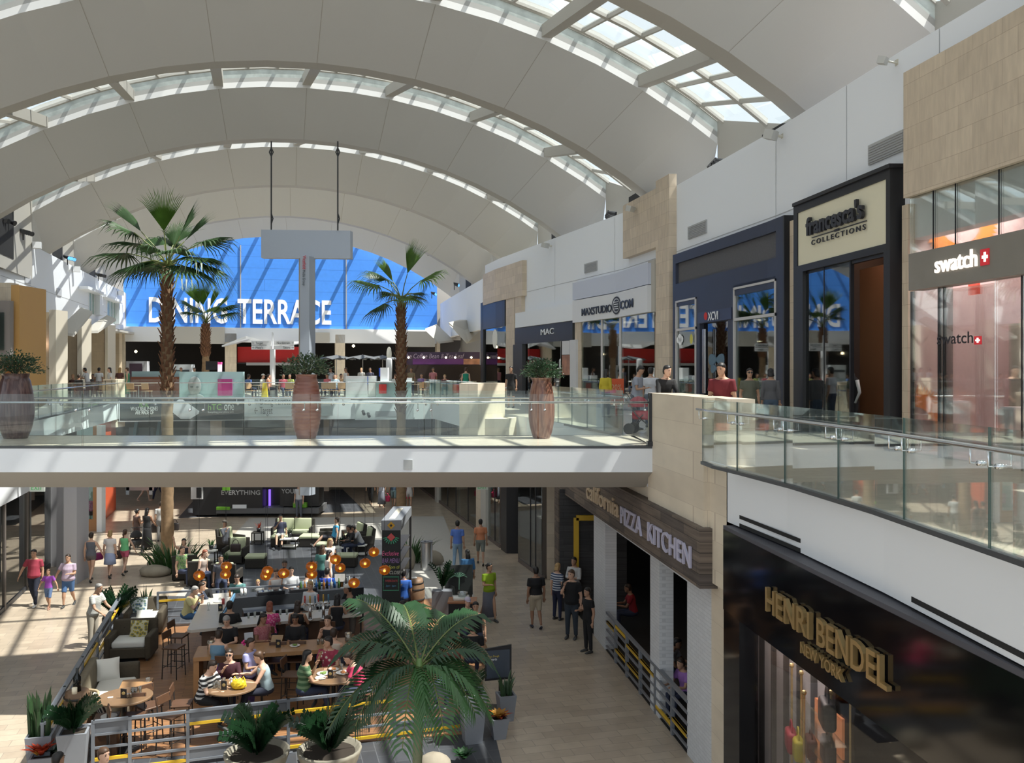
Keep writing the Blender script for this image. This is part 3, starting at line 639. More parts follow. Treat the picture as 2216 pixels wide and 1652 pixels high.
# vents on the white wall, loudspeakers and cameras on the parapet
def vent(pa, pb, pya, pyb, label):
    m = MB(); zc = (rz(pa, pya)+rz(pb, pyb))/2; h = .42; t = thing('air_vent', label, 'air vent', tuple(at((pa+pb)/2, .05, zc-h/2)), 0, 'vents on the white wall')
    rpan(m, pa, pb, zc-h/2, zc+h/2, .05, .06); part(t, 'frame', m, mat('vent_grey', (.42, .43, .43), .5)); m = MB()
    for i in range(7): rpan(m, pa+1, pb-1, zc-h/2+.03+i*.053, zc-h/2+.045+i*.053, .07, .03)
    part(t, 'slat', m, M_grey)
vent(1488, 1527, 504, 494, 'grey louvred vent above the navy shop front'); vent(1878, 1953, 335, 310, 'grey louvred vent above the cream sign boutique, largest of the vents'); vent(1264, 1291, 583, 575, 'small grey vent above the white clothing shop')
def speaker(px, py, off, label, k=1.):
    c = at(px, off, rz(px, py, off)); t = thing('wall_speaker', label, 'loudspeaker', tuple(c), .3)
    m = MB(); m.box((0, 0, 0), (.30*k, .26*k, .24*k), rz=.5, rx=.3); m.build('cabinet', mat('speaker_grey', (.5, .5, .48), .5), t)
    m = MB(); m.tube([(.1, 0, 0), (.35, 0, -.02)], .035*k, 8); m.box((.36, 0, 0), (.03, .12, .12)); m.build('bracket', mat('bracket_cream', (.6, .58, .5), .5), t)
speaker(1668, 292, .35, 'grey loudspeaker on the parapet above the navy shop'); speaker(1364, 452, .5, 'grey loudspeaker on the stone pier', .9); speaker(1180, 531, .35, 'small grey loudspeaker near the far end of the right parapet'); speaker(1910, 131, .35, 'small cream dome bracket high on the right parapet', .6)
# clusters of dark stage lights behind the right parapet
def spotcluster(loc, label, n=4, lit=False, group='stage light clusters above the parapets', sc=1.):
    t = thing('stage_light_cluster', label, 'stage lights', loc, 0, group)
    m = MB(); m.tube([(0, -.5*sc, 0), (0, .5*sc, 0)], .03, 6); m.tube([(0, 0, 0), (0, 0, -.5)], .03, 6); m.build('mounting_bar', M_black, t)
    for i in range(n):
        y = (-.45+.9*i/max(1, n-1))*sc; a = MB(); ang = random.uniform(-.5, .5); d = Vector((math.cos(ang), math.sin(ang)*.4-.3, -.35)).normalized()
        p = Vector((0, y, -.05)); a.tube([p, p+d*.18, p+d*.36], [.07, .10, .12], 10); sp = a.build('spotlight', M_black, t)
        if lit:
            a = MB(); a.tube([p+d*.355, p+d*.37], .10, 10); a.build('lens', mat('lens_blue', (.1, .4, .9), .3, emit=(.15, .5, 1), es=1.5), sp)
for px, py, lb in ((1540, 352, 'row of small dark stage lights above the parapet left of the black recess'), (1392, 432, 'row of small dark stage lights above the limestone pier'), (1313, 462, 'row of small dark stage lights on the parapet above the lavender panel')):
    x, y = rp(px, -.3); spotcluster((x, y, (HY-py)/F*y), lb, 4, sc=1.2)
x = ST(72, 11.2); spotcluster((x.x, x.y, 6.2), 'dark stage light cluster right of the palm crown near the blue wall', 5, True)
x = ST(66, 11.8); spotcluster((x.x, x.y, 6.4), 'pair of blue-lit stage lights next to the far right parapet', 3, True)
# ================================================================ limestone parapet pier by the bridge
m = MB(); pts = [(2.99, 19.03), (3.54, 15.8), (3.68, 14.9)]
m.prism([(2.92, 19.35), (3.40, 15.98), (3.62, 16.0), (3.62, 15.2), (4.1, 15.2), (3.62, 19.15)], ZG+3.6, ZL+1.12)
tag(m.build('stone_parapet', M_stone2), 'pale limestone parapet block at the right end of the bridge', 'stone parapet')
m = MB(); m.prism([(2.7, 21.6), (3.62, 15.2), (4.2, 15.2), (3.2, 21.6)], ZG+3.7, ZL-.02); struct('trim_20', m, M_stone2)
# far right pier
m = MB(); a = G2(1032, 870); 
q = P(994, 826, 30.2); q2 = P(1034, 826, 30.2)
m.prism([(q.x, 30.2), (q2.x, 30.2), (q2.x+.9, 31.4), (q.x+.2, 33.5)], -2.85, ZL+1.15); tag(m.build('stone_pier', M_stone2), 'tall pale limestone pier behind the slim right palm trunk, seen through the bridge glass', 'stone pier')
m = MB(); m.prism([(q2.x+.05, 30.5), (q2.x+1.05, 30.5), (q2.x+1.3, 31.6), (q2.x+.3, 31.6)], -2.85, ZL-.05); tag(m.build('stone_wall', M_stone2), 'pale limestone wall stub under the right walkway beside the pier', 'stone wall')
# ================================================================ glass balustrades
M_rod = mat('rail_steel', (.78, .80, .82), .22, 1)
def balustrade(label, pts, z, group=None, panel=1.5, side=1, rail_h=.92, rail_off=.09, h=1.1, cap=True, clips=True):
    t = thing('glass_balustrade', label, 'glass railing', (pts[0][0], pts[0][1], z), 0, group)
    V = [Vector((x, y, 0)) for x, y in pts]; L = [0]
    for i in range(len(V)-1): L.append(L[-1]+(V[i+1]-V[i]).length)
    def pos(d):
        for i in range(len(V)-1):
            if d <= L[i+1]+1e-6: u = (d-L[i])/(L[i+1]-L[i]); dr = (V[i+1]-V[i]).normalized(); return V[i].lerp(V[i+1], u), dr
        return V[-1], (V[-1]-V[-2]).normalized()
    n = max(1, round(L[-1]/panel)); o_ = Vector((t.location.x, t.location.y, 0))
    for i in range(n):
        d0 = L[-1]*i/n+.012; d1 = L[-1]*(i+1)/n-.012; ds = [d0]+[l for l in L if d0+.05 < l < d1-.05]+[d1]; m = MB()
        poly = []
        A = [pos(d) for d in ds]; nr = lambda d: Vector((-d.y, d.x, 0))
        poly = [(p-o_+nr(d)*.007) for p, d in A]+[(p-o_-nr(d)*.007) for p, d in reversed(A)]
        m.prism([(p.x, p.y) for p in poly], -.05, h); m.mi[2+len(A)-1] = 1; m.mi[-1] = 1; m.build('glass_panel', [M_rail, mat('glass_edge', (.04, .075, .065), .3)], t)
        if clips:
            for dd, sg in ((d0+.13, 1), (d1-.13, -1)):
                p, d = pos(dd); p = p-o_; a = p+nr(d)*side*rail_off+Vector((0, 0, rail_h)); b = p+Vector((0, 0, rail_h-.16)); e = p+nr(d)*side*.05+Vector((0, 0, rail_h-.16))
                m = MB(); m.tube([p-nr(d)*side*.03+Vector((0, 0, rail_h-.16)), p+nr(d)*side*.035+Vector((0, 0, rail_h-.16))], .026, 10); m.tube([e-nr(d)*side*.02, e+nr(d)*side*(rail_off-.05), a], .010, 6); m.build('rail_bracket', M_rod, t, True)
    m = MB(); rail = [pos(d)[0]-o_+Vector((-pos(d)[1].y, pos(d)[1].x, 0))*side*rail_off+Vector((0, 0, rail_h)) for d in sorted(set([0.]+L))]; m.tube(rail, .024, 12); m.build('handrail', M_rod, t, True)
    m = MB(); 
    for i in range(len(V)-1):
        a, b = V[i]-o_, V[i+1]-o_; d = (b-a).normalized(); nn = Vector((-d.y, d.x, 0))*.035
        m.prism([(a+nn)[:2], (b+nn)[:2], (b-nn)[:2], (a-nn)[:2]], -.05, .004)
    m.build('base_shoe', mat('shoe_dark', (.06, .065, .07), .4), t)
    return t
balustrade('clear glass balustrade along the near edge of the bridge', [(-13.9, 19.06), (2.96, 19.06)], ZL, panel=2.35, side=1)
balustrade('clear glass balustrade along the far edge of the bridge, behind the vases', [(-13.5, 22.1), (2.65, 22.1)], ZL, panel=2.35, side=-1)
balustrade('curved glass balustrade of the near right walkway beside the stone parapet', [(3.36, 15.9), (3.40, 15.2), (3.62, 14.2), (3.92, 12.6), (4.18, 10.4), (4.33, 7.8), (4.45, 5)], ZL, panel=1.66, side=1, rail_off=-.10)
balustrade('glass balustrade of the far right walkway beyond the bridge', [(2.75, 22.3), (lx(30.2, 9.07, .28)+.12, 30.2)], ZL, panel=1.4, side=-1)
balustrade('glass balustrade of the right walkway beyond the limestone pier', [(lx(33.8, 9.07, .28)+.1, 33.8), (lx(50, 9.07, .28)+.05, 50)], ZL, panel=1.6, side=-1, clips=False)
fe0, fe1 = Vector((lx(46.8, -7.3, .28)-.2, 46.9, 0)), Vector((lx(50.3, 9.07, .28), 50.3, 0))
balustrade('glass balustrade along the edge of the dining terrace', [fe0[:2], fe1[:2]], ZL, panel=2.2, side=-1, clips=False)
balustrade('glass balustrade of the left walkway beyond the bridge', [(lx(22.4, -7.3, .28)-.02, 22.4), (lx(46.5, -7.3, .28)-.02, 46.5)], ZL, panel=1.9, side=-1, clips=False)
# black end post of the bridge rail
m = MB(); m.box((2.93, 19.1, ZL+.53), (.07, .10, 1.06)); m.box((2.93, 19.1, ZL+.05), (.14, .2, .1)); m.tube([(2.93, 19.1, ZL+1.0), (2.93, 19.1, ZL+1.12)], .05, 8)
tag(m.build('rail_post', M_black), 'black iron post at the right end of the bridge balustrade', 'post')
# small square grille on the bridge fascia
m = MB(); c = P(883, 1006, 19.02); m.box(c, (.19, .03, .20)); tag(m.build('fascia_speaker', mat('vent_grey', (1, 1, 1))), 'small square grey speaker grille on the white bridge fascia', 'speaker')
# ================================================================ ground floor, right shops beyond the bridge
def gr(px, z=ZG, c=10.05, k=.28, off=0.): x, y = line(px, c-off, k); return Vector((x, y, z))
def gpan(m, pa, pb, z0, z1, th=.1, off=0., c=10.05, k=.28, mi=None):
    a = gr(pa, 0, c, k, off); b = gr(pb, 0, c, k, off); return m.prism([(a.x, a.y), (b.x, b.y), (b.x+th, b.y), (a.x+th, a.y)], z0, z1, mi)
ZC = -2.57
M_gint = mat('ground_shop_interior', (.13, .11, .095), .8)
M_gint2 = mat('ground_shop_interior_grey', (.10, .11, .11), .8)
def gshop(label, pa, pb, mt, joints=(), c=10.05, k=.28, depth=3.0, plinth=None):
    t = thing('shop_window', label, 'shop window', tuple(gr((pa+pb)/2, ZG, c, k)))
    m = MB(); gpan(m, pa, pb, ZG+.12, ZC, .02, 0, c, k); part(t, 'window_pane', m, M_shop)
    m = MB(); gpan(m, pa, pb, ZG, ZG+.14, .12, .03, c, k); part(t, 'plinth', m, plinth or mat('plinth_brown', (.13, .10, .09), .5))
    if joints:
        m = MB()
        for j in joints: gpan(m, j-.4, j+.4, ZG+.1, ZC, .04, .02, c, k)
        part(t, 'window_bar', m, M_blk)
    a, b = gr(pa, 0, c, k), gr(pb, 0, c, k); n = Vector((1, .28, 0))*depth; q = lambda v, z: Vector((v.x, v.y, z)); z0 = ZG+.01
    m = MB(); m.quad(q(a+n, z0), q(b+n, z0), q(b+n, ZC), q(a+n, ZC)); m.quad(q(a, z0), q(a+n, z0), q(a+n, ZC), q(a, ZC)); m.quad(q(b+n, z0), q(b, z0), q(b, ZC), q(b+n, ZC)); m.quad(q(a, ZC), q(a+n, ZC), q(b+n, ZC), q(b, ZC))
    part(t, 'interior', m, mt); return t
gshop('dark glazed shop window farthest along the right side of the ground floor', 868, 941, M_gint2, (905,))
gshop('narrow shop window with dark figure between two pale posts', 946, 992, mat('ground_shop_interior_pale', (.2, .21, .2), .8), (968, 986))
gshop('clear shop window with mannequins beside the pale post', 993, 1040, M_gint2, (1012,))
gshop('shop window with red vase on a shelf and brown glass base', 1049, 1081, M_gint, (1070,))
gshop('tall green-tinted shop window beside the limestone post', 1121, 1172, M_gint, (1147, 1158))
m = MB()
for a, b, mi in ((941, 946, 0), (1030, 1040, 1), (1040, 1051, 0)): gpan(m, a, b, ZG, ZC, .4, .12, mi=mi)
struct('trim_21', m, [M_soff, M_stone])
m = MB(); gpan(m, 1084, 1096, ZG, ZC, .5, .05); gpan(m, 1096, 1121, ZG, ZC, .05, -1.0); tag(m.build('shop_doorway', M_blk), 'black framed doorway between the brown and the green-tinted shop windows', 'doorway')
# red vase and small goods on the window shelf
a = gr(1086, ZG+1.0, off=-.8); t = thing('window_shelf', 'white display shelf holding a red vase in the shop window', 'shelf', (a.x, a.y, ZG)); m = MB(); m.box((0, 0, 1.0), (.5, 2.2, .05), rz=.27); m.build('shelf_top', M_letter, t); m = MB(); m.box((0, 0, .5), (.4, 2., .96), rz=.27); m.build('base_cabinet', M_blk, t)
m = MB(); m.lathe([(.06, 0), (.11, .05), (.13, .25), (.07, .45), (.05, .6), (.07, .66)], (0, 0, 0), 14); v = m.build('vase', mat('red_glass', (.8, .04, .02), .2), None, True, origin=(0, 0, 0)); v.location = (a.x-.0, a.y+.4, ZG+1.03); tag(v, 'glossy red vase on the display shelf of a right-hand shop', 'vase')
m = MB(); m.cyl((0, 0, 0), .12, .26, 12); v = m.build('vase', mat('tan_glaze', (.5, .28, .12), .4), None, True, origin=(0, 0, 0)); v.location = (a.x+.05, a.y-.6, ZG+1.03); tag(v, 'squat tan pot beside the red vase in the shop window', 'vase')
# pale limestone posts and grey poster before the restaurant
m = MB(); gpan(m, 1172, 1184, ZG, ZC, .5, .1, 5.84, .14); gpan(m, 1184, 1200, ZG, ZC, .1, -.3, 5.84, .14); struct('trim_22', m, M_stone)
m = MB(); gpan(m, 1187, 1200, ZG+1.3, -3.4, .05, -.2, 5.84, .14); tag(m.build('wall_poster', mat('poster_grey', (.45, .47, .52), .5)), 'plain grey poster panel on the limestone beside the restaurant', 'poster')
# ================================================================ the restaurant front
M_wood = brickmat('weathered_planks', (.17, .13, .10), (.085, .068, .06), (.03, .025, .02), 1.4, .19, .006, .7, (-.14, .99, 0), (0, 0, 1), var=.45, nscale=2, nstretch=(.5, 8, 1))
M_wbrick = brickmat('white_brick', (.62, .63, .65), (.58, .59, .61), (.5, .51, .53), .22, .075, .006, .6, (-.14, .99, 0), (0, 0, 1), var=.04)
KC = (5.84, .14)
t = thing('restaurant_front', 'restaurant front with weathered plank sign board and white brick piers', 'restaurant front', tuple(gr(1420, ZG, *KC)))
m = MB(); gpan(m, 1203, 1514, -3.86, -2.8, .5, .32, *KC); a = gr(1514, 0, *KC, off=.32); part(t, 'plank_sign_board', m, M_wood)
m = MB(); gpan(m, 1200, 1209, ZG, -3.86, .4, .05, *KC); part(t, 'plank_post', m, M_wood)
for pa, pb in ((1285, 1310), (1407, 1427), (1487, 1537)):
    m = MB(); gpan(m, pa, pb, ZG, -3.7, .30, 0, *KC); part(t, 'brick_pier', m, M_wbrick)
m = MB(); gpan(m, 1285, 1537, -4.12, -3.6, .44, -.01, *KC); part(t, 'brick_lintel', m, M_wbrick)
ML2 = mat('sign_cream_letter', (.55, .42, .28), .5); ML3 = mat('sign_lilac_letter', (.50, .48, .60), .5)
def gtext(par, name, body, mt, pa, pb, z, h, off, c, k, **kw):
    a = gr(pa, z, c, k, off); b = gr(pb, z, c, k, off); return text(name, body, mt, a, b-a, h=h, width=(b-a).length, parent=par, **kw)
gtext(t, 'sign_lettering', 'california', ML2, 1271, 1340, -3.5, .44, .33, *KC, ext=.04, bold=.008)
gtext(t, 'sign_lettering', 'PIZZA', ML3, 1345, 1390, -3.58, .39, .33, *KC, ext=.04, bold=.006)
gtext(t, 'sign_lettering', 'KITCHEN', ML3, 1404, 1497, -3.58, .39, .33, *KC, ext=.04, bold=.006)
# dark dining room behind
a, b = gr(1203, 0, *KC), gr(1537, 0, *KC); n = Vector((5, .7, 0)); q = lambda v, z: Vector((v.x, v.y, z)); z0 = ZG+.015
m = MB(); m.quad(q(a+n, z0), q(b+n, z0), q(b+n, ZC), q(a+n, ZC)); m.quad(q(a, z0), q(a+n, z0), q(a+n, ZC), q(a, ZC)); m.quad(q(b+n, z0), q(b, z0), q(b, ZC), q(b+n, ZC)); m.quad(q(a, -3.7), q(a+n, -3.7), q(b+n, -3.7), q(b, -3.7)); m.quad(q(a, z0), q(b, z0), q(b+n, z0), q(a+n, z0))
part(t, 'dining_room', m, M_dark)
# recessed entrance, plank side wall and yellow door frame
M_wdk = brickmat('dark_planks', (.045, .043, .045), (.03, .03, .032), (.01, .01, .01), 1.6, .2, .006, .7, (1, 0, 0), (0, 0, 1), var=.3, nstretch=(.5, 8, 1))
e = gr(1283, 0, *KC); xa_, xb_ = P(1211, 0, e.y+2.4).x, P(1300, 0, e.y+2.4).x; m = MB(); m.box(((xa_+xb_)/2+.4, e.y+2.4, (ZG-3.7)/2), (xb_-xa_+.8, .1, -3.7-ZG)); part(t, 'plank_wall', m, M_wdk)
M_yel = mat('safety_yellow', (.62, .38, .02), .5)
pa_ = P(1247, 1121, e.y+2.3); pb_ = P(1290, 1121, e.y+2.3)
m = MB(); m.box((pa_.x, e.y+2.3, (ZG+pa_.z)/2), (.16, .1, pa_.z-ZG)); m.box(((pa_.x+pb_.x)/2, e.y+2.3, pa_.z), (pb_.x-pa_.x, .1, .16)); part(t, 'yellow_door_frame', m, M_yel)
# angled guard rail across the two windows
def grail(label, pa, pb, posts, off=0.0, yel=()):
    t = thing('guard_rail', label, 'railing', tuple(gr(pa, ZG, *KC)))
    def bar(m, a, b, z, h, w_=.04): A = gr(a, 0, *KC, off=off); B = gr(b, 0, *KC, off=off); m.prism([(A.x, A.y), (B.x, B.y), (B.x+w_, B.y), (A.x+w_, A.y)], ZG+z, ZG+z+h)
    M_rg = mat('rail_grey', (.16, .17, .19), .45); m = MB(); bar(m, pa, pb, 1.0, .06, .08); part(t, 'top_rail', m, M_rg)
    for z in (.12, .34, .56, .78): m = MB(); bar(m, pa, pb, z, .045); part(t, 'bar', m, M_rg)
    for p in posts: m = MB(); bar(m, p-1.5, p+1.5, 0, 1.03, .06); part(t, 'post', m, M_rg)
    for a, b, z in yel: m = MB(); bar(m, a, b, z, .075, .05); part(t, 'yellow_bar', m, M_yel)
grail('grey guard rail with yellow bars across the restaurant windows', 1311, 1486, (1330, 1354, 1383, 1416, 1452), .02, ((1312, 1328, .75), (1331, 1354, .9), (1330, 1353, .31), (1355, 1382, .75), (1356, 1382, .31), (1384, 1414, .75), (1418, 1450, .14), (1452, 1485, .31)))
# stone strip and the black luxury shop on the near right
BC = (5.33, .12)
m = MB(); gpan(m, 1537, 1566, ZG, ZL-.94, .5, -.1, 5.6, .13); struct('trim_23', m, M_stone2)
t = thing('luxury_shopfront', 'polished black shop front with gold art deco letters and striped wall', 'shop front', tuple(gr(1800, ZG, *BC)))
M_pol = mat('polished_black', (.005, .005, .006), .09, spec=.3)
m = MB(); gpan(m, 1565, 2900, -4.0, -2.66, .35, 0, *BC); part(t, 'black_fascia', m, M_pol)
m = MB(); gpan(m, 1565, 2900, -2.665, -2.60, .6, .0, *BC); part(t, 'grey_coping', m, mat('coping_grey', (.07, .07, .085), .5))
m = MB(); gpan(m, 1566, 1600, ZG, -4.0, .3, -.05, *BC); part(t, 'black_pilaster', m, M_pol)
M_gold = mat('gold_letter', (.62, .44, .2), .3, .7)
gtext(t, 'sign_lettering', 'HENRI', M_gold, 1664, 1760, -3.50, .34, .02, *BC, ext=.06, bold=.012)
gtext(t, 'sign_lettering', 'BENDEL', M_gold, 1776, 1930, -3.50, .34, .02, *BC, ext=.06, bold=.012)
gtext(t, 'sign_lettering', 'NEW YORK', M_gold, 1739, 1830, -3.76, .15, .02, *BC, ext=.05, bold=.01)
m = MB(); gpan(m, 1603, 1611, ZG, -4.0, .03, -.2, *BC); part(t, 'brass_strip', m, M_gold)
M_str = brickmat('grey_stripes', (.40, .37, .37), (.40, .37, .37), (.055, .05, .05), .50, 60, .125, .5, (-.12, .99, 0), (0, 0, 1), offset=0, var=.05)
m = MB(); gpan(m, 1614, 1800, ZG, -3.9, .05, -.9, *BC); part(t, 'striped_wall', m, M_str)
m = MB(); gpan(m, 1603, 2900, ZG, -4.0, .02, -.3, *BC); part(t, 'window_pane', m, glassmat('clear_shop_glass', (.9, .9, .9), .3, base=.01))
m = MB(); gpan(m, 1800, 2900, ZG, -3.9, .05, -2.6, *BC); part(t, 'back_wall', m, mat('dark_brown_wall', (.03, .015, .012), .5))
m = MB(); a, b = gr(1603, 0, *BC), gr(2900, 0, *BC); m.quad(q(a, -3.9), q(a+Vector((3.4, 0, 0)), -3.9), q(b+Vector((3.4, 0, 0)), -3.9), q(b, -3.9)); part(t, 'ceiling', m, M_dark)
# handbag niches, their lighting put into glowing orange panels
M_niche = mat('niche_glow', (.55, .20, .08), .6, emit=(.8, .28, .1), es=.35)
for i, (py0, py1) in enumerate(((1516, 1600), (1606, 1690))):
    m = MB(); a = gr(1763, 0, *BC, off=-.8); za = -(py0-HY)/F*a.y; zb_ = -(py1-HY)/F*a.y; gpan(m, 1763, 1822, zb_, za, .04, -.85, *BC); part(t, 'lit_niche', m, M_niche)
def handbag(loc, col, s=1., rz=0, label='', group=None):
    b = thing('handbag', label, 'handbag', loc, rz, group); M_ = mat('bag_%02d%02d%02d' % tuple(int(c*99) for c in col), col, .5)
    m = MB(); m.rbox((0, 0, .12*s), (.30*s, .12*s, .24*s), .04*s); m.build('body', M_, b, True)
    m = MB(); m.tube([(math.cos(a)*.09*s, 0, .23*s+math.sin(a)*.13*s) for a in [PI*i/8 for i in range(9)]], .010*s, 6); m.build('handle', M_, b, True); return b
for i, (px, py, s_, col) in enumerate(((1790, 1575, 1.6, (.02, .015, .015)), (1792, 1650, 1.4, (.05, .02, .015)), (1727, 1642, 1.3, (.5, .42, .03)), (1712, 1625, 1.3, (.35, .02, .04)), (1755, 1638, 1.2, (.12, .03, .02)))):
    Y_ = line(px, 5.33+.55, .12)[1]; v = P(px, py, Y_)
    handbag(tuple(v), col, s_, 1.4, ('black handbag in the upper lit niche of the black shop', 'dark brown handbag in the lower lit niche of the black shop', 'yellow handbag on the brass stand in the black shop window', 'red handbag on the brass stand in the black shop window', 'dark red handbag on the brass stand, rightmost of its row')[i])
st_ = gr(1740, ZG, *BC, off=-.5); t2 = thing('brass_stand', 'brass multi-arm display stand inside the black shop window', 'display stand', tuple(st_))
for dx, dy in ((0, 0), (.12, .5), (.2, -.55), (.3, -1.0), (.1, .9)):
    m = MB(); m.tube([(dx, dy, 0), (dx, dy, 2.75+dx)], .018, 8); m.sph((dx, dy, 2.75+dx), .04, 8); m.build('pole', M_gold, t2)
for zz in (1.9, 2.1, 2.35): m = MB(); m.box((.12, 0, zz), (.3, 1.9, .015)); m.build('shelf', M_glass, t2)
m = MB()
t3 = thing('spot_fixture', 'black twin spot fixture on the striped wall, the upper of two', 'spotlight', tuple(P(1633, 1515, 13.6)), 0, None)
for i, (py, n_) in enumerate(((1515, 1), (1635, 2))):
    Y_ = line(1633, 5.33+.75, .12)[1]; c = P(1633, py, Y_); tt = t3 if i == 0 else dup(t3, label='black twin spot fixture on the striped wall, the lower of two'); tt.location = c
m = MB(); m.box((0, 0, 0), (.06, .16, .26)); m.build('box', M_blk, t3); m = MB(); m.box((-.035, 0, 0), (.02, .06, .06)); m.build('lamp_face', M_lamp, t3)
t4 = [o_ for o_ in C.objects if o_.name.startswith('spot_fixture.')][0]
for ch in list(t3.children): dup(ch, parent=t4)
# linear slot vents in the walkway fascia
def slot(pa, pb, pys, label):
    m = MB()
    for dz in (0, .135, .27):
        A = poly_hit(pa, SE[2:], .004); B = poly_hit(pb, SE[2:], .004); za = (HY-pys)/F*A[1]-dz
        m.prism([A, B, (B[0]+.003, B[1]), (A[0]+.003, A[1])], za-.06, za)
    tag(m.build('slot_vent', M_dark), label, 'air vent', 'linear slot vents in the white fascia')
slot(1600, 1732, 1115, 'black triple slot vent in the white fascia by the limestone strip'); slot(1972, 2216, 1291, 'black triple slot vent in the white fascia at the right picture edge')
# exit signs hanging under the bridge line
def exitsign(px, py, Y, label):
    c = P(px, py, Y); t = thing('exit_sign', label, 'exit sign', tuple(c)); m = MB(); m.box((0, 0, 0), (.42, .05, .22)); m.build('panel', mat('exit_panel', (.62, .66, .6), .5), t)
    m = MB(); m.tube([(0, 0, .1), (0, 0, ZC-c.z)], .012, 6); m.build('rod', M_grey, t)
    text('exit_lettering', 'EXIT', mat('exit_green', (.05, .3, .08), .5, emit=(.1, .5, .15), es=.3), c+Vector((-.16, -.03, -.06)), (1, 0, 0), h=.12, width=.32, ext=.004, parent=t)
exitsign(81, 1056, 25.5, 'green EXIT sign hanging over the left shops of the ground floor'); exitsign(1044, 1054, 33, 'green EXIT sign hanging over the right shops of the ground floor')
# ================================================================ left upper side
def lp(px, off=0.): return poly_hit(px, LW, -off)
def lz(px, py, off=0.): return (HY-py)/F*lp(px, off)[1]
def lpan(m, pa, pb, z0, z1, off, th, mi=None):
    a = lp(pa, off); b = lp(pb, off); return m.prism([(a[0], a[1]), (b[0], b[1]), (b[0]-th, b[1]), (a[0]-th, a[1])], z0, z1, mi)
def lat(px, off=0., z=ZL): x, y = lp(px, off); return Vector((x, y, z))
m = MB(); m.prism([(-21.5, 30), (-19.2, 20), (-18.9, 20), (-21.2, 30)], ZL, 3); struct('wall_left_back', m, M_intd)
m = MB(); m.prism([(-34, 74), (-25.5, 40), (-20.5, 20), (-20.8, 20), (-25.9, 40), (-34.4, 74)], ZL, 3.2); struct('wall_left_rear', m, M_intd)
m = MB(); m.prism([(-34, 74), (-30.3, 74), (-24.2, 44.5), (-26.2, 44.5)], 2.75, 2.9); struct('ceiling_left', m, M_soff)
m = MB(); m.prism([(-24, 47.), (-29.6, 76), (-35, 76), (-28, 47)], ZL-.3, ZL-.01); struct('floor_left_rear', m, M_upfl)
def cambox(m, pa, pb, Y, z0, z1, d=.4, mi=None): a = P(pa, 800, Y); b = P(pb, 800, Y); return m.prism([(a.x, Y), (b.x, Y), (b.x, Y+d), (a.x, Y+d)], z0, z1, mi)
M_stone3 = brickmat('limestone_front', (.60, .49, .35), (.55, .45, .32), (.45, .36, .27), .9, .6, .005, .55, (1, 0, 0), (0, 0, 1), var=.06)
for nm, pa, pb, Y, d in (('broad limestone pier with a twin wall lamp on the upper left', 55, 106, 45.5, .5), ('second broad limestone pier on the upper left, under the first tilted fin', 121, 166, 52.5, .5), ('third broad limestone pier on the upper left, under the second tilted fin', 190, 226, 60.5, .5), ('narrow limestone pier at the left corner of the food court', 243, 258, 68.5, .5)):
    m = MB(); cambox(m, pa, pb, Y, ZL, 2.9, d); tag(m.build('stone_pier', M_stone3), nm, 'stone pier')
for nm, pa, pb, Y, d in (('pale end post beside the broad pier with the lamps', 106, 121, 45.2, 1.2), ('bright sunlit end post between the two tilted fins', 167, 177, 52.2, 1.2), ('bright sunlit end post right of the second tilted fin', 227, 233, 60.2, 1.2)):
    m = MB(); cambox(m, pa, pb, Y, ZL, 3.0, d); tag(m.build('end_post', mat('post_cream', (.62, .57, .48), .6)), nm, 'post')
# twin wall lamp
c = P(81, 745, 45.3); t = thing('wall_lamp', 'twin-globe wall lamp glowing on the limestone pier, upper left', 'wall lamp', tuple(c))
m = MB(); m.box((0, .1, -.25), (.5, .1, .12)); m.tube([(0, 0, -.4), (0, 0, -.2)], .05, 8); m.build('bracket', M_grey, t)
for dx in (-.2, .2): m = MB(); m.sph((dx, 0, 0), .15, 12); m.build('globe', mat('lamp_globe', (1, .85, .75), .5, emit=(1, .75, .6), es=6), t, True)
# tilted fins
def fin(poly, Y, depth, label):
    t = [P(px, py, Y+dy) for px, py, dy in poly]; m = MB(); d = Vector((-.05, .1, .16)); n = len(t)
    m.add([*t, *[p+d for p in t]], [tuple(range(n)), tuple(range(2*n-1, n-1, -1))]+[(i, (i+1) % n, (i+1) % n+n, i+n) for i in range(n)])
    tag(m.build('tilted_fin', M_soff), label, 'canopy fin')
fin([(121, 723, 0), (160, 729, 0), (200, 680, 3.2), (175, 671, 3.2)], 48, 3, 'large tilted grey canopy fin on the upper left, nearer of the two')
fin([(178, 722, 0), (212, 721, 0), (251, 695, 3.5), (232, 687, 3.5)], 56, 3, 'smaller tilted grey canopy fin on the upper left, farther of the two')
fin([(921, 716, 0), (950, 744, 0), (982, 740, 3), (946, 706, 3)], 68, 3, 'tilted grey canopy fin right of the blue wall, the left one')
fin([(972, 703, 0), (1010, 744, 0), (1040, 735, 4), (1038, 716, 4), (1020, 697, 4), (996, 697, 3)], 60, 3, 'tilted grey canopy fin right of the blue wall, the right one')
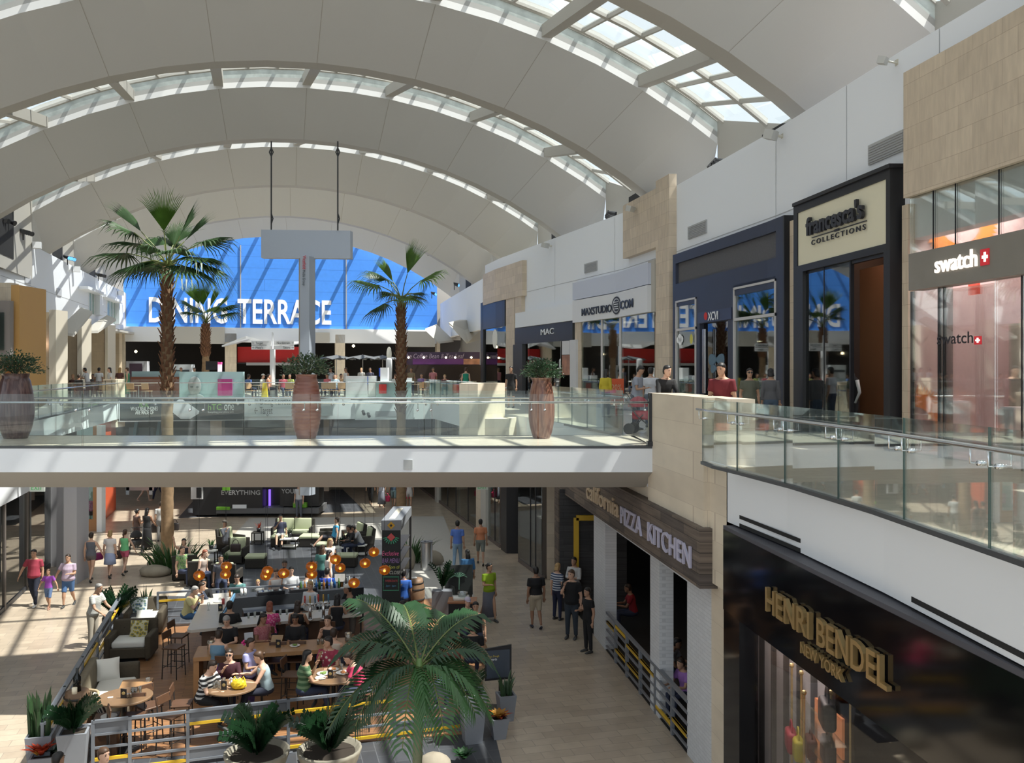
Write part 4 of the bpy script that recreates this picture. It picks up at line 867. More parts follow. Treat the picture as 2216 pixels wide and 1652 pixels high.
# recessed windows in the left white wall
for i, (pa, pb, y0, y1) in enumerate(((193, 216, 641, 678), (232, 258, 658, 697))):
    z0 = lz((pa+pb)/2, y1+3, .02); z1 = lz((pa+pb)/2, y0-3, .02); t = thing('window_%d' % (i+1), None, None, tuple(lat((pa+pb)/2, .02, z0))); t['kind'] = 'structure'
    m = MB(); lpan(m, pa, pb, z0, z1, .012, .02); part(t, 'window_pane', m, mat('window_green', (.25, .36, .33), .25))
    m = MB(); 
    for f_ in (0, .25, .5, .75, 1): p = pa+(pb-pa)*f_; lpan(m, p-.5, p+.5, z0, z1, .03, .03)
    part(t, 'window_bar', m, M_white)
    m = MB(); lpan(m, pa-2, pb+9, z1, z1+.18, .6, .6); lpan(m, pb, pb+9, z0, z1, .35, .35); part(t, 'window_hood', m, M_whiter)
# near left: stone block with framed picture and a reveal whose orange light is in its colour
t = thing('shopfront', 'limestone and orange-lit shop front at the left picture edge above the bridge', 'shop front', tuple(P(10, 800, 38)))
m = MB(); cambox(m, -60, 24, 38.4, 2.1, 3.7, .6); cambox(m, -60, -5, 38.4, ZL, 2.1, .6); part(t, 'stone_frame', m, M_stone2)
m = MB(); cambox(m, 24, 42, 38.4, ZL, 3.6, 2.2); part(t, 'lit_reveal', m, mat('reveal_glow_orange', (.62, .36, .13), .6))
m = MB(); cambox(m, -60, 21, 37.9, .55, 2.9, .3); part(t, 'grey_box', m, mat('box_taupe', (.28, .25, .24), .6))
m = MB(); cambox(m, -60, 8, 37.8, .8, 2.4, .05); part(t, 'window_pane', m, M_shop)
m = MB(); cambox(m, -60, 24, 38.9, ZL, .6, .1); part(t, 'orange_wall', m, mat('orange_wall', (.45, .2, .06), .6))
m = MB(); cambox(m, 42, 56, 42, ZL, 2.8, .1); tag(m.build('dark_doorway', M_blk), 'dark doorway between the orange reveal and the limestone pier', 'doorway')
def vent_l(px, py, label):
    c = lat(px, .03, lz(px, py)); m = MB(); m.box((0, 0, 0), (.05, .95, .42), rz=.235); t = thing('air_vent', label, 'air vent', tuple(c)); m.build('frame', mat('vent_pale', (.5, .51, .53), .5), t)
vent_l(60, 605, 'pale square vent on the sunlit left wall, nearer one'); vent_l(128, 633, 'pale square vent on the sunlit left wall, farther one')
for px, py, lb in ((80, 536, 'white loudspeaker on the left parapet, nearest'), (166, 587, 'white loudspeaker on the left parapet, second'), (262, 638, 'white loudspeaker on the left parapet by the blue wall')):
    c = lat(px, .25, lz(px, py)); t = thing('wall_speaker', lb, 'loudspeaker', tuple(c)); m = MB(); m.box((0, 0, 0), (.4, .4, .32), rz=.4); m.build('cabinet', M_white, t); m = MB(); m.tube([(-.2, 0, 0), (-.5, 0, -.05)], .05, 6); m.build('bracket', M_white, t)
for px, py, lb, n_, lit in ((8, 473, 'dark stage light cluster at the left picture edge', 3, False), (50, 498, 'large dark stage light cluster above the left parapet', 6, False), (146, 555, 'blue-lit stage light cluster above the left parapet', 5, True), (213, 592, 'small dark stage light cluster behind the left palm leaves', 4, False)):
    Y = lp(px)[1]-.4; c = P(px, py, Y); spotcluster(tuple(c), lb, n_, lit, sc=.9)
# ================================================================ ground floor, left shops
LC = (-7.9, .28)
def gl(px, off=0.): x, y = line(px, LC[0]+off, LC[1]); return Vector((x, y, ZG))
def glpan(m, pa, pb, z0, z1, off=0., th=.1, mi=None): a, b = gl(pa, off), gl(pb, off); return m.prism([(a.x, a.y), (b.x, b.y), (b.x-th, b.y), (a.x-th, a.y)], z0, z1, mi)
t = thing('shop_window', 'large sunlit shop window with mannequins on the lower left', 'shop window', tuple(gl(20)))
m = MB(); glpan(m, -500, 60, ZG+.1, -4.1, 0, .02); part(t, 'window_pane', m, M_shop)
m = MB(); 
for p in (12, 60, -60, -200): m = MB(); glpan(m, p-1.5, p+1.5, ZG, -4.1, .04, .1); part(t, 'window_post', m, mat('bronze_frame', (.13, .11, .10), .4))
m = MB(); glpan(m, -500, 60, ZG, ZG+.14, .03, .1); part(t, 'plinth', m, M_slate)
m = MB(); glpan(m, -500, 110, -4.15, ZL-.9, .05, .1); struct('trim_24', m, M_white)
m = MB(); a, b = gl(-500), gl(110); n = Vector((-3.5, -1, 0)); q = lambda v, z: Vector((v.x, v.y, z))
m.quad(q(a+n, ZG), q(b+n, ZG), q(b+n, -3), q(a+n, -3)); m.quad(q(b, ZG), q(b+n, ZG), q(b+n, -3), q(b, -3)); m.quad(q(a, -4), q(b, -4), q(b+n, -4), q(a+n, -4)); part(t, 'interior', m, mat('left_shop_interior', (.22, .2, .18), .8))
t = thing('shop_window', 'darker shop window with gold wall pattern beside the grey posts, lower left', 'shop window', tuple(gl(85)))
m = MB(); glpan(m, 64, 110, ZG+.1, -4.1, 0, .02); part(t, 'window_pane', m, M_shop); m = MB(); glpan(m, 64, 110, ZG, ZG+.15, .03, .1); part(t, 'plinth', m, M_slate)
m = MB(); glpan(m, 66, 84, -6, -4.3, -.6, .05); part(t, 'gold_pattern', m, mat('gold_pattern', (.35, .22, .05), .5, var=.8, scale=4))
for pa, pb, of, lb in ((110, 122, 0, 'slim pale grey post on the lower left, left one'), (122, 137, .5, 'pale grey post on the lower left, middle one'), (138, 166, 1.1, 'broad pale grey post on the lower left, right one')):
    m = MB(); a = gl(pa, of); b = P(pb, 800, a.y); m.prism([(a.x, a.y), (b.x, a.y), (b.x-.1, a.y+1.1), (a.x-.2, a.y+1.1)], ZG, ZL-.95); tag(m.build('grey_post', mat('post_grey', (.48, .47, .50), .6)), lb, 'post')
t = thing('shop_window', 'small shop corner with timber frame and green back wall on the lower left', 'shop window', tuple(G(190, 1150)))
Yb = G(190, 1150).y
m = MB(); cambox(m, 166, 208, Yb+1.2, ZG, ZC, .1); part(t, 'green_wall', m, mat('mint_wall', (.30, .42, .33), .7))
m = MB(); cambox(m, 201, 209, Yb, ZG, ZC, .15); cambox(m, 174, 201, Yb, ZG, ZG+.55, .1); part(t, 'timber_frame', m, mat('timber_orange', (.45, .22, .09), .5))
m = MB(); cambox(m, 166, 201, Yb, ZG+.55, ZC, .02); part(t, 'window_pane', m, M_shop)
m = MB(); cambox(m, 209, 220, Yb-.2, ZG, ZC, .4); tag(m.build('white_post', M_white), 'white post between the timber-framed shop and the red wall, lower left', 'post')
m = MB(); a, b = G(220, 1132), G(251, 1103); m.prism([(a.x, a.y), (b.x, b.y), (b.x-.2, b.y), (a.x-.2, a.y)], ZG, ZC); tag(m.build('red_wall', mat('red_orange_wall', (.55, .10, .04), .5)), 'red-orange shop wall on the lower left beyond the white post', 'wall panel')
# ================================================================ under the dining terrace
m = MB(); stbox(m, 64, 64.3, -16, 14, ZG, ZL-1.0); struct('wall_back_lower', m, mat('lower_back_wall', (.10, .095, .09), .7))
for i, (pa, pb) in enumerate(((455, 480), (617, 640), (815, 843), (700, 712))):
    m = MB(); Y = 54+i*.4; cambox(m, pa, pb, Y, ZG, ZL-1.1, .6); tag(m.build('column', M_stone2), ('pale stone column under the terrace, leftmost', 'pale stone column under the terrace near the middle vase', 'pale stone column under the terrace near the slim palm', 'slim pale stone column under the terrace beside the middle vase')[i], 'column')
t = thing('escalator', 'steel and glass escalator rising under the terrace, behind the left vase', 'escalator', tuple(P(305, 1000, 52)))
for px in (282, 332):
    a = P(px+14, 905, 56); b = P(px-6, 1035, 48.6); m = MB(); d = Vector((.09, 0, 0)); 
    m.add([a-d, a+d, b+d, b-d, a-d+Vector((0, 0, -.9)), a+d+Vector((0, 0, -.9)), b+d+Vector((0, 0, -.9)), b-d+Vector((0, 0, -.9))], [(0, 1, 2, 3), (7, 6, 5, 4), (0, 4, 5, 1), (1, 5, 6, 2), (2, 6, 7, 3), (3, 7, 4, 0)]); part(t, 'balustrade', m, mat('escalator_blue', (.35, .5, .58), .25))
m = MB(); a = P(305, 925, 56); b = P(303, 1050, 48.6); d = Vector((.75, 0, 0)); m.add([a-d, a+d, b+d, b-d, a-d-Vector((0, 0, .3)), a+d-Vector((0, 0, .3)), b+d-Vector((0, 0, .3)), b-d-Vector((0, 0, .3))], [(0, 1, 2, 3), (7, 6, 5, 4), (0, 4, 5, 1), (1, 5, 6, 2), (2, 6, 7, 3), (3, 7, 4, 0)]); part(t, 'steps', m, M_grey)
# advertising panels on the terrace fascia
def fy(px, off=0.):                                   # point on the terrace edge line
    r = (px-CX)/F; d = fe1-fe0; tt = (r*fe0.y-fe0.x)/(d.x-r*d.y); v = fe0+d*tt; n = Vector((d.y, -d.x, 0)).normalized(); return Vector((v.x+n.x*off, v.y+n.y*off, 0))
def fpan(pa, pb, z0, z1, off=.14, th=.06):
    m = MB(); a, b, c, d = fy(pa, off), fy(pb, off), fy(pb, off-th), fy(pa, off-th); return m.prism([v[:2] for v in (a, b, c, d)], z0, z1)
def fz(px, py): return (HY-py)/F*fy(px, .2).y
def ftext(par, body, mt, pa, pb, py, h, off=.16, **k):
    a, b = fy(pa, off), fy(pb, off); z = fz((pa+pb)/2, py); return text('ad_lettering', body, mt, (a.x, a.y, z), b-a, h=h, width=(b-a).length, ext=.01, parent=par, **k)
M_adblk = mat('ad_black', (.022, .03, .032), .3); M_adw = mat('ad_white', (.7, .72, .72), .5); M_adg = mat('ad_green', (.2, .42, .08), .5)
t = thing('ad_banner', 'black phone advertising banner with white lettering on the terrace edge', 'banner', tuple(fy(392)+Vector((0, 0, fz(392, 912)))))
part(t, 'panel', fpan(257, 529, fz(392, 910), fz(392, 862)), M_adblk)
ftext(t, 'METAL', M_adg, 303, 323, 881, .26); ftext(t, 'WHAT REAL PHONES', M_adw, 284, 343, 889, .2, bold=.01); ftext(t, 'ARE MADE OF', M_adw, 294, 334, 897, .2, bold=.01)
ftext(t, 'hTC', M_adg, 451, 480, 888, .32); ftext(t, 'one', M_adw, 486, 507, 888, .3); ftext(t, "Everything your phone isn't", M_adw, 451, 506, 894, .1)
c = (fy(400)+fy(401))*.5; dv = (fe1-fe0).normalized()
pp = [(372, 876), (388, 865), (396, 865), (432, 890), (430, 896), (412, 907), (392, 907), (371, 890)]
m = MB(); pts = []; 
for px, py in pp: v = fy(px, .17); pts.append(Vector((v.x, v.y, fz(px, py))))
n_ = len(pts); nn = Vector((.03, -.06, 0)); m.add([p+nn for p in pts]+pts, [tuple(range(n_)), tuple(range(2*n_-1, n_-1, -1))]+[(i, (i+1) % n_, (i+1) % n_+n_, i+n_) for i in range(n_)])
part(t, 'phone_picture', m, mat('phone_silver', (.68, .71, .76), .35))
t = thing('direction_sign', 'wide pale direction sign reading Dining Terrace and Target on the terrace edge', 'sign', tuple(fy(620)+Vector((0, 0, fz(620, 901)))))
part(t, 'panel', fpan(529, 720, fz(620, 901), fz(620, 861), .22), mat('sign_pale', (.60, .65, .66), .5))
M_txt = mat('sign_text_grey', (.07, .09, .10), .5)
ftext(t, '\u2191 Dining Terrace', M_txt, 552, 629, 876, .40, off=.24); ftext(t, '\u2190 Target', M_txt, 551, 590, 896, .40, off=.24); ftext(t, 'n', M_txt, 690, 695, 895, .28, off=.24)
t = thing('camera_panel', 'pale fascia panel with small cameras and vents right of the direction sign', 'fascia panel', tuple(fy(880)+Vector((0, 0, fz(880, 908)))))
part(t, 'panel', fpan(768, 992, fz(880, 908), fz(880, 866), .12), mat('fascia_pale', (.66, .70, .71), .5))
part(t, 'vent', fpan(813, 878, fz(840, 902), fz(840, 890), .14), M_grey)
for px, py in ((785, 890), (796, 895)): v = fy(px, .3); m = MB(); m.tube([(v.x, v.y, fz(px, py)), (v.x+.1, v.y-.25, fz(px, py)-.15)], .09, 8); part(t, 'camera', m, M_black)
# ================================================================ dining terrace: kiosks and food court
def tbox(px0, px1, py0, py1, Y, d=1.): a = P(px0, py1, Y); b = P(px1, py0, Y); m = MB(); m.prism([(a.x, Y), (b.x, Y), (b.x, Y+d), (a.x, Y+d)], a.z, b.z); return m
def tb(par, name, px0, px1, py0, py1, Y, d, mt): m = tbox(px0, px1, py0, py1, Y, d); return part(par, name, m, mt)
def floor_y(Y): return HY - ZL*F/Y
M_teal = mat('frosted_teal', (.36, .52, .55), .35); M_brn = mat('kiosk_brown', (.17, .06, .035), .45)
t = thing('cafe_counter', 'pale teal glass and brown timber cafe counter on the terrace, left', 'counter', tuple(P(335, floor_y(50), 50)))
tb(t, 'glass_screen', 285, 390, 804, 820, 51, .1, M_teal); tb(t, 'timber_front', 283, 389, 816, floor_y(50.6), 50.6, .6, M_brn)
t = thing('ad_kiosk', 'large pale teal advertising kiosk with grey portrait and magenta square', 'kiosk', tuple(P(457, floor_y(49.5), 49.5)))
tb(t, 'teal_panel', 388, 526, 805, floor_y(49.5), 49.5, .3, M_teal); tb(t, 'magenta_square', 471, 502, 821, 857, 49.4, .08, mat('magenta', (.42, .05, .22), .5))
m = MB(); c = P(421, 836, 49.42); m.sph(c, .46, 20, sc=(.8, .12, 1.15)); m.sph(c+Vector((.05, 0, -.62)), .42, 16, sc=(1.1, .1, .5)); part(t, 'portrait', m, mat('portrait_grey', (.30, .33, .34), .7))
m = MB(); c = P(421, 838, 49.36); m.box(c+Vector((-.16, 0, 0)), (.14, .02, .04)); m.box(c+Vector((.16, 0, 0)), (.14, .02, .04)); part(t, 'portrait_eyes', m, M_txt)
tb(t, 'pink_light_post', 471, 478, 785, 805, 49.6, .2, mat('lit_post', (.8, .6, .7), .5, emit=(1, .7, .85), es=1)); tb(t, 'pink_cap', 471, 478, 784, 789, 49.55, .25, mat('magenta_lit', (.9, .1, .4), .5))
t = thing('monitor', 'black display monitor on top of the advertising kiosk', 'monitor', tuple(P(457, 805, 49.8))); tb(t, 'screen', 445, 471, 782, 801, 49.8, .12, M_blk)
for px0, px1, py0, lb in ((797, 813, 814, 'slim white terminal stand on the terrace, left of the slim palm'), (823, 839, 796, 'tall white display tower beside the slim palm trunk')):
    t = thing('display_tower', lb, 'display tower', tuple(P((px0+px1)/2, floor_y(51), 51))); tb(t, 'tower', px0, px1, py0, floor_y(51), 51, .5, mat('tower_white', (.8, .82, .84), .4))
t = thing('display_tower', 'rounded grey-white display tower behind the slim palm trunk', 'display tower', tuple(P(842, floor_y(53), 53))); m = MB(); c = P(842, floor_y(53), 53); m.rbox((0, 0, 1.15), (.35, .3, 2.3), .12); m.build('tower', mat('tower_grey', (.6, .62, .64), .4), t, True)
t = thing('phone_kiosk', 'glassy white sales kiosk with a red panel on the terrace', 'kiosk', tuple(P(850, floor_y(50.8), 50.8)))
tb(t, 'counter_top', 813, 892, 826, 829, 50.7, 1., M_white); tb(t, 'glass_front', 814, 890, 829, floor_y(50.8), 50.8, .1, M_teal); tb(t, 'red_panel', 820, 836, 832, 852, 50.7, .08, mat('kiosk_red', (.5, .03, .03), .5)); tb(t, 'side_panel', 874, 891, 818, 829, 50.8, .1, M_white)
t = thing('sales_booth', 'white booth with blue side panels behind the terminal stand', 'kiosk', tuple(P(785, floor_y(52.5), 52.5)))
tb(t, 'white_front', 748, 795, 814, floor_y(52.5), 52.5, .1, mat('booth_white', (.62, .66, .72), .5)); tb(t, 'blue_panel', 795, 802, 816, 832, 52.5, .1, mat('booth_blue', (.02, .08, .5), .5)); tb(t, 'blue_panel', 820, 823, 797, 815, 51.3, .3, mat('booth_blue', (0, 0, 0)))
# food court fronts
t = thing('food_counter', 'red food counter front under a grey folded canopy in the food court', 'food counter', tuple(P(580, floor_y(73), 73)))
tb(t, 'red_front', 514, 653, 751, 785, 73, .3, mat('food_red', (.38, .008, .008), .4)); tb(t, 'grey_shelf', 533, 655, 785, 791, 72.6, .6, mat('shelf_grey', (.3, .3, .31), .4)); tb(t, 'dark_band', 488, 534, 785, 788, 72.8, .5, M_blk)
a = P(480, 751, 72); b = P(532, 733, 71); c = P(585, 750, 71); d = P(655, 742, 72); m = MB(); m.add([a, b, c, d, a+Vector((0, 1.6, 0)), b+Vector((0, 1.6, .0)), c+Vector((0, 1.6, 0)), d+Vector((0, 1.6, 0))]+[], [(0, 1, 5, 4), (1, 2, 6, 5), (2, 3, 7, 6), (0, 4, 5, 1), (1, 5, 6, 2), (2, 6, 7, 3)]); m.add([a+Vector((0, 0, .12)), b+Vector((0, 0, .2)), c+Vector((0, 0, .3)), d+Vector((0, 0, .12)), a, b, c, d], [(4, 5, 1, 0), (5, 6, 2, 1), (6, 7, 3, 2)]); part(t, 'folded_canopy', m, M_white)
t = thing('food_kiosk', 'grey kiosk with dark shutter at the left end of the food court', 'kiosk', tuple(P(296, floor_y(66), 66)))
tb(t, 'grey_frame', 273, 318, 782, floor_y(66), 66, .5, mat('kiosk_grey', (.42, .43, .46), .5)); tb(t, 'dark_shutter', 280, 307, 787, floor_y(65.9), 65.9, .06, mat('shutter_plum', (.05, .03, .05), .5))
t = thing('white_cart', 'white food cart with lettered side behind the big palm trunk', 'cart', tuple(P(393, floor_y(64), 64))); tb(t, 'cart_body', 372, 413, 789, floor_y(64), 64, .8, mat('cart_white', (.6, .64, .66), .5)); tb(t, 'dark_stripe', 375, 409, 801, 806, 63.9, .05, M_txt)
t = thing('coffee_shop', 'dark coffee stand with purple sign band beyond the slim palm', 'coffee shop', tuple(P(958, floor_y(60), 60)))
tb(t, 'sign_band', 876, 1038, 762, 790, 60, .3, mat('sign_purple', (.035, .018, .05), .4)); tb(t, 'purple_band', 893, 1003, 777, 789, 59.9, .08, mat('band_purple', (.10, .02, .14), .5)); tb(t, 'pictures', 1003, 1038, 777, 789, 59.9, .08, mat('poster_warm', (0, 0, 0)))
tb(t, 'back_wall', 880, 1040, 790, floor_y(62), 62, .1, mat('coffee_dark', (.035, .02, .015), .6))
a = P(874, 776, 59.9); text('sign_lettering', 'The Coffee Bean & Tea Leaf', mat('sign_mauve', (.30, .24, .32), .5), a, (1, 0, 0), h=.32, width=P(1005, 776, 59.9).x-a.x, ext=.02, parent=t, shear=.2)
tb(t, 'counter', 905, 1030, 826, floor_y(59), 59, .8, mat('counter_cream', (.52, .5, .42), .5))
for px in (884, 917, 965, 985, 1020): m = MB(); m.sph(P(px, 774, 59.3), .07, 8); part(t, 'bulb', m, M_lamp)
m = MB(); c = P(842, 766, 58); m.lathe([(.02, -.05), (.45, -.05), (.45, .05), (.02, .05)], seg=20); m.v = [(c.x+v[0]*.35, c.y+v[2], c.z+v[1]) for v in m.v]; tag(m.build('round_sign', mat('sign_cream', (0, 0, 0))), 'small round hanging sign left of the coffee stand', 'sign')
m = MB(); 
for px, py, lb in ((294, 761, 'small glowing pendant lamp in the dark food court, left'), (240, 773, 'small glowing lamp beside the third limestone pier'), (765, 749, 'small ceiling lamp over the market umbrellas')):
    m = MB(); m.sph(P(px, py, 74 if px != 240 else 62), .12, 8); tag(m.build('pendant_lamp', M_lamp), lb, 'lamp')
# hanging steel column sign
Yh = 41.5
t = thing('hanging_sign', 'grey T-shaped hanging sign column suspended on two black cables', 'hanging sign', tuple(P(660, 1072, Yh)))
M_hs = mat('sign_steel', (.42, .46, .53), .45, .3); M_hs2 = mat('sign_steel_side', (.40, .37, .33), .5, .2)
a, b = P(565, 560, Yh), P(755, 497, Yh); m = MB(); m.prism([(a.x, Yh), (b.x, Yh+.35), (b.x+.05, Yh+.75), (a.x, Yh+.5)], a.z+.05, b.z); part(t, 'head_box', m, M_hs)
a, b = P(651, 1072, Yh), P(679, 560, Yh); m = MB(); m.prism([(a.x, Yh-.15), (a.x+.42, Yh-.15), (a.x+.6, Yh+.3), (a.x, Yh+.5)], a.z, b.z+.1); part(t, 'column', m, M_hs)
m = MB(); m.prism([(a.x-.12, Yh+.1), (a.x-.01, Yh-.1), (a.x-.01, Yh+.5), (a.x-.12, Yh+.5)], a.z, b.z+.02); part(t, 'side_panel', m, M_hs2)
text('sign_lettering', 'Westfield', mat('sign_red3', (.6, .03, .05), .5), P(655, 553, Yh-.2), (0, 0, -1), (1, 0, 0), h=.16, width=.62, ext=.01, parent=t)
text('sign_lettering', 'Media Group', M_txt, P(655, 585, Yh-.2), (0, 0, -1), (1, 0, 0), h=.13, width=.7, ext=.01, parent=t)
for px in (587, 731):
    a, b = P(px, 499, Yh+.2), P(px, 306, Yh+.2); m = MB(); m.tube([a, b], .035, 6); ln = (b-a).length
    m.tube([b-Vector((0, 0, .7)), b-Vector((.09, 0, .5)), b-Vector((0, 0, .3))], .03, 6); m.tube([b-Vector((0, 0, .7)), b-Vector((-.09, 0, .5)), b-Vector((0, 0, .3))], .03, 6); m.tube([a+Vector((0, 0, .3)), a+Vector((.08, 0, .55)), a+Vector((0, 0, .8))], .03, 6); part(t, 'cable', m, M_black)
# finger post
Y = 51.5; t = thing('finger_post', 'white finger post with four direction boards on the terrace', 'signpost', tuple(P(590, floor_y(Y), Y)))
m = MB(); a = P(590, floor_y(Y), Y); m.tube([(0, 0, 0), (0, 0, 2.8)], .16, 8); m.tube([(0, 0, 2.8), (0, 0, 3.75)], .05, 8); m.build('post', M_white, t)
for k, (s, x0, x1, py, px) in enumerate((('\u2190 Target', 544, 587, 746, 546), ("\u2190 Macy's", 544, 587, 756, 546), ('Nordstrom \u2192', 592, 636, 746, 599), ('Sears \u2192', 592, 636, 756, 613))):
    tb(t, 'direction_board', x0, x1, py-8.2, py+.8, Y-.2, .05, mat('board_white', (.75, .76, .78), .5)); a = P(px, py-1.2, Y-.22); w_ = (36 if k == 2 else 23)*Y/F
    text('board_lettering', s, M_txt, a, (1, 0, 0), h=.13, width=w_, ext=.005, parent=t)
# ================================================================ plants
rnd = random.Random(11)
M_fan = leafmat('fan_leaf', (.032, .075, .022), .45, .22); M_fan2 = leafmat('fan_leaf_bright', (.085, .17, .025), .45, .4)
M_trunk = mat('palm_trunk', (.24, .155, .085), .9, var=.35, scale=8, bump=.6)
M_boot = mat('palm_boot', (.16, .075, .038), .9, var=.4, scale=10)
M_pet = mat('petiole', (.14, .17, .05), .6)
def fan_frond(par, base, hub, d, R, mt, droop=.35, spread=2.0, n=26, seed=0):
    """one fan leaf: petiole from base to hub, blade of joined then free drooping segments"""
    r_ = random.Random(seed); base, hub, d = Vector(base), Vector(hub), Vector(d).normalized()
    m = MB(); mid = base.lerp(hub, .5)+Vector((0, 0, .12)); m.tube([base, mid, hub], [.035, .025, .02], 5, mi=1)
    up = Vector((0, 0, 1)); nrm = up-d*up.dot(d)
    if nrm.length < .25: nrm = Vector((hub.x-base.x, hub.y-base.y, 0)) - d*0 + Vector((0, -.6, 0)); nrm -= d*nrm.dot(d)
    nrm.normalize(); sd_ = d.cross(nrm)
    A = [(-spread+2*spread*i/n) for i in range(n+1)]
    def pt(a, r, fold=0, dr=0):
        v = d*math.cos(a)+sd_*math.sin(a); p = hub+v*r - nrm*(abs(math.sin(a))*r*.18) + nrm*fold
        return p - Vector((0, 0, 1))*dr
    for i in range(n):
        a0, a1 = A[i], A[i+1]; am = (a0+a1)/2; L = R*(.55+.45*math.cos(am*.62))*(1+r_.uniform(-.06, .06)); j = L*(.48 if abs(am) < 1.2 else .35)
        f = .018*R; fold = -f
        p0, p1, pm = pt(a0, j), pt(a1, j), pt(am, j, f); h = hub
        m.add([h, p0, pm, p1], [(0, 1, 2), (0, 2, 3)], 0)
        dr1 = droop*L*.10; dr2 = droop*L*(.35+r_.uniform(0, .35))
        wv = sd_*math.cos(am)-d*math.sin(am); w_ = (p1-p0).length*.30
        q = pt(am, j+(L-j)*.5, 0, dr1); e = pt(am+r_.uniform(-.04, .04), L*(1-.10*droop), 0, dr2)
        m.add([p0, pm, p1, q-wv*w_, q+wv*w_, e], [(0, 1, 3), (1, 4, 3), (1, 2, 4), (3, 4, 5)], 0)
    return m.build('frond', [mt, M_pet], par)
def fan_palm(label, px, base_y, top_y, Y, r0, tips, zbase=ZG, boot=.45, seed=1, R=1.25, k=1.0):
    b = P(px, 800, Y); b.z = zbase; top = P(px, top_y, Y); H = top.z-zbase
    t = thing('fan_palm', label, 'palm tree', tuple(b)); r_ = random.Random(seed)
    m = MB(); n = 40; prof = []
    for i in range(n+1):
        f = i/n; r = r0*(1.15-.25*f)*(1+.04*math.sin(i*2.1)); prof.append((r*(1.35 if f < .02 else 1), H*f))
    m.lathe(prof, (0, 0, 0), 16, fn=lambda r, z, a: r*(1+.05*math.sin(7*a+z*9)+.04*math.sin(3*a-z*5))); m.build('trunk', M_trunk, t, True)
    m = MB(); nb = int(150*boot*2)
    for i in range(nb):                           # old leaf bases
        z = H*(1-boot*(i/nb)) - .1; a = i*2.399; r = r0*(1.0 if z < H*.9 else .9); L = .17*(1+r_.uniform(-.3, .5))*k; w_ = .08*k
        o_ = Vector((math.cos(a)*r, math.sin(a)*r, z)); u = Vector((math.cos(a), math.sin(a), 0)); s_ = Vector((-u.y, u.x, 0)); e = o_+u*L*.55+Vector((0, 0, L*.9))
        m.add([o_-s_*w_, o_+s_*w_, o_+s_*w_+Vector((0, 0, -.1)), o_-s_*w_+Vector((0, 0, -.1)), e+s_*.03, e-s_*.03, e+u*.03], [(0, 1, 4, 5), (1, 2, 6, 4), (3, 0, 5, 6), (2, 3, 6), (4, 6, 5)])
    m.build('leaf_bases', M_boot, t)
    hubz = H
    for i, (tx, ty, dy, kind) in enumerate(tips):
        tip = P(tx, ty, Y+dy) - b; base = Vector((0, 0, H+r_.uniform(-.05, .25))); v = tip-base; Ls = v.length; Rk = min(Ls*.62, R*1.45); hub = base+v.normalized()*(Ls-Rk)+Vector((0, 0, .10*Ls if abs(v.z) < Ls*.7 else 0))
        d = (tip-hub); fan_frond(t, base, hub, d, d.length*1.04, M_fan2 if kind else M_fan, droop=.15 if v.z > Ls*.7 else .5, spread=.62 if v.z > Ls*.7 else 1.75, seed=seed*100+i)
    m = MB()
    for i in range(26):
        a = r_.uniform(0, 2*PI); e = r_.uniform(.2, 1.1); L = r_.uniform(.5, 1.0)*k; p0 = Vector((0, 0, H)); v = Vector((math.cos(a)*math.cos(e), math.sin(a)*math.cos(e), math.sin(e)))
        m.tube([p0, p0+v*L*.6, p0+v*L+Vector((0, 0, -.3*L))], [.012, .008, .003], 3)
    m.build('fibre', M_pet, t); return t
fan_palm('large fan palm with dark shaggy trunk, left of the hanging sign', 362, 1200, 578, 36.2, .215, [
    (345, 400, -.6, 1), (428, 422, .3, 0), (455, 450, 1.0, 0), (250, 428, .4, 0), (208, 462, -.3, 0), (232, 520, 1.2, 0), (178, 552, 0, 0), (210, 603, -.8, 0), (310, 590, 1.6, 0), (525, 503, 0, 0), (505, 565, -.7, 0), (525, 605, .5, 0), (300, 520, -1.6, 0), (400, 530, -1.8, 0), (345, 500, 2.0, 0), (395, 470, 1.8, 0), (455, 610, -1.5, 0), (290, 600, 1.0, 0)], seed=3)
fan_palm('slim fan palm with tan trunk, right of the hanging sign', 868, 1118, 655, 45.0, .215, [
    (900, 512, -.4, 1), (822, 548, .4, 1), (975, 572, .5, 1), (742, 600, 0, 1), (785, 575, 1.2, 0), (930, 632, -.6, 0), (775, 690, .2, 0), (925, 650, 1.2, 0), (905, 655, -1.4, 1), (830, 640, 1.6, 0), (815, 625, -1.2, 0)], seed=5, boot=.5, R=1.3)
fan_palm('small far fan palm in front of the blue wall', 445, 0, 700, 63, .23, [
    (430, 598, -.5, 1), (470, 612, .5, 1), (500, 628, .8, 1), (380, 640, 0, 0), (385, 672, .8, 0), (528, 652, -.4, 0), (535, 672, .6, 0), (410, 655, -1.2, 0), (480, 655, -1.2, 1), (412, 605, 1.0, 1)], zbase=ZL, seed=8, boot=.45, R=1.4, k=1.2)
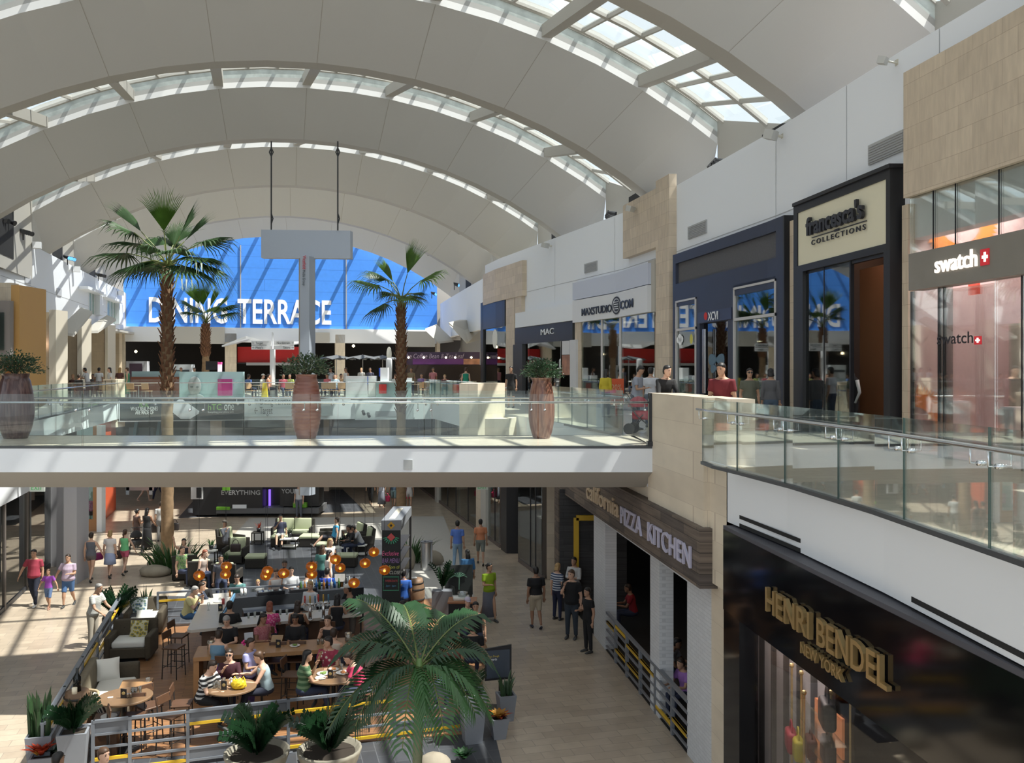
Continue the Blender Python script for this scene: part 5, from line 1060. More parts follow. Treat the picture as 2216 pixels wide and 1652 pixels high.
# ---- shrub in tall glazed vases on the bridge
def shrub(par, c, r, n, mt, name='foliage', leaf=.055, sc=(1, 1, .75), seed=0, twigs=26, mt2=None, low=-.2):
    r_ = random.Random(seed); m = MB(); c = Vector(c)
    for i in range(n):
        u = r_.uniform(low, 1); a = r_.uniform(0, 2*PI); q = math.sqrt(max(0, 1-u*u)); rad = r*(r_.random()**.4)*r_.uniform(.8, 1.18); v = Vector((q*math.cos(a)*sc[0], q*math.sin(a)*sc[1], u*sc[2]))
        p = c+v*rad; d = (v.normalized()+Vector((r_.uniform(-.7, .7), r_.uniform(-.7, .7), r_.uniform(-.5, .5)))).normalized(); s_ = d.cross(Vector((r_.uniform(-1, 1), r_.uniform(-1, 1), 1))).normalized()
        L = leaf*r_.uniform(.7, 1.5); m.add([p, p+d*L*.5+s_*L*.28, p+d*L, p+d*L*.5-s_*L*.28], [(0, 1, 2, 3)], 0 if r_.random() < .75 or not mt2 else 1)
    f = m.build(name, [mt]+([mt2] if mt2 else []), par)
    m = MB()
    for i in range(twigs):
        a = r_.uniform(0, 2*PI); u = r_.uniform(.1, 1); v = Vector((math.cos(a)*math.sqrt(1-u*u)*sc[0], math.sin(a)*math.sqrt(1-u*u)*sc[1], u*sc[2]))*r; m.tube([c+Vector((0, 0, -.3*r)), c+v*.5+Vector((0, 0, .05)), c+v*r_.uniform(.9, 1.15)], [.012, .007, .003], 4)
    m.build('stems', mat('twig', (.10, .08, .05), .8), par); return f
M_shr = leafmat('shrub_leaf', (.035, .075, .035), .4, .2); M_shr2 = leafmat('shrub_leaf_pale', (.16, .20, .12), .4, .2)
def vasemat(name, c1, c2, ribs):
    m = mat(name, c1, .28, coat=.3); n = m.node_tree; L = n.links.new; b = n.nodes['Principled BSDF']
    tc = n.nodes.new('ShaderNodeTexCoord'); mp = n.nodes.new('ShaderNodeMapping'); mp.inputs['Scale'].default_value = (9, 9, .55) if not ribs else (1, 1, 3); L(tc.outputs['Object'], mp.inputs[0])
    no = n.nodes.new('ShaderNodeTexNoise'); no.inputs['Scale'].default_value = 2.2; L(mp.outputs[0], no.inputs['Vector']); cr = n.nodes.new('ShaderNodeValToRGB')
    cr.color_ramp.elements[0].position = .42; cr.color_ramp.elements[1].position = .62; cr.color_ramp.elements[0].color = (*c1, 1); cr.color_ramp.elements[1].color = (*c2, 1)
    L(no.outputs['Fac'], cr.inputs[0]); L(cr.outputs[0], b.inputs['Base Color']); return m
def tall_vase(px, Y, h, rmax, label, mt, ribs=False, seed=1, fol=.45, slim=.93):
    b = P(px, 800, Y); b.z = ZL; t = thing('vase_planter', label, 'vase', tuple(b)); m = MB(); prof = []
    n = 64 if ribs else 30
    for i in range(n+1):
        f = i/n; r = rmax*(.62+.38*math.sin(PI*min(1, f*1.02)**.82*slim)) if f < .93 else rmax*(.70+(f-.93)*.6)
        if ribs: r *= 1+.018*(math.cos(f*2*PI*17))
        prof.append((r, h*f))
    prof += [(prof[-1][0]+.012, h*1.005), (prof[-1][0]-.03, h*1.0), (prof[-1][0]-.05, h*.9)]
    m.lathe(prof, seg=36); m.build('vase', mt, t, True)
    shrub(t, (0, 0, h+.08), fol, 1900, M_shr, seed=seed, mt2=M_shr2 if seed == 2 else None, sc=(1.1, 1.1, .8)); return t
tall_vase(34, 21.2, 1.52, .40, 'dark glazed tall vase with a leafy shrub at the left end of the bridge', vasemat('glaze_plum', (.060, .022, .022), (.13, .07, .06), False), seed=1, fol=.52)
tall_vase(663, 21.2, 1.50, .34, 'ribbed red-brown tall vase with an olive shrub in the middle of the bridge', vasemat('glaze_copper', (.20, .075, .055), (.26, .12, .09), True), ribs=True, seed=2, fol=.50)
tall_vase(1172, 21.2, 1.42, .31, 'streaked rust-brown tall vase with a leafy shrub at the right end of the bridge', vasemat('glaze_rust', (.13, .05, .032), (.24, .12, .08), False), seed=3, fol=.42)
# ---- pinnate palm
M_pin = leafmat('feather_leaf', (.016, .054, .018), .35, .15); M_pin2 = leafmat('feather_leaf_light', (.06, .15, .05), .35, .25)
def pinnate(par, base, az, L, rise, droop, mt, leafl=.42, n=26, seed=0, name='frond', w=.022):
    r_ = random.Random(seed); m = MB(); pts = []; d0 = Vector((math.cos(az), math.sin(az), 0))
    for i in range(n+1):
        f = i/n; pts.append(Vector(base)+d0*(L*(f*.95-.12*f*f*droop))+Vector((0, 0, L*(rise*f-droop*f*f))))
    m.tube(pts, [.016*(1-.8*i/n)+.003 for i in range(n+1)], 5, mi=1)
    for i in range(2, n+1):
        f = i/n; t_ = (pts[i]-pts[i-1]).normalized(); s_ = t_.cross(Vector((0, 0, 1))).normalized(); u = s_.cross(t_)
        l_ = leafl*math.sin(PI*(.14+.80*f))**.7*r_.uniform(.9, 1.1)
        for sg in (-1, 1):
            d = (s_*sg*.80+t_*.62+u*.18).normalized(); p = pts[i]; q = p+d*l_*.55; e = p+d*l_+Vector((0, 0, -l_*.38)); wv = t_*w
            m.add([p-wv*.4, p+wv*.4, q+wv, q-wv, e], [(0, 1, 2, 3), (3, 2, 4)], 0)
    return m.build(name, [mt, M_pet], par)
def feather_palm(label, px, Y, top_y, spec, zb=ZG):
    b = P(px, 800, Y); b.z = zb; top = P(px+8, top_y, Y); H = top.z-zb; t = thing('feather_palm', label, 'palm tree', tuple(b))
    m = MB(); n = 26; pts = [Vector((.10*math.sin(i/n*1.5), 0, H*i/n)) for i in range(n+1)]; m.tube(pts, [.085-.02*i/n+(.006 if i % 3 == 0 else 0) for i in range(n+1)], 12); m.build('trunk', mat('smooth_trunk', (.20, .22, .13), .6, var=.3, scale=12), t, True)
    m = MB(); e = pts[-1]; m.tube([e-Vector((0, 0, .35)), e, e+Vector((0, 0, .35))], [.075, .08, .04], 10); m.build('crownshaft', mat('crownshaft', (.14, .24, .07), .4), t, True)
    for i, (az, L, rise, droop, k_) in enumerate(spec): pinnate(t, e+Vector((0, 0, .2)), math.radians(az), L, rise, droop, M_pin2 if k_ else M_pin, seed=i, leafl=.62, n=25, w=.030)
    return t
feather_palm('foreground feather palm with thin ringed trunk at the bottom of the picture', 893, 13.9, 1475, [(10, 1.3, .8, .8, 0), (-25, 1.15, .5, .95, 1), (-60, 1.1, .5, 1.15, 1), (-100, 1.1, .5, 1.3, 1), (-140, 1.35, .55, 1.0, 0), (178, 1.5, .95, .85, 0), (150, 1.4, 1.25, .6, 0), (70, 1.3, 1.15, .75, 0), (110, 1.2, 1.2, .6, 0), (-5, 1.3, .4, .9, 1), (200, 1.6, .35, .8, 0), (35, 1.2, 1.15, .6, 0), (-165, 1.1, 1.05, .9, 0), (20, 1.1, .3, .9, 1)])
# ---- small plants and planters
M_zz = leafmat('zz_leaf', (.010, .032, .013), .25, .1); M_snake = leafmat('snake_leaf', (.035, .075, .03), .4, .1); M_red = leafmat('red_leaf', (.42, .05, .02), .45, .3); M_org = leafmat('orange_leaf', (.5, .25, .04), .45, .3)
M_soil = mat('soil', (.03, .022, .016), .95); M_zinc = mat('zinc_planter', (.22, .235, .265), .55, var=.12, scale=3); M_conc = mat('concrete_bowl', (.235, .215, .17), .75, var=.12, scale=4)
def arcs(par, c, n, h, spread, leafl, mt, seed=0, w=.03, name='stem_of_leaves', pairs=11):
    r_ = random.Random(seed); m = MB()
    for k in range(n):
        a = r_.uniform(0, 2*PI); s_ = spread*r_.uniform(.35, 1.1); hh = h*r_.uniform(.7, 1.1); pts = [Vector(c)+Vector((math.cos(a)*s_*f**1.6, math.sin(a)*s_*f**1.6, hh*f*(1.15-.25*f*f*(s_/max(spread, .01))))) for f in [i/pairs for i in range(pairs+1)]]
        m.tube(pts, [.014*(1-.7*i/pairs) for i in range(pairs+1)], 4)
        for i in range(2, pairs+1):
            t_ = (pts[i]-pts[i-1]).normalized(); sd_ = t_.cross(Vector((math.cos(a+1.3), math.sin(a+1.3), .4))).normalized()
            for sg in (-1, 1):
                d = (sd_*sg+t_*.7).normalized(); l_ = leafl*(.75+.4*math.sin(PI*i/pairs)); p = pts[i]; wv = t_.cross(d).cross(d).normalized()*w
                m.add([p, p+d*l_*.4+wv, p+d*l_, p+d*l_*.4-wv], [(0, 1, 2, 3)])
    return m.build(name, mt, par)
def blades(par, c, n, h, r, mt, seed=0, w=.035, lean=.12, name='leaf_blades'):
    r_ = random.Random(seed); m = MB()
    for k in range(n):
        a = r_.uniform(0, 2*PI); q = r*math.sqrt(r_.random()); b = Vector(c)+Vector((math.cos(a)*q, math.sin(a)*q, 0)); hh = h*r_.uniform(.55, 1.1); le = Vector((math.cos(a), math.sin(a), 0))*lean*hh*r_.uniform(.3, 1.3); s_ = Vector((-math.sin(a+k), math.cos(a+k), 0))*w; th = Vector((math.cos(a+k), math.sin(a+k), 0))*.006
        pts = [(b, 1.), (b+le*.3+Vector((0, 0, hh*.5)), 1.15), (b+le*.7+Vector((0, 0, hh*.82)), .7), (b+le*1.2+Vector((0, 0, hh)), .03)]
        m.loft([[p-s_*f, p+th*f, p+s_*f, p-th*f] for p, f in pts])
    return m.build(name, mt, par)
def rosette(par, c, n, L, mt, seed=0, w=.06, up=.7, name='rosette'):
    r_ = random.Random(seed); m = MB()
    for k in range(n):
        a = k*2.4; e = up*(1-.6*k/n)+.15; l_ = L*(.6+.4*k/n); d = Vector((math.cos(a)*math.cos(e), math.sin(a)*math.cos(e), math.sin(e))); s_ = Vector((-math.sin(a), math.cos(a), 0))*w; p = Vector(c)
        m.add([p-s_*.5, p+s_*.5, p+d*l_*.55+s_+Vector((0, 0, .02)), p+d*l_*.55-s_+Vector((0, 0, .02)), p+d*l_-Vector((0, 0, l_*.12))], [(0, 1, 2, 3), (3, 2, 4)])
    return m.build(name, mt, par)
def square_pot(t, w0, w1, h, mt=None, nm='pot'):
    m = MB(); r = lambda w_, z: [(-w_/2, -w_/2, z), (w_/2, -w_/2, z), (w_/2, w_/2, z), (-w_/2, w_/2, z)]
    m.loft([r(w0, 0), r(w1, h), r(w1-.08, h), r(w1-.10, h-.08)]); o_ = m.build(nm, mt or M_zinc, t); m = MB(); m.box((0, 0, h-.07), (w1-.09, w1-.09, .03)); m.build('soil', M_soil, t); return o_
def pot_at(name, label, px, py_top, h, cat='potted plant', zb=ZG, rz=.27, group=None):     # py_top = picture row of the rim front
    Y = F*(zb+h)/(HY-py_top); v = P(px, 800, Y); return thing(name, label, cat, (v.x, Y, zb), rz, group)
t = pot_at('potted_plant', 'tall tapered zinc planter with glossy dark bushy plant, lower left', 160, 1580, .95); square_pot(t, .34, .50, .95); arcs(t, (0, 0, .9), 26, .55, .42, .13, M_zz, 1, .035)
t = pot_at('potted_plant', 'tapered zinc planter with upright snake plant at the lower left corner', 88, 1587, .8); square_pot(t, .32, .44, .8); blades(t, (0, 0, .75), 26, .85, .17, M_snake, 2, .035)
t = pot_at('potted_plant', 'short zinc planter with red-orange bromeliads between the two tall planters', 97, 1632, .5); square_pot(t, .34, .46, .5); rosette(t, (-.05, -.05, .5), 26, .42, M_red, 1, .055, 1.0); rosette(t, (.12, .1, .45), 14, .38, M_zz, 2, .05, .6, 'leaves'); rosette(t, (-.1, -.1, .52), 8, .22, M_org, 3, .03, 1.1, 'yellow_heart')
def bowl(label, px, py, seed):
    t = pot_at('potted_plant', label, px, py, .5); m = MB(); N = 24
    prof = [(.30, 0), (.40, .1), (.50, .28), (.565, .46), (.575, .52), (.53, .52), (.49, .44), (.02, .40)]
    m.lathe(prof, seg=96, fn=lambda r, z, a: r*(1+(.022*abs(math.sin(a*10)) if z > .05 and r > .3 else 0))+(0)); m.build('bowl', M_conc, t, True); m = MB(); m.cyl((0, 0, .42), .47, .03, 24); m.build('soil', M_soil, t)
    arcs(t, (0, 0, .42), 46, .80, .62, .15, M_zz, seed, .045, pairs=12); return t
bowl('scalloped concrete bowl with dark glossy plant, left of the pair at the bottom', 556, 1628, 4); bowl('scalloped concrete bowl with dark glossy plant, right of the pair at the bottom', 713, 1622, 9)
t = pot_at('potted_plant', 'tall tapered zinc planter at the right end of the front railing', 1022, 1497, 1.0); square_pot(t, .34, .50, 1.0); arcs(t, (0, 0, .95), 12, .4, .3, .12, M_zz, 12)
t = pot_at('potted_plant', 'small tapered zinc planter with yellow-red croton beside the menu screen', 1079, 1552, .42); square_pot(t, .24, .36, .42); rosette(t, (0, 0, .38), 20, .34, M_org, 5, .045, .9, 'yellow_leaves'); rosette(t, (.03, .03, .36), 16, .36, M_red, 6, .04, .7, 'red_leaves')
t = pot_at('potted_plant', 'tapered zinc planter with dark leaves behind the croton planter', 1095, 1502, .55); square_pot(t, .26, .38, .55); blades(t, (0, 0, .5), 14, .5, .12, M_snake, 8, .03, .3)
t = pot_at('potted_plant', 'dark trough with bushy plant behind the farthest armchair', 264, 1332, .55, zb=ZG); m = MB(); m.rbox((0, 0, .28), (1.0, .35, .56), .03); m.build('trough', mat('trough_dark', (.05, .05, .055), .5), t); arcs(t, (-.15, 0, .5), 30, .75, .55, .15, M_zz, 14, .04); 
t = pot_at('potted_plant', 'snake plant in a dark pot beside the farthest armchair', 314, 1322, .5); m = MB(); m.lathe([(.14, 0), (.2, .5), (.17, .5), (.15, .42)], seg=16); m.build('pot', M_blk, t); blades(t, (0, 0, .42), 16, .75, .12, M_snake, 16, .035, .25)
# grass tuft bed with boulder at the big palm, and twin beyond the chalkboard tower
M_grass = leafmat('iris_leaf', (.05, .13, .035), .45, .3); M_rock = mat('boulder', (.30, .26, .20), .85, var=.3, scale=3, bump=.5)
def rock(px, py, r, sc, label, seed=1):
    g = G(px, py); t = MB(); rr = random.Random(seed); t.sph((0, 0, 0), r, 14, sc=sc); t.v = [(x*(1+rr.uniform(-.07, .07)), y*(1+rr.uniform(-.07, .07)), max(z, -r*sc[2]*.55)*(1+rr.uniform(-.05, .05))) for x, y, z in t.v]
    o_ = t.build('boulder', M_rock, None, True, origin=(0, 0, 0)); o_.location = (g.x, g.y, ZG+r*sc[2]*.55); tag(o_, label, 'rock')
rock(335, 1246, .5, (1.15, .8, .5), 'sandy boulder at the foot of the big fan palm'); rock(332, 1226, .3, (.8, .7, .6), 'smaller boulder on top of the sandy one', 3)
rock(880, 1232, .45, (.7, .6, 1.3), 'upright pale boulder right of the chalkboard tower', 4); rock(935, 1222, .5, (.9, .7, .7), 'rounded tan boulder near the steel bin', 5); rock(940, 1668, .30, (1.1, .8, .7), 'grey boulder at the bottom edge beside the feather palm', 6)
g = G(368, 1238); t = thing('grass_clump', 'clump of long green strap leaves around the big palm base', 'plants', (g.x, g.y+.3, ZG)); blades(t, (0, 0, 0), 150, 1.0, .75, M_grass, 21, .025, .75); m = MB(); m.sph((.4, -.3, .5), .05, 8); m.sph((-.7, -.2, .35), .05, 8); m.build('red_flower', M_red, t)
g = G(884, 1222); t = thing('grass_clump', 'clump of green strap leaves right of the chalkboard tower', 'plants', (g.x, g.y+.4, ZG)); blades(t, (0, 0, 0), 90, .95, .5, M_grass, 22, .025, .7)
t = thing('potted_plant', 'dark glossy plant in a grey metal stand near the steel bin', 'potted plant', (G(957, 1338).x, G(957, 1338).y, ZG)); m = MB(); m.box((0, 0, .42), (.6, .35, .84)); m.build('stand', mat('rail_grey', (.16, .17, .19)), t); arcs(t, (0, 0, .85), 12, .75, .4, .12, M_zz, 24)
g = G(1005, 1640); t = thing('low_plant', 'small leafy ground plant at the bottom edge right of the feather palm', 'plants', (g.x, g.y-.3, ZG)); rosette(t, (0, 0, .1), 24, .35, M_pin, 7, .05, .9)
# ================================================================ restaurant patio
ZD = ZG+.02
RA = math.atan2(.27, .963)                       # patio direction
def GZ(px, py, h, zb=None): z = (ZG if zb is None else zb)+h; return G(px, py, z)      # point seen at (px,py) that is h above the ground floor
M_rg = mat('rail_grey', (.16, .17, .19), .45); M_rgl = mat('rail_light_grey', (.15, .165, .19), .45); M_wd = mat('walnut', (.10, .05, .028), .45, var=.25, scale=5); M_wl = mat('oak_table', (.36, .20, .09), .4, var=.2, scale=4); M_wt = mat('round_table_wood', (.20, .12, .065), .4, var=.2, scale=4)
M_leg = mat('dark_steel', (.03, .028, .028), .4)
def fence(label, a, b, posts, yel, hh=1.05, flat=False, mesh=()):
    t = thing('patio_railing', label, 'railing', (a[0], a[1], ZG)); A = Vector((0, 0, 0)); B = Vector((b[0]-a[0], b[1]-a[1], 0)); d = B.normalized(); n_ = Vector((-d.y, d.x, 0))
    def bar(u0, u1, z, h, w_, nm, mt): p, q_ = A.lerp(B, u0), A.lerp(B, u1); m = MB(); m.prism([(p+n_*w_)[:2], (q_+n_*w_)[:2], (q_-n_*w_)[:2], (p-n_*w_)[:2]], z, z+h); m.build(nm, mt, t)
    bar(0, 1, hh-.05, .05, .05 if flat else .03, 'top_rail', M_rgl)
    ys = {(i, k) for i, k in yel}
    for i in range(len(posts)-1):
        for k, z in enumerate((.08, .30, .52, .76)):
            y_ = (i, k) in ys; bar(posts[i], posts[i+1], z, .055 if y_ else .04, .02, 'yellow_bar' if y_ else 'bar', M_yel if y_ else M_rgl)
        for z0, z1 in mesh:
            if i % 2 == 0: bar(posts[i], posts[i+1], z0, z1-z0, .004, 'mesh_panel', mat('rail_mesh', (.12, .13, .15), .6))
    for u in posts: p = A.lerp(B, u); m = MB(); m.box(p+Vector((0, 0, hh/2)), (.06, .05, hh), rz=math.atan2(d.y, d.x)); m.box(p+Vector((0, 0, .012)), (.16, .12, .024), rz=math.atan2(d.y, d.x)); m.build('post', M_rgl, t)
    return t
fence('grey patio railing with yellow bars along the left side of the patio', (-8.52, 16.35), (-11.15, 25.7), (0, .2, .4, .6, .8, 1), ((0, 3), (1, 1), (2, 3), (3, 2), (4, 3)), flat=True)
fence('grey patio railing with yellow bars along the front of the patio', (-7.65, 16.45), (-1.05, 18.6), (0, .09, .235, .5, .80, 1), ((0, 1), (1, 0), (2, 3), (3, 0), (4, 0), (3, 3)), mesh=((.80, 1.0), (.12, .30)))
fence('grey patio railing behind the bar at the back of the patio', (-10.2, 25.95), (-5.1, 27.25), (0, .33, .66, 1), ((0, 3), (2, 1)))
# --- seating
def stool(label, loc, rz, group='dark bar stools on the patio'):
    t = thing('bar_stool', label, 'bar stool', loc, rz, group); m = MB(); m.rbox((0, 0, .73), (.42, .40, .04), .015); m.build('seat', M_wd, t)
    m = MB(); m.rbox((0, .19, 1.02), (.40, .03, .17), .012, rx=-.12); m.build('backrest', M_wd, t)
    for sx in (-1, 1):
        for sy in (-1, 1):
            m = MB(); p = [(sx*.20, sy*.19, 0), (sx*.175, sy*.17, .72)] + ([(sx*.17, .19, 1.08)] if sy > 0 else []); m.tube(p, .013, 6); m.build('leg', M_leg, t)
    m = MB(); 
    for sy in (-1, 1): m.tube([(-.19, sy*.183, .26), (.19, sy*.183, .26)], .009, 5)
    for sx in (-1, 1): m.tube([(sx*.19, -.18, .32), (sx*.19, .18, .32)], .009, 5)
    m.build('foot_rail', M_leg, t); return t
ST0 = [None]
def put_stool(px, py, rz, label, h=.73):
    v = GZ(px, py, h)
    if ST0[0] is None: ST0[0] = stool(label, (v.x, v.y, ZD), math.radians(rz)); return ST0[0]
    return dup(ST0[0], (v.x, v.y, ZD), math.radians(rz), label)
M_brown = mat('brown_upholstery', (.075, .060, .040), .9, var=.2, scale=20); M_cush = mat('white_cushion', (.72, .71, .66), .9)
def armchair(label, loc, rz, w_=1.05, d_=.95):
    t = thing('armchair', label, 'armchair', loc, rz); m = MB(); m.rbox((0, 0, .22), (w_-.2, d_-.1, .26), .03); m.build('base', M_brown, t)
    m = MB(); m.rbox((0, -.03, .42), (w_-.32, d_-.25, .17), .06); m.build('seat_cushion', M_cush, t, True)
    m = MB(); m.rbox((0, d_/2-.1, .53), (w_-.04, .18, .72), .05, rx=-.12)
    m.build('backrest', M_brown, t, True)
    m = MB()
    for i in range(3):
        for j in range(2): m.sph((-.24+.24*i, d_/2-.235-.03*j, .55+.17*j), .018, 6)
    m.build('button', mat('button_brown', (.05, .04, .03), .8), t)
    for s_ in (-1, 1): m = MB(); m.rbox((s_*(w_/2-.08), -.02, .36), (.15, d_-.06, .58), .04); m.build('arm', M_brown, t, True)
    for sx in (-1, 1):
        for sy in (-1, 1): m = MB(); m.box((sx*(w_/2-.12), sy*(d_/2-.14), .045), (.05, .05, .09)); m.build('leg', M_leg, t)
    return t
def cushion(label, loc, rz, mt, s=.46, rx=-.35):
    m = MB(); n = 10
    vs = []; fs = []
    for side in (1, -1):
        for i in range(n+1):
            for j in range(n+1):
                u, v = -1+2*i/n, -1+2*j/n; th = .075*(1-u**4)*(1-v**4)**1; pin = 1-.06*(1-abs(u)**2)*abs(v)**6-.06*0; pu = u*(1-.07*(1-v*v)*0)*(1-.06*(1-abs(v)**3)*0)
                vs.append((u*s/2*(1-.05*(1-v*v)), side*th, v*s/2*(1-.05*(1-u*u))))
    k = (n+1)*(n+1)
    for o_ in (0, 1):
        for i in range(n):
            for j in range(n): a = o_*k+i*(n+1)+j; f = (a, a+1, a+n+2, a+n+1); fs.append(f if o_ else f[::-1])
    m.add(vs, fs); o_ = m.build('cushion', mt, None, True, origin=(0, 0, 0)); o_.location = loc; o_.rotation_euler = (rx, 0, rz); return tag(o_, label, 'cushion', None)
def flowers(name, c1, c2, c3, sc):
    m = mat(name, c1, .9); n = m.node_tree; L = n.links.new; b = n.nodes['Principled BSDF']; tc = n.nodes.new('ShaderNodeTexCoord'); v = n.nodes.new('ShaderNodeTexVoronoi'); v.inputs['Scale'].default_value = sc; L(tc.outputs['Object'], v.inputs[0])
    cr = n.nodes.new('ShaderNodeValToRGB'); e = cr.color_ramp; e.interpolation = 'CONSTANT'; e.elements[0].color = (*c2, 1); e.elements[1].color = (*c1, 1); e.elements[1].position = .55; x = e.elements.new(.3); x.color = (*c3, 1); L(v.outputs['Distance'], cr.inputs[0]); L(cr.outputs[0], b.inputs['Base Color']); return m
v = GZ(285, 1368, .15); armchair('brown tufted armchair with white seat, farthest of the lounge seats', (v.x+.2, v.y+.5, ZD), .2)
cushion('blue and white floral cushion on the farthest armchair', (v.x-.05, v.y+.62, ZD+.70), .2, flowers('floral_blue', (.62, .66, .68), (.05, .10, .28), (.2, .28, .2), 14))
cushion('plain white cushion lying in the farthest armchair', (v.x+.3, v.y+.12, ZD+.58), .3, M_cush, .42, -1.2)
v2 = GZ(250, 1428, .12); armchair('brown tufted armchair with white seat, second of the lounge seats', (v2.x+.2, v2.y+.5, ZD), .15, 1.15)
cushion('yellow and grey floral cushion on the second armchair', (v2.x+.32, v2.y+.66, ZD+.68), .1, flowers('floral_yellow', (.55, .52, .35), (.12, .13, .12), (.4, .32, .05), 12))
# sofa along the left railing
t = thing('sofa', 'long brown sofa with white seat cushion along the left railing, in full sun', 'sofa', (-8.70, 19.4, ZD), RA)
m = MB(); m.rbox((0, 0, .22), (1.0, 2.5, .26), .03); m.build('base', M_brown, t); m = MB(); m.rbox((.08, -.1, .42), (.78, 2.0, .17), .06); m.build('seat_cushion', M_cush, t, True)
m = MB(); m.rbox((-.44, 0, .56), (.2, 2.5, .72), .06, ry=-.1); m.build('backrest', mat('tan_quilting', (.19, .16, .11), .9, var=.2, scale=9), t, True)
for s_ in (-1, 1): m = MB(); m.rbox((0, s_*1.15, .42), (1.0, .22, .66), .05); m.build('arm', M_brown, t, True)
cushion('white cushion leaning at the far end of the sofa', (-9.05, 20.2, ZD+.72), RA+.2, M_cush, .48, -.3)
cushion('black and white striped cushion at the near end of the sofa', (-8.25, 18.05, ZD+.66), 2.2, brickmat('stripes_bw', (.7, .7, .66), (.7, .7, .66), (.03, .03, .03), .06, 60, .025, .9, (1, 0, .3), (0, 0, 1), offset=0), .40)
# wicker tub chair at the near end
t = thing('wicker_chair', 'sand coloured wicker tub chair between the sofa and the barrel', 'chair', (GZ(178, 1530, .5).x, GZ(178, 1530, .5).y, ZD), -.4); M_wick = mat('wicker_sand', (.42, .32, .2), .8, var=.3, scale=30)
m = MB(); m.rbox((0, 0, .40), (.55, .5, .08), .03); m.build('seat', M_wick, t); m = MB(); m.tube([(math.cos(a)*.3, math.sin(a)*.28+.02, .72) for a in [PI*i/10-.2 for i in range(13)]], .03, 8); m.build('backrest', M_wick, t, True)
for a in range(4): m = MB(); m.tube([(.24*(1 if a % 2 else -1), .22*(1 if a > 1 else -1), 0), (.22*(1 if a % 2 else -1), .2*(1 if a > 1 else -1), .7 if a > 1 else .4)], .018, 6); m.build('leg', M_wick, t)
# --- tables
def round_table(px, py, r, label, h=1.03):
    v = GZ(px, py, h); t = thing('round_table', label, 'table', (v.x, v.y, ZD), 0, 'round bar tables on the patio'); m = MB(); m.lathe([(r-.02, h-.045), (r, h-.035), (r, h-.01), (r-.015, h)], seg=40); m.build('table_top', M_wt, t, False)
    m = MB(); m.cyl((0, 0, .02), .045, h-.06, 10); m.build('column', M_leg, t); m = MB(); m.lathe([(.28, 0), (.28, .015), (.06, .04)], seg=20); m.box((0, 0, h-.07), (.5, .05, .04)); m.box((0, 0, h-.07), (.05, .5, .04)); m.build('base', M_leg, t); return t, Vector((v.x, v.y, ZD+h))
rt1, T1 = round_table(270, 1509, .52, 'empty-seated round bar table with glasses and menu card, left end of the patio')
rt2, T2 = round_table(500, 1488, .50, 'round bar table with a yellow bag and four women around it')
rt3, T3 = round_table(722, 1462, .58, 'round bar table covered with food plates, right of the centre')
v = GZ(295, 1482, .72); t = thing('side_table', 'small square oak side table with a candle glass behind the round table', 'table', (v.x, v.y, ZD), RA); m = MB(); m.box((0, 0, .70), (.62, .62, .04)); m.build('table_top', M_wl, t)
for sx in (-1, 1):
    for sy in (-1, 1): m = MB(); m.box((sx*.28, sy*.28, .34), (.035, .035, .68)); m.build('leg', M_leg, t)
SIDE = v
v = GZ(225, 1556, .72); t = thing('side_table', 'brown block side table with white plates behind the front railing, far left', 'table', (v.x, v.y+.1, ZD), RA); m = MB(); m.rbox((0, 0, .35), (.45, .5, .70), .02); m.build('block', M_wd, t)
m = MB(); m.cyl((0, 0, .70), .15, .02, 16); o_ = m.build('plate', mat('china', (.75, .75, .73), .3), None, origin=(0, 0, 0)); o_.location = (v.x+.05, v.y+.1, ZD); tag(o_, 'white plate on the brown block side table', 'plate')
# communal oak table
ct = [GZ(418, 1426, 1.03), GZ(767, 1404, 1.03), GZ(764, 1386, 1.03), GZ(440, 1399, 1.03)]; dv = (ct[1]-ct[0]).normalized(); dn = Vector((-dv.y, dv.x, 0)); Lc = (ct[1]-ct[0]).length; cc = (ct[0]+ct[1])/2+dn*.42
t = thing('communal_table', 'long oak communal table with slab ends in the middle of the patio', 'table', (cc.x, cc.y, ZD), math.atan2(dv.y, dv.x))
m = MB(); m.box((0, 0, .985), (Lc, .84, .09)); m.build('table_top', M_wl, t)
for s_ in (-1, 1): m = MB(); m.box((s_*(Lc/2-.06), 0, .47), (.12, .78, .94)); m.build('slab_end', M_wl, t)
CT = lambda u, w_=0.: (Vector((cc.x, cc.y, ZD+1.03))+dv*u+dn*w_)
# the bar: pale stone U top on dark wood fronts
M_bar = mat('pale_stone_top', (.56, .52, .46), .3, var=.06, scale=6); M_barf = mat('bar_front', (.12, .07, .045), .6, var=.3, scale=6)
bh = 1.07
bp = [GZ(404, 1367, bh), GZ(524, 1355, bh), GZ(613, 1347, bh), GZ(704, 1338, bh), GZ(800, 1328, bh)]
dd = (bp[3]-bp[0]).normalized(); dm = Vector((-dd.y, dd.x, 0))
t = thing('bar_counter', 'U-shaped bar counter with pale stone top and dark wood front', 'bar', (bp[0].x, bp[0].y, ZD))
L0 = Vector((bp[0].x, bp[0].y, 0)); E = L0+dd*4.3; L1 = GZ(443, 1290, bh); L1.z = 0; dl = (L1-L0).normalized()
m = MB(); m.prism([v[:2] for v in (L0+dd*.1, E, E+dm*.78, L0+dd*.78+dm*.78, L0+dl*3.6+dd*.75, L0+dl*3.6, L0+dl*.1)], ZD+bh-.07, ZD+bh); part(t, 'stone_top', m, M_bar)
m = MB(); m.prism([v[:2] for v in (L0+dd*.35+dm*.25, E+dm*.25, E+dm*.7, L0+dd*.7+dm*.7, L0+dl*3.5+dd*.7, L0+dl*3.5+dd*.25)], ZD, ZD+bh-.07); part(t, 'front', m, M_barf)
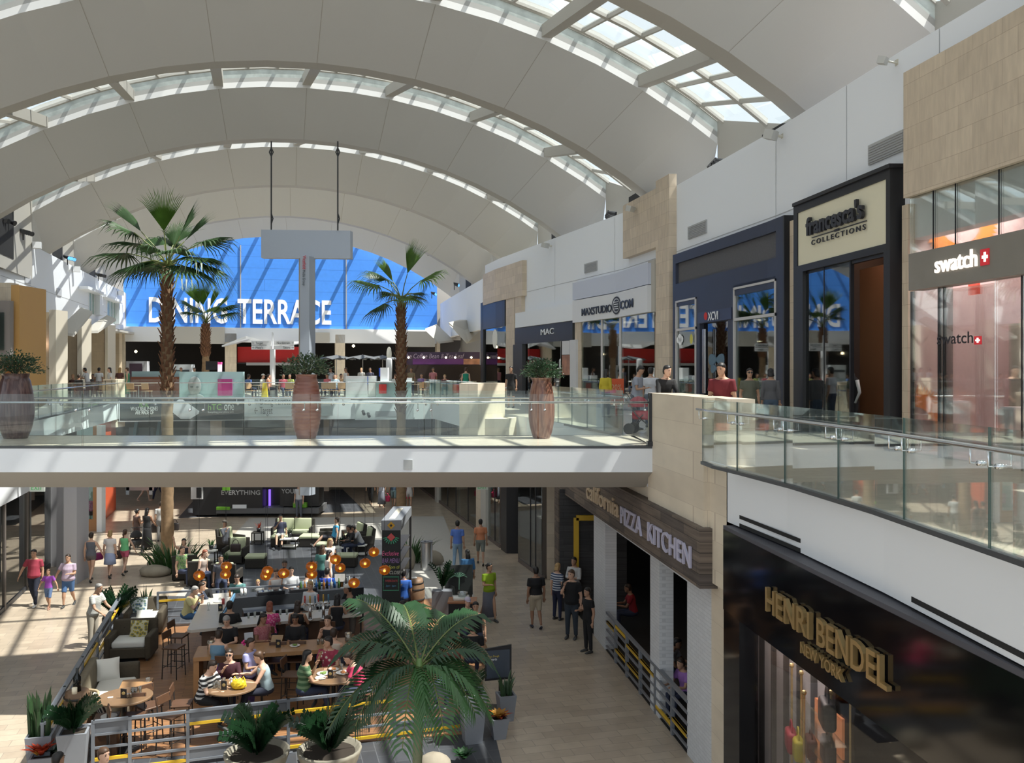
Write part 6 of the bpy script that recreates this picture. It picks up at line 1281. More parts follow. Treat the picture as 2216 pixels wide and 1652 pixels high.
B0 = L0+dl*3.2+dd*.8; m = MB(); m.prism([v[:2] for v in (B0, B0+dd*3.7, B0+dd*3.7+dm*.6, B0+dm*.6)], ZD, ZD+.98); part(t, 'back_counter', m, mat('back_bar_dark', (.025, .028, .033), .4))
m = MB(); m.prism([v[:2] for v in (L0+dd*.8+dm*.8, L0+dd*.84+dm*.8, L0+dl*3.4+dd*.84, L0+dl*3.4+dd*.80)], ZD+bh-.12, ZD+bh+.01); part(t, 'blue_edge', m, mat('blue_edge', (.12, .28, .45), .4))
m = MB(); q_ = B0+dd*.2+dm*(-1.2); m.prism([v[:2] for v in (q_, q_+dd*3.2, q_+dd*3.2+dm*.55, q_+dm*.55)], ZD, ZD+.85); part(t, 'under_counter', m, mat('back_bar_dark', (0, 0, 0)))
BT = lambda u, w_=.4: L0+dd*u+dm*w_+Vector((0, 0, ZD+bh)); BL = lambda u, w_=.35: L0+dl*u+dd*w_+Vector((0, 0, ZD+bh)); BB = lambda u, w_=.3: B0+dd*u+dm*w_+Vector((0, 0, ZD+.98))
# --- small things on tables
M_gls = glassmat('tumbler_glass', (.88, .92, .93), .8, base=.12); M_candle = mat('candle_wax', (.8, .74, .58), .6, emit=(1, .85, .6), es=.15)
def obj0(mb, name, mt, loc, rz, label, cat, group=None, smooth=True):
    o_ = mb.build(name, mt, None, smooth, origin=(0, 0, 0)); o_.location = loc; o_.rotation_euler = (0, 0, rz); return tag(o_, label, cat, group)
PR = {}
def glass(loc, label, h=.13, r=.036, group='drinking glasses on the patio tables'):
    if 'g' not in PR:
        m = MB(); m.lathe([(r*.8, 0), (r, h), (r*.93, h), (r*.72, .012)], seg=14); PR['g'] = obj0(m, 'drinking_glass', M_gls, loc, 0, label, 'glass', group); return
    dup(PR['g'], loc, 0, label)
def wine(loc, label, group='stemmed glasses on the bar'):
    if 'w' not in PR:
        m = MB(); m.lathe([(.035, 0), (.034, .004), (.005, .01), (.005, .09), (.03, .12), (.04, .16), (.034, .20)], seg=14); PR['w'] = obj0(m, 'stemmed_glass', M_gls, loc, 0, label, 'glass', group); return
    dup(PR['w'], loc, 0, label)
def menucard(loc, rz, label):
    if 'm' not in PR:
        t = thing('menu_card', label, 'menu card', loc, rz); m = MB(); m.prism([(-.055, -.012), (.055, -.012), (.055, .012), (-.055, .012)], 0, [.19, .17, .17, .19]); m.build('card', M_blk, t); m = MB(); m.sph((0, -.014, .10), .035, 8, sc=(1, .08, 1)); m.build('emblem', mat('card_gold', (.35, .25, .1), .5), t); PR['m'] = t; return
    dup(PR['m'], loc, rz, label)
def shaker(loc, label):
    if 's' not in PR:
        t = thing('salt_shaker', label, 'shaker', loc, 0, 'salt and pepper shakers on the patio tables'); m = MB(); m.cyl((0, 0, 0), .022, .07, 10); m.build('jar', M_gls, t); m = MB(); m.cyl((0, 0, .07), .022, .02, 10); m.build('lid', M_steel, t); PR['s'] = t; return
    dup(PR['s'], loc, 0, label)
M_china = mat('china', (0, 0, 0)); M_nap = mat('napkin', (.78, .78, .76), .9)
def plate(loc, label, r=.13, food=None):
    t = thing('plate', label, 'plate', loc); m = MB(); m.lathe([(r*.6, 0), (r, .018), (r*.97, .022), (r*.6, .008)], seg=20); m.build('dish', M_china, t, True)
    if food:
        m = MB(); rr = random.Random(int(loc[0]*99))
        for i in range(10): a = rr.uniform(0, 6.28); q = rr.uniform(0, r*.5); m.sph((math.cos(a)*q, math.sin(a)*q, .03), rr.uniform(.02, .035), 6, sc=(1, 1, .6))
        m.build('food', food, t)
M_food1 = mat('food_green', (.16, .25, .06), .7, var=.4, scale=20); M_food2 = mat('food_brown', (.38, .16, .06), .6, var=.4, scale=20)
O = Vector
menucard(T1+O((.03, -.12, 0)), .1, 'black menu card standing on the empty-seated round table')
for i, (dx, dy) in enumerate(((.12, .10), (.19, .07), (.24, .15), (.15, .02))): glass(T1+O((dx, dy, 0)), ('drinking glass at the back of the left round table', 'drinking glass in the cluster on the left round table, middle', 'drinking glass in the cluster on the left round table, right', 'drinking glass in front of the cluster on the left round table')[i])
shaker(T1+O((.11, -.12, 0)), 'dark pepper shaker beside the menu card on the left round table'); shaker(T1+O((.16, -.10, 0)), 'salt shaker beside the menu card on the left round table')
m = MB(); m.rbox((0, 0, .008), (.10, .05, .015), .006); obj0(m, 'napkin', M_nap, T1+O((-.24, -.10, 0)), .4, 'crumpled white napkin on the left round table', 'napkin')
menucard(T2+O((-.08, -.2, 0)), .1, 'black menu card on the round table with the yellow bag')
for i, (dx, dy) in enumerate(((-.26, -.05), (-.20, -.12), (-.18, .12), (.05, .22), (-.30, -.12))): glass(T2+O((dx, dy, 0)), ('tall glass left of the menu card on the yellow bag table', 'glass next to the menu card on the yellow bag table', 'glass before the woman in sunglasses', 'glass behind the yellow bag', 'leftmost glass on the yellow bag table')[i])
def bag(loc, mt, label, s=1., seed=1):
    rr = random.Random(seed); m = MB(); m.sph((0, 0, .09*s), .15*s, 16, sc=(1.05, .75, .72)); m.v = [(x*(1+rr.uniform(-.10, .10)), y*(1+rr.uniform(-.10, .10)), max(0, z*(1+rr.uniform(-.12, .12)))) for x, y, z in m.v]; t = thing('carrier_bag', label, 'bag', loc); m.build('body', mt, t); m = MB()
    for sx in (-1, 1): m.tube([(sx*.04, 0, .17*s), (sx*.09, .01, .24*s), (sx*.13, 0, .17*s)], .012, 5)
    m.build('handle', mt, t)
bag(T2+O((.20, -.14, 0)), mat('bag_yellow', (.72, .50, .02), .45), 'crumpled bright yellow plastic bag on the round table', 1.0, 2)
bag(T2+O((.08, .02, 0)), mat('bag_white', (.7, .7, .75), .5), 'crumpled white plastic bag behind the yellow one', .7, 4)
menucard(T3+O((-.02, -.25, 0)), .05, 'black menu card on the round table covered with plates')
plate(T3+O((-.22, .02, 0)), 'plate of green salad on the right-hand round table', .14, M_food1); plate(T3+O((.18, .08, 0)), 'plate of pasta on the right-hand round table', .15, M_food2); plate(T3+O((-.05, .27, 0)), 'oval plate before the man in the floral shirt', .11, M_food2); plate(T3+O((-.22, -.25, 0)), 'empty white plate at the near edge of the right-hand round table', .12)
plate(T3+O((.38, .14, 0)), 'white paper plate before the woman in pink', .12); shaker(T3+O((.07, -.22, 0)), 'salt shaker beside the menu card on the right-hand round table'); glass(T3+O((.12, .28, 0)), 'tall glass before the man in the floral shirt')
# candle jars
def candle(loc, label, h=.15):
    t = thing('candle_jar', label, 'candle', loc); m = MB(); m.lathe([(.075, 0), (.085, .02), (.085, .2), (.078, .2), (.078, .02)], seg=18); m.build('jar', M_gls, t, True); m = MB(); m.cyl((0, 0, .04), .036, h, 14); m.build('candle', M_candle, t)
candle(CT(-Lc/2+.32, .12), 'thick cream candle in a glass jar at the left end of the oak table'); candle(CT(Lc/2-.12, .12), 'thick cream candle in a glass jar at the right end of the oak table')
m = MB(); m.lathe([(.045, 0), (.05, .08), (.043, .08)], seg=14); obj0(m, 'tea_light', M_gls, O((SIDE.x+.2, SIDE.y+.12, ZD+.72)), 0, 'glass tea light on the small oak side table', 'candle')
menucard(CT(.05, -.05), .2, 'black menu card in the middle of the oak table'); plate(CT(.42, -.02), 'dark bowl with napkin on the oak table', .12, M_food1)
for i, u in enumerate((.95, 1.05, 1.35)): glass(CT(u, .0 if i < 2 else -.1), ('left shaker glass of the pair near the right end of the oak table', 'right glass of the pair near the right end of the oak table', 'glass before the long haired woman at the oak table')[i], .1)
# things along the bar
for i, (u, w_) in enumerate(((.6, .3), (1.0, .55))): wine(BL(u+1.2, w_), ('stemmed glass on the sunlit left arm of the bar, nearer', 'stemmed glass on the sunlit left arm of the bar, farther')[i])
for i in range(7): glass(BT(1.5+.16*i, .62+.05*(i % 2)), 'upturned glass in the row on the front arm of the bar')
for i in range(5): wine(BT(2.9+.2*i, .66), 'stemmed glass in the row near the beer taps')
for i in range(4): glass(BT(3.6+.14*i, .62), 'upturned glass at the right end of the front bar arm')
menucard(BL(1.6, .62), .3, 'black menu card on the left arm of the bar'); plate(BL(2.6, .45), 'clear plate on the left arm of the bar', .12)
m = MB(); m.cyl((0, 0, 0), .04, .15, 14); m.tube([(.01, 0, .1), (.02, 0, .2)], .004, 5); obj0(m, 'drink', mat('red_drink', (.5, .08, .08), .3), BL(2.3, .62), 0, 'red iced drink with straw on the left arm of the bar', 'drink')
def bottle(loc, mt, label, group, h=.3, r=.037):
    m = MB(); m.lathe([(r, 0), (r, h*.6), (r*.4, h*.75), (r*.35, h), (.003, h)], seg=12); return obj0(m, 'bottle', mt, loc, 0, label, 'bottle', group)
cols = [(.05, .12, .03), (.3, .12, .03), (.02, .02, .02), (.4, .4, .35), (.02, .1, .3)]
base = bottle(BL(3.1, .72), mat('bottle_amber', (.35, .12, .02), .2), 'small amber sauce bottle at the inner end of the left bar arm', None, .2, .03)
for i in range(14):
    mt = mat('bottle_tone_%s' % 'abcde'[i % 5], cols[i % 5], .15); 
    if i < 5: PR['b%d' % i] = bottle(BB(1.9+.11*i, .2), mt, 'bottle standing in the row on the dark back counter', 'bottles on the back counter')
    else: dup(PR['b%d' % (i % 5)], BB(1.9+.11*i, .2+.1*(i % 2)), 0)
for i in range(4):
    m = MB(); m.cyl((0, 0, 0), .035, .17, 12)
    if i == 0: PR['c'] = obj0(m, 'paper_cup', M_nap, BB(.25, .3), 0, 'white paper cup stack at the left end of the back counter', 'cup', 'white cup stacks on the back counter')
    else: dup(PR['c'], BB(.25+.10*(i % 2), .3+.1*(i // 2)), 0)
for k, u in enumerate((.75, 1.65)):
    t = thing('condiment_tray', ('long dark condiment tray on the back counter, left one', 'long dark condiment tray on the back counter, right one')[k], 'tray', tuple(BB(u+.3, .15)), math.atan2(dd.y, dd.x)); m = MB(); m.rbox((0, 0, .05), (.75, .25, .1), .01); m.build('box', M_blk, t)
    for j in range(5): m = MB(); m.box((-.28+.14*j, 0, .101), (.12, .2, .01)); m.build('lid', M_gls, t)
for k, px in enumerate((671, 700)):
    v = P(px, 1330, 22.9+.15*k); t = thing('beer_tap', ('chrome beer tap column, left of the pair before the bartender', 'chrome beer tap column, right of the pair before the bartender')[k], 'beer tap', (v.x, v.y, ZD+bh)); m = MB(); m.cyl((0, 0, 0), .075, .02, 14); m.cyl((0, 0, 0), .042, .42, 14); m.tube([(-.16, 0, .40), (.16, 0, .40)], .03, 10); m.build('column', M_steel, t, True)
    for j, cx_ in enumerate((-.13, 0, .13)):
        m = MB(); m.tube([(cx_, -.02, .38), (cx_, -.07, .40), (cx_, -.08, .34)], .010, 6); s_ = m.build('spout', M_steel, t); m = MB(); m.tube([(cx_, 0, .42), (cx_, -.01, .52), (cx_, -.02, .62)], [.014, .024, .02], 8); m.build('tap_handle', mat('tap_tone_%s' % 'abc'[j], ((.5, .05, .04), (.5, .3, .05), (.08, .2, .3))[j], .4), t, True)
v = BB(3.05, .3); t = thing('cash_screen', 'black touch screen terminal at the right end of the back counter', 'monitor', tuple(v), .1); m = MB(); m.box((0, 0, .28), (.36, .04, .28), rx=-.15); m.tube([(0, .05, 0), (0, .03, .2)], .03, 8); m.build('housing', M_blk, t); m = MB(); m.box((0, -.024, .28), (.31, .006, .23), rx=-.15); m.build('screen', mat('screen_pale', (.4, .38, .36), .3, emit=(.5, .45, .42), es=.3, var=.5, scale=12), t)
m = MB(); m.rbox((0, 0, .01), (.34, .24, .012), .004); obj0(m, 'placemat', M_nap, BT(1.15, .45), .35, 'white sheet on the front arm of the bar beside the man in black', 'paper')
# --- amber glass pendant lamps under the bridge
M_amb = glassmat('amber_glass', (.85, .5, .16), .5, base=.12, haze=.0); M_bulb = mat('amber_bulb', (1, .8, .4), .5, emit=(1, .62, .2), es=16)
amb = M_amb.node_tree
_dm = amb.nodes.new('ShaderNodeBsdfTranslucent'); _dm.inputs[0].default_value = (.50, .20, .03, 1); _mx = amb.nodes.new('ShaderNodeMixShader'); _mx.inputs[0].default_value = .5
_out = amb.nodes['Material Output']; _src = _out.inputs[0].links[0].from_socket; amb.links.new(_src, _mx.inputs[1]); amb.links.new(_dm.outputs[0], _mx.inputs[2]); amb.links.new(_mx.outputs[0], _out.inputs[0])
PL = [(431, 1246), (490, 1226), (488, 1243), (579, 1236), (575, 1246), (614, 1241), (674, 1226), (675, 1243), (726, 1211), (736, 1229), (766, 1262), (790, 1219), (809, 1195), (832, 1234)]
PN = ['amber globe lamp at the far left, hanging alone', 'upper amber globe of the close pair over the seated man in teal', 'lower amber globe of the close pair over the seated man in teal', 'rear amber globe of the overlapping pair left of the white-shirted couple', 'front amber globe of the overlapping pair left of the white-shirted couple', 'single amber globe just right of the overlapping pair', 'upper amber globe over the bartender', 'lower amber globe over the bartender', 'amber globe beside the standing long-haired women', 'amber globe below and right of the standing long-haired women', 'amber globe over the man in the white cap', 'amber globe left of the chalkboard tower', 'highest amber globe at the tower edge', 'amber globe in front of the chalkboard']
pr = random.Random(5); p0 = None
for i, (px, py) in enumerate(PL):
    Y = 20.3+1.5*((i*7) % 5)/5; c = P(px, py, Y)
    t = thing('pendant_lamp', PN[i], 'pendant lamp', tuple(c), 0, 'amber globe pendant lamps under the bridge')
    m = MB(); m.sph((0, 0, 0), .13, 20, sc=(1, 1, .88)); m.build('globe', M_amb, t, True)
    m = MB(); m.sph((0, 0, -.02), .028, 10); m.build('bulb', M_bulb, t, True)
    m = MB(); m.cyl((0, 0, .09), .025, .05, 8); m.tube([(0, 0, .12), (0, 0, -2.58-c.z)], .004, 4); m.build('cord', M_black, t)
# --- chalkboard tower
yt = 25.0; a = P(825, 1127, yt); b = P(868, 1127, yt); zt = a.z; W = b.x-a.x
t = thing('chalkboard_tower', 'tall black chalkboard tower with grey top box at the right end of the bar', 'chalkboard', (a.x+W/2, yt+1.3, ZG))
M_slatb = mat('chalkboard', (.022, .026, .026), .7)
def tower(nm, x0, x1, y0, y1, z0, z1, mt): m = MB(); m.box(((x0+x1)/2, (y0+y1)/2, (z0+z1)/2), (x1-x0, y1-y0, z1-z0)); return part(t, nm, m, mt)
tower('top_box', a.x, b.x, yt, yt+2.6, zt-.27, zt, mat('tower_grey_top', (.22, .23, .25), .4)); tower('chalkboard', a.x+.02, b.x-.02, yt, yt+.06, ZG+1.0, zt-.27, M_slatb)
tower('frame_post', a.x-.0, a.x+.06, yt+2.5, yt+2.6, ZG, zt-.27, M_leg); tower('frame_post', a.x, a.x+.05, yt+1.2, yt+1.26, ZG, zt-.27, M_leg); tower('frame_post', b.x-.06, b.x, yt+2.5, yt+2.6, ZG, zt-.27, M_leg); tower('base_cabinet', a.x, b.x, yt+.06, yt+2.6, ZG, ZG+1.0, M_blk)
for z_ in (1.35, 1.7, 2.05, 2.4): tower('shelf', a.x+.03, b.x-.03, yt+.1, yt+2.5, ZG+z_, ZG+z_+.02, M_leg)
tower('paper_note', a.x+W*.32, a.x+W*.62, yt+.3, yt+2.2, zt, zt+.004, mat('note_cream', (.6, .55, .45), .8))
m = MB(); c = O(((a.x+b.x)/2, yt-.01, zt-.135)); m.box(c, (.15, .015, .15), ry=PI/4); part(t, 'diamond_emblem', m, mat('emblem_yellow', (.65, .35, .02), .5)); m = MB(); m.box(c+O((0, -.01, 0)), (.06, .01, .06), ry=PI/4); part(t, 'emblem_centre', m, M_blk)
ck = lambda nm, col: mat(nm, col, .9, emit=col, es=.15)
def ctext(s_, py, h, wd, mt, dx=0, sh=.2): a_ = P(827+dx, py, yt-.012); a_.y = yt-.012; text('chalk_lettering', s_, mt, a_, (1, 0, 0), h=h, width=wd, ext=.002, parent=t, shear=sh)
ctext('Exclusive', 1203, .13, .46, ck('chalk_pink', (.6, .12, .25))); ctext('BAR MENU', 1219, .13, .48, ck('chalk_mauve', (.30, .18, .38))); ctext('5pm til', 1231, .09, .3, ck('chalk_yellow', (.5, .5, .1)), 14); ctext('CLOSE', 1243, .09, .3, ck('chalk_white', (.5, .5, .45)), 16)
ctext('WEEKDAYS', 1260, .06, .34, ck('chalk_red', (.45, .08, .08)), 7); ctext('3pm - 6pm', 1270, .05, .28, ck('chalk_blue', (.1, .25, .4)), 8)
m = MB()
for i in range(22):
    u = i/22
    for (x_, z_) in ((a.x+.06+(W-.12)*u, P(0, 1249, yt).z), (a.x+.06+(W-.12)*u, P(0, 1278, yt).z)): m.box((x_, yt-.008, z_), (.012, .006, .018))
for i in range(12):
    for x_ in (a.x+.06, b.x-.07): m.box((x_, yt-.008, P(0, 1249, yt).z-.37*i/11), (.018, .006, .012))
part(t, 'chalk_border', m, ck('chalk_green', (.08, .38, .22)))
cc_ = O(((a.x+b.x)/2, yt-.01, P(0, 1163, yt).z)); m = MB(); m.box(cc_, (.16, .008, .16), ry=PI/4); part(t, 'chalk_diamond', m, ck('chalk_red', (0, 0, 0))); m = MB()
for i in range(9): an = PI*(1.05+.9*i/8); m.box(cc_+O((math.cos(an)*.17, 0, math.sin(an)*.14)), (.10, .006, .02), ry=-an)
part(t, 'chalk_leaf', m, ck('chalk_green', (0, 0, 0)))
# --- menu screen, host area
v = G(1083, 1540); t = thing('menu_board', 'black framed poster board with yellow and white lettering on a stand', 'poster board', (v.x, v.y, ZG), 0); Yb = v.y; a = P(1049, 1474, Yb); b = P(1107, 1399, Yb)
m = MB(); m.prism([(a.x, Yb-.02), (b.x, Yb+.12), (b.x, Yb+.17), (a.x, Yb+.03)], a.z, [b.z-.06, b.z, b.z, b.z-.06]); part(t, 'frame', m, M_blk); m = MB(); m.prism([(a.x+.04, Yb-.025), (b.x-.04, Yb+.105), (b.x-.04, Yb+.11), (a.x+.04, Yb-.01)], a.z+.05, b.z-.1); part(t, 'poster', m, mat('poster_blue_grey', (.05, .065, .09), .4, var=.5, scale=2))
m = MB(); m.box((v.x, Yb+.12, (ZG+a.z)/2), (.08, .08, a.z-ZG)); m.box((v.x, Yb+.12, ZG+.02), (.5, .4, .04)); part(t, 'stand', m, M_blk)
text('poster_lettering', 'Pizza Dough', mat('poster_yellow', (.55, .42, .05), .5), (a.x+.07, Yb-.035, b.z-.24), (1, .22, 0), h=.045, width=.25, ext=.002, parent=t); text('poster_lettering', 'Rewards', M_letter, (a.x+.07, Yb-.035, b.z-.31), (1, .22, 0), h=.05, width=.2, ext=.002, parent=t)
v = G(992, 1330); t = thing('palm_chalkboard', 'black board with a chalk palm drawing beside the host stand', 'chalkboard', (v.x, v.y+.2, ZG), .12); m = MB(); m.box((0, 0, 1.0), (.85, .05, .9), rx=-.08); m.build('board', M_slatb, t); m = MB()
for i in range(7): an = PI*(.05+.9*i/6); m.tube([(0, -.06, 1.1), (math.cos(an)*.14, -.05, 1.1+math.sin(an)*.12+.03), (math.cos(an)*.26, -.05, 1.1+math.sin(an)*.16-.04)], [.02, .022, .004], 4)
m.tube([(0, -.07, .72), (.01, -.06, 1.1)], .018, 5); m.build('palm_drawing', ck('chalk_sage', (.10, .2, .14)), t)
for sx in (-1, 1): m = MB(); m.box((sx*.38, 0, .3), (.05, .05, .6)); m.build('leg', M_leg, t)
v = G(897, 1318); t = thing('wine_barrel', 'wooden wine barrel table behind the chalkboard tower', 'barrel', (v.x, v.y+.1, ZG)); pf = [(.24+.07*math.sin(PI*i/10), .92*i/10) for i in range(11)]; m = MB(); m.lathe(pf, seg=24); m.build('staves', mat('barrel_wood', (.20, .12, .07), .6, var=.35, scale=6), t, True)
for z_ in (.12, .30, .62, .80): m = MB(); r_ = .25+.07*math.sin(PI*z_/.92); m.lathe([(r_, z_-.025), (r_+.008, z_), (r_, z_+.025)], seg=24, caps=False); m.build('hoop', M_leg, t)
v2 = (v.x-.05, v.y+.1, ZG+.92); m = MB(); m.rbox((0, 0, .02), (.22, .16, .03), .01); obj0(m, 'plate_stack', M_china, v2, .3, 'small white plate stack on the wine barrel', 'plates')
v = G(115, 1640); t = thing('wine_barrel', 'dark wine barrel with a bottle on top at the near end of the left railing', 'barrel', (v.x+.1, v.y+.75, ZG)); m = MB(); m.lathe([(r_*.9, z_*1.1) for r_, z_ in pf], seg=24); m.build('staves', mat('barrel_wood', (0, 0, 0)), t, True)
for z_ in (.15, .33, .7, .9): m = MB(); r_ = (.25+.07*math.sin(PI*z_/1.01))*.9; m.lathe([(r_, z_-.025), (r_+.008, z_), (r_, z_+.025)], seg=24, caps=False); m.build('hoop', M_leg, t)
BR = O((v.x+.1, v.y+.75, ZG+1.01)); bottle(BR, mat('wine_black', (.01, .012, .012), .12), 'large black wine bottle on the near barrel', None, .46, .075)
m = MB(); m.cyl((0, 0, 0), .05, .12, 12); obj0(m, 'candle', M_candle, BR+O((.02, -.15, 0)), 0, 'cream candle in front of the large wine bottle', 'candle')
# napkin tub and baskets at the host stand
v = G(1000, 1380); t = thing('host_stand', 'dark wooden host stand with copper top behind the feather palm', 'stand', (v.x, v.y+.2, ZG)); m = MB(); m.box((0, 0, .48), (.75, .55, .96)); m.build('cabinet', M_blk, t); m = MB(); m.box((0, 0, .98), (.8, .6, .04)); m.build('top', mat('copper_top', (.35, .15, .07), .4), t)
m = MB(); m.rbox((0, 0, .04), (.42, .26, .08), .02); obj0(m, 'tub', M_cush, (v.x-.05, v.y+.2, ZG+1.0), .1, 'white plastic tub on the host stand', 'tub'); m = MB(); m.lathe([(.12, .08), (.15, .2), (.14, .2), (.11, .09)], seg=16); obj0(m, 'wire_basket', M_gls, (v.x, v.y+.22, ZG+1.0), 0, 'clear basket standing in the white tub', 'basket')
# steel bin
v = G(922, 1236); t = thing('litter_bin', 'cylindrical brushed steel litter bin near the restaurant walkway', 'bin', (v.x, v.y+.2, ZG)); m = MB(); m.cyl((0, 0, 0), .23, 1.02, 32); m.build('body', M_steel, t, False); m = MB(); m.lathe([(.235, 1.02), (.235, 1.06), (.12, 1.06), (.10, 1.0)], seg=28); m.build('rim', mat('steel_dark', (.4, .4, .41), .3, 1), t); m = MB(); m.cyl((0, 0, 1.03), .10, .01, 16); m.build('opening', M_dark, t)
# stools
for a_ in ((376, 1402, 80, 'dark bar stool at the left end of the bar, nearer the camera'), (386, 1378, 85, 'dark bar stool under the man in the yellow shirt'), (212, 1580, -60, 'dark bar stool behind the far left of the front railing'), (288, 1552, 10, 'dark bar stool under the near side of the left round table'), (322, 1530, 50, 'dark bar stool right of the left round table'), (393, 1525, 100, 'dark bar stool with a jacket on its back, under the woman in stripes'), (370, 1550, 70, 'dark bar stool standing empty between two round tables'), (548, 1475, -70, 'dark bar stool under the woman in the pale blue top'), (490, 1452, 180, 'dark bar stool under the woman in sunglasses'), (632, 1462, 85, 'dark bar stool under the woman in the green stripes'), (716, 1436, 180, 'dark bar stool under the man in the floral shirt'), (770, 1460, -85, 'dark bar stool under the woman in pink at the round table'), (600, 1432, 10, 'dark bar stool standing empty before the oak table, middle'), (640, 1430, 0, 'dark bar stool standing empty before the oak table, right'), (470, 1420, 5, 'dark bar stool under the woman in the denim vest'), (800, 1500, -40, 'dark bar stool behind the front railing left of the feather palm'), (585, 1385, 170, 'dark bar stool under the woman in the pink floral dress'), (641, 1380, 175, 'dark bar stool under the woman reading at the oak table'), (712, 1374, 180, 'dark bar stool under the long haired woman at the oak table'), (493, 1390, 175, 'dark bar stool under the grey haired man in black'), (575, 1368, 0, 'dark bar stool under the woman in bright pink at the bar'), (647, 1360, 0, 'dark bar stool under the black-clad woman at the bar'), (728, 1350, 0, 'dark bar stool under the woman in the racer back top at the bar')): put_stool(*a_)
# ================================================================ lounge seating beyond the bar
M_wk = mat('dark_wicker', (.028, .024, .020), .8, var=.3, scale=40); M_sage = mat('sage_cushion', (.42, .45, .30), .9)
def wicker(label, px, py, rz, w_=.85, back=True, bag_=False, n=1):
    v = G(px, py); t = thing('wicker_armchair' if n == 1 else 'wicker_sofa', label, 'armchair' if n == 1 else 'sofa', (v.x, v.y, ZG), math.radians(rz)); W_ = w_*n if n == 1 else w_
    m = MB(); m.rbox((0, 0, .19), (W_, .8, .30), .03); m.build('base', M_wk, t)
    for s_ in (-1, 1): m = MB(); m.rbox((s_*(W_/2-.05), 0, .32), (.10, .8, .6), .03); m.build('arm', M_wk, t)
    m = MB(); m.rbox((0, .38, .48), (W_, .10, .85), .03, rx=-.12); m.build('backrest', M_wk, t)
    for i in range(n):
        x_ = (i-(n-1)/2)*(W_-.2)/n; m = MB(); m.rbox((x_, -.04, .40), ((W_-.22)/n, .66, .13), .04); m.build('seat_cushion', M_sage, t, True); m = MB(); m.rbox((x_, .28, .68), ((W_-.24)/n, .13, .5), .05, rx=-.15); m.build('back_cushion', M_sage, t, True)
    return t
wicker('dark wicker armchair under the man with a cap, lounge left', 500, 1192, 60); wicker('dark wicker armchair with sage cushions and a handbag on its seat', 510, 1218, 0)
wicker('dark wicker sofa with sage cushions under the reclining man', 634, 1170, 0, 1.75, n=2); wicker('dark wicker armchair under the person in bright blue, lounge right', 712, 1178, -80)
wicker('dark wicker armchair at the left group, leftmost, seen from behind', 402, 1252, 195); wicker('dark wicker armchair at the left group, middle, seen from behind', 438, 1265, 190); wicker('dark wicker armchair at the left group, right, seen from behind', 492, 1272, 180)
wicker('dark wicker armchair under the man in the pale shirt, right of the lounge', 785, 1190, -70); wicker('dark wicker armchair under the man in dark clothes, right of the lounge', 765, 1180, -60)
handbag(tuple(G(508, 1222)+O((0, .1, .46))), (.05, .03, .03), 1.3, .1, 'dark brown handbag standing on the sage-cushioned armchair')
def ottoman(label, px, py, w_, d_, rz=0): v = G(px, py); t = thing('ottoman', label, 'ottoman', (v.x, v.y, ZG), rz); m = MB(); m.rbox((0, 0, .19), (w_, d_, .34), .03); m.build('base', M_wk, t); m = MB(); m.rbox((0, 0, .42), (w_+.02, d_+.02, .12), .04); m.build('cushion', M_sage, t, True)
ottoman('square wicker ottoman with sage cushion in the middle of the lounge', 554, 1228, .72, .62, .1); ottoman('wicker ottoman with sage cushion left of the low white table', 607, 1182, .7, .6); ottoman('wicker ottoman with sage cushion under resting feet', 672, 1182, .8, .7); ottoman('long wicker ottoman with sage cushion before the standing women', 750, 1226, .8, .55); ottoman('wicker ottoman with sage cushion between the blue-shirted person and the low table', 703, 1200, .6, .5)
def ltable(label, px, py, w_, d_, h, mt=None):
    v = G(px, py); t = thing('low_table', label, 'table', (v.x, v.y, ZG)); m = MB(); m.box((0, 0, h), (w_, d_, .04)); m.build('table_top', mt or M_cush, t); m = MB(); m.box((0, 0, .12), (w_*.92, d_*.9, .03)); m.build('shelf', M_cush if not mt else M_wk, t)
    for sx in (-1, 1):
        for sy in (-1, 1): m = MB(); m.box((sx*w_*.46, sy*d_*.45, h/2), (.04, .04, h)); m.build('leg', M_wk, t)
    return v
v = ltable('low table with white top and a dark pot, centre of the lounge', 626, 1188, .68, .5, .42); ltable('dark square side table with a potted plant, behind the lounge', 558, 1178, .45, .4, .5, M_wk); ltable('low white topped table before the standing women', 740, 1208, .6, .4, .42); ltable('small white topped side table left of the chalkboard tower', 784, 1205, .35, .35, .45); ltable('small white topped table beside the left group', 456, 1218, .45, .35, .45); ltable('small white topped table beside the leftmost wicker armchair', 412, 1262, .3, .3, .45)
def spot_plant(label, px, py, h0, mt, seed): g = G(px, py); t = thing('potted_plant', label, 'potted plant', (g.x, g.y, ZG+h0)); m = MB(); m.lathe([(.07, 0), (.10, .18), (.08, .18), (.07, .15)], seg=14); m.build('pot', M_blk, t, True); blades(t, (0, 0, .15), 14, .28, .05, mt, seed, .02, .5); return t
spot_plant('small red flowering plant on the dark side table', 560, 1178, .52, M_red, 31); spot_plant('small dark plant on the low table in the lounge centre', 627, 1186, .44, M_zz, 32); spot_plant('small bright green plant on the table by the left group', 457, 1216, .47, M_pin2, 33); spot_plant('small green plant beside the low white table of the left group', 490, 1240, .3, M_pin2, 34); spot_plant('small dark pot on the low table before the standing women', 738, 1206, .44, M_zz, 35)
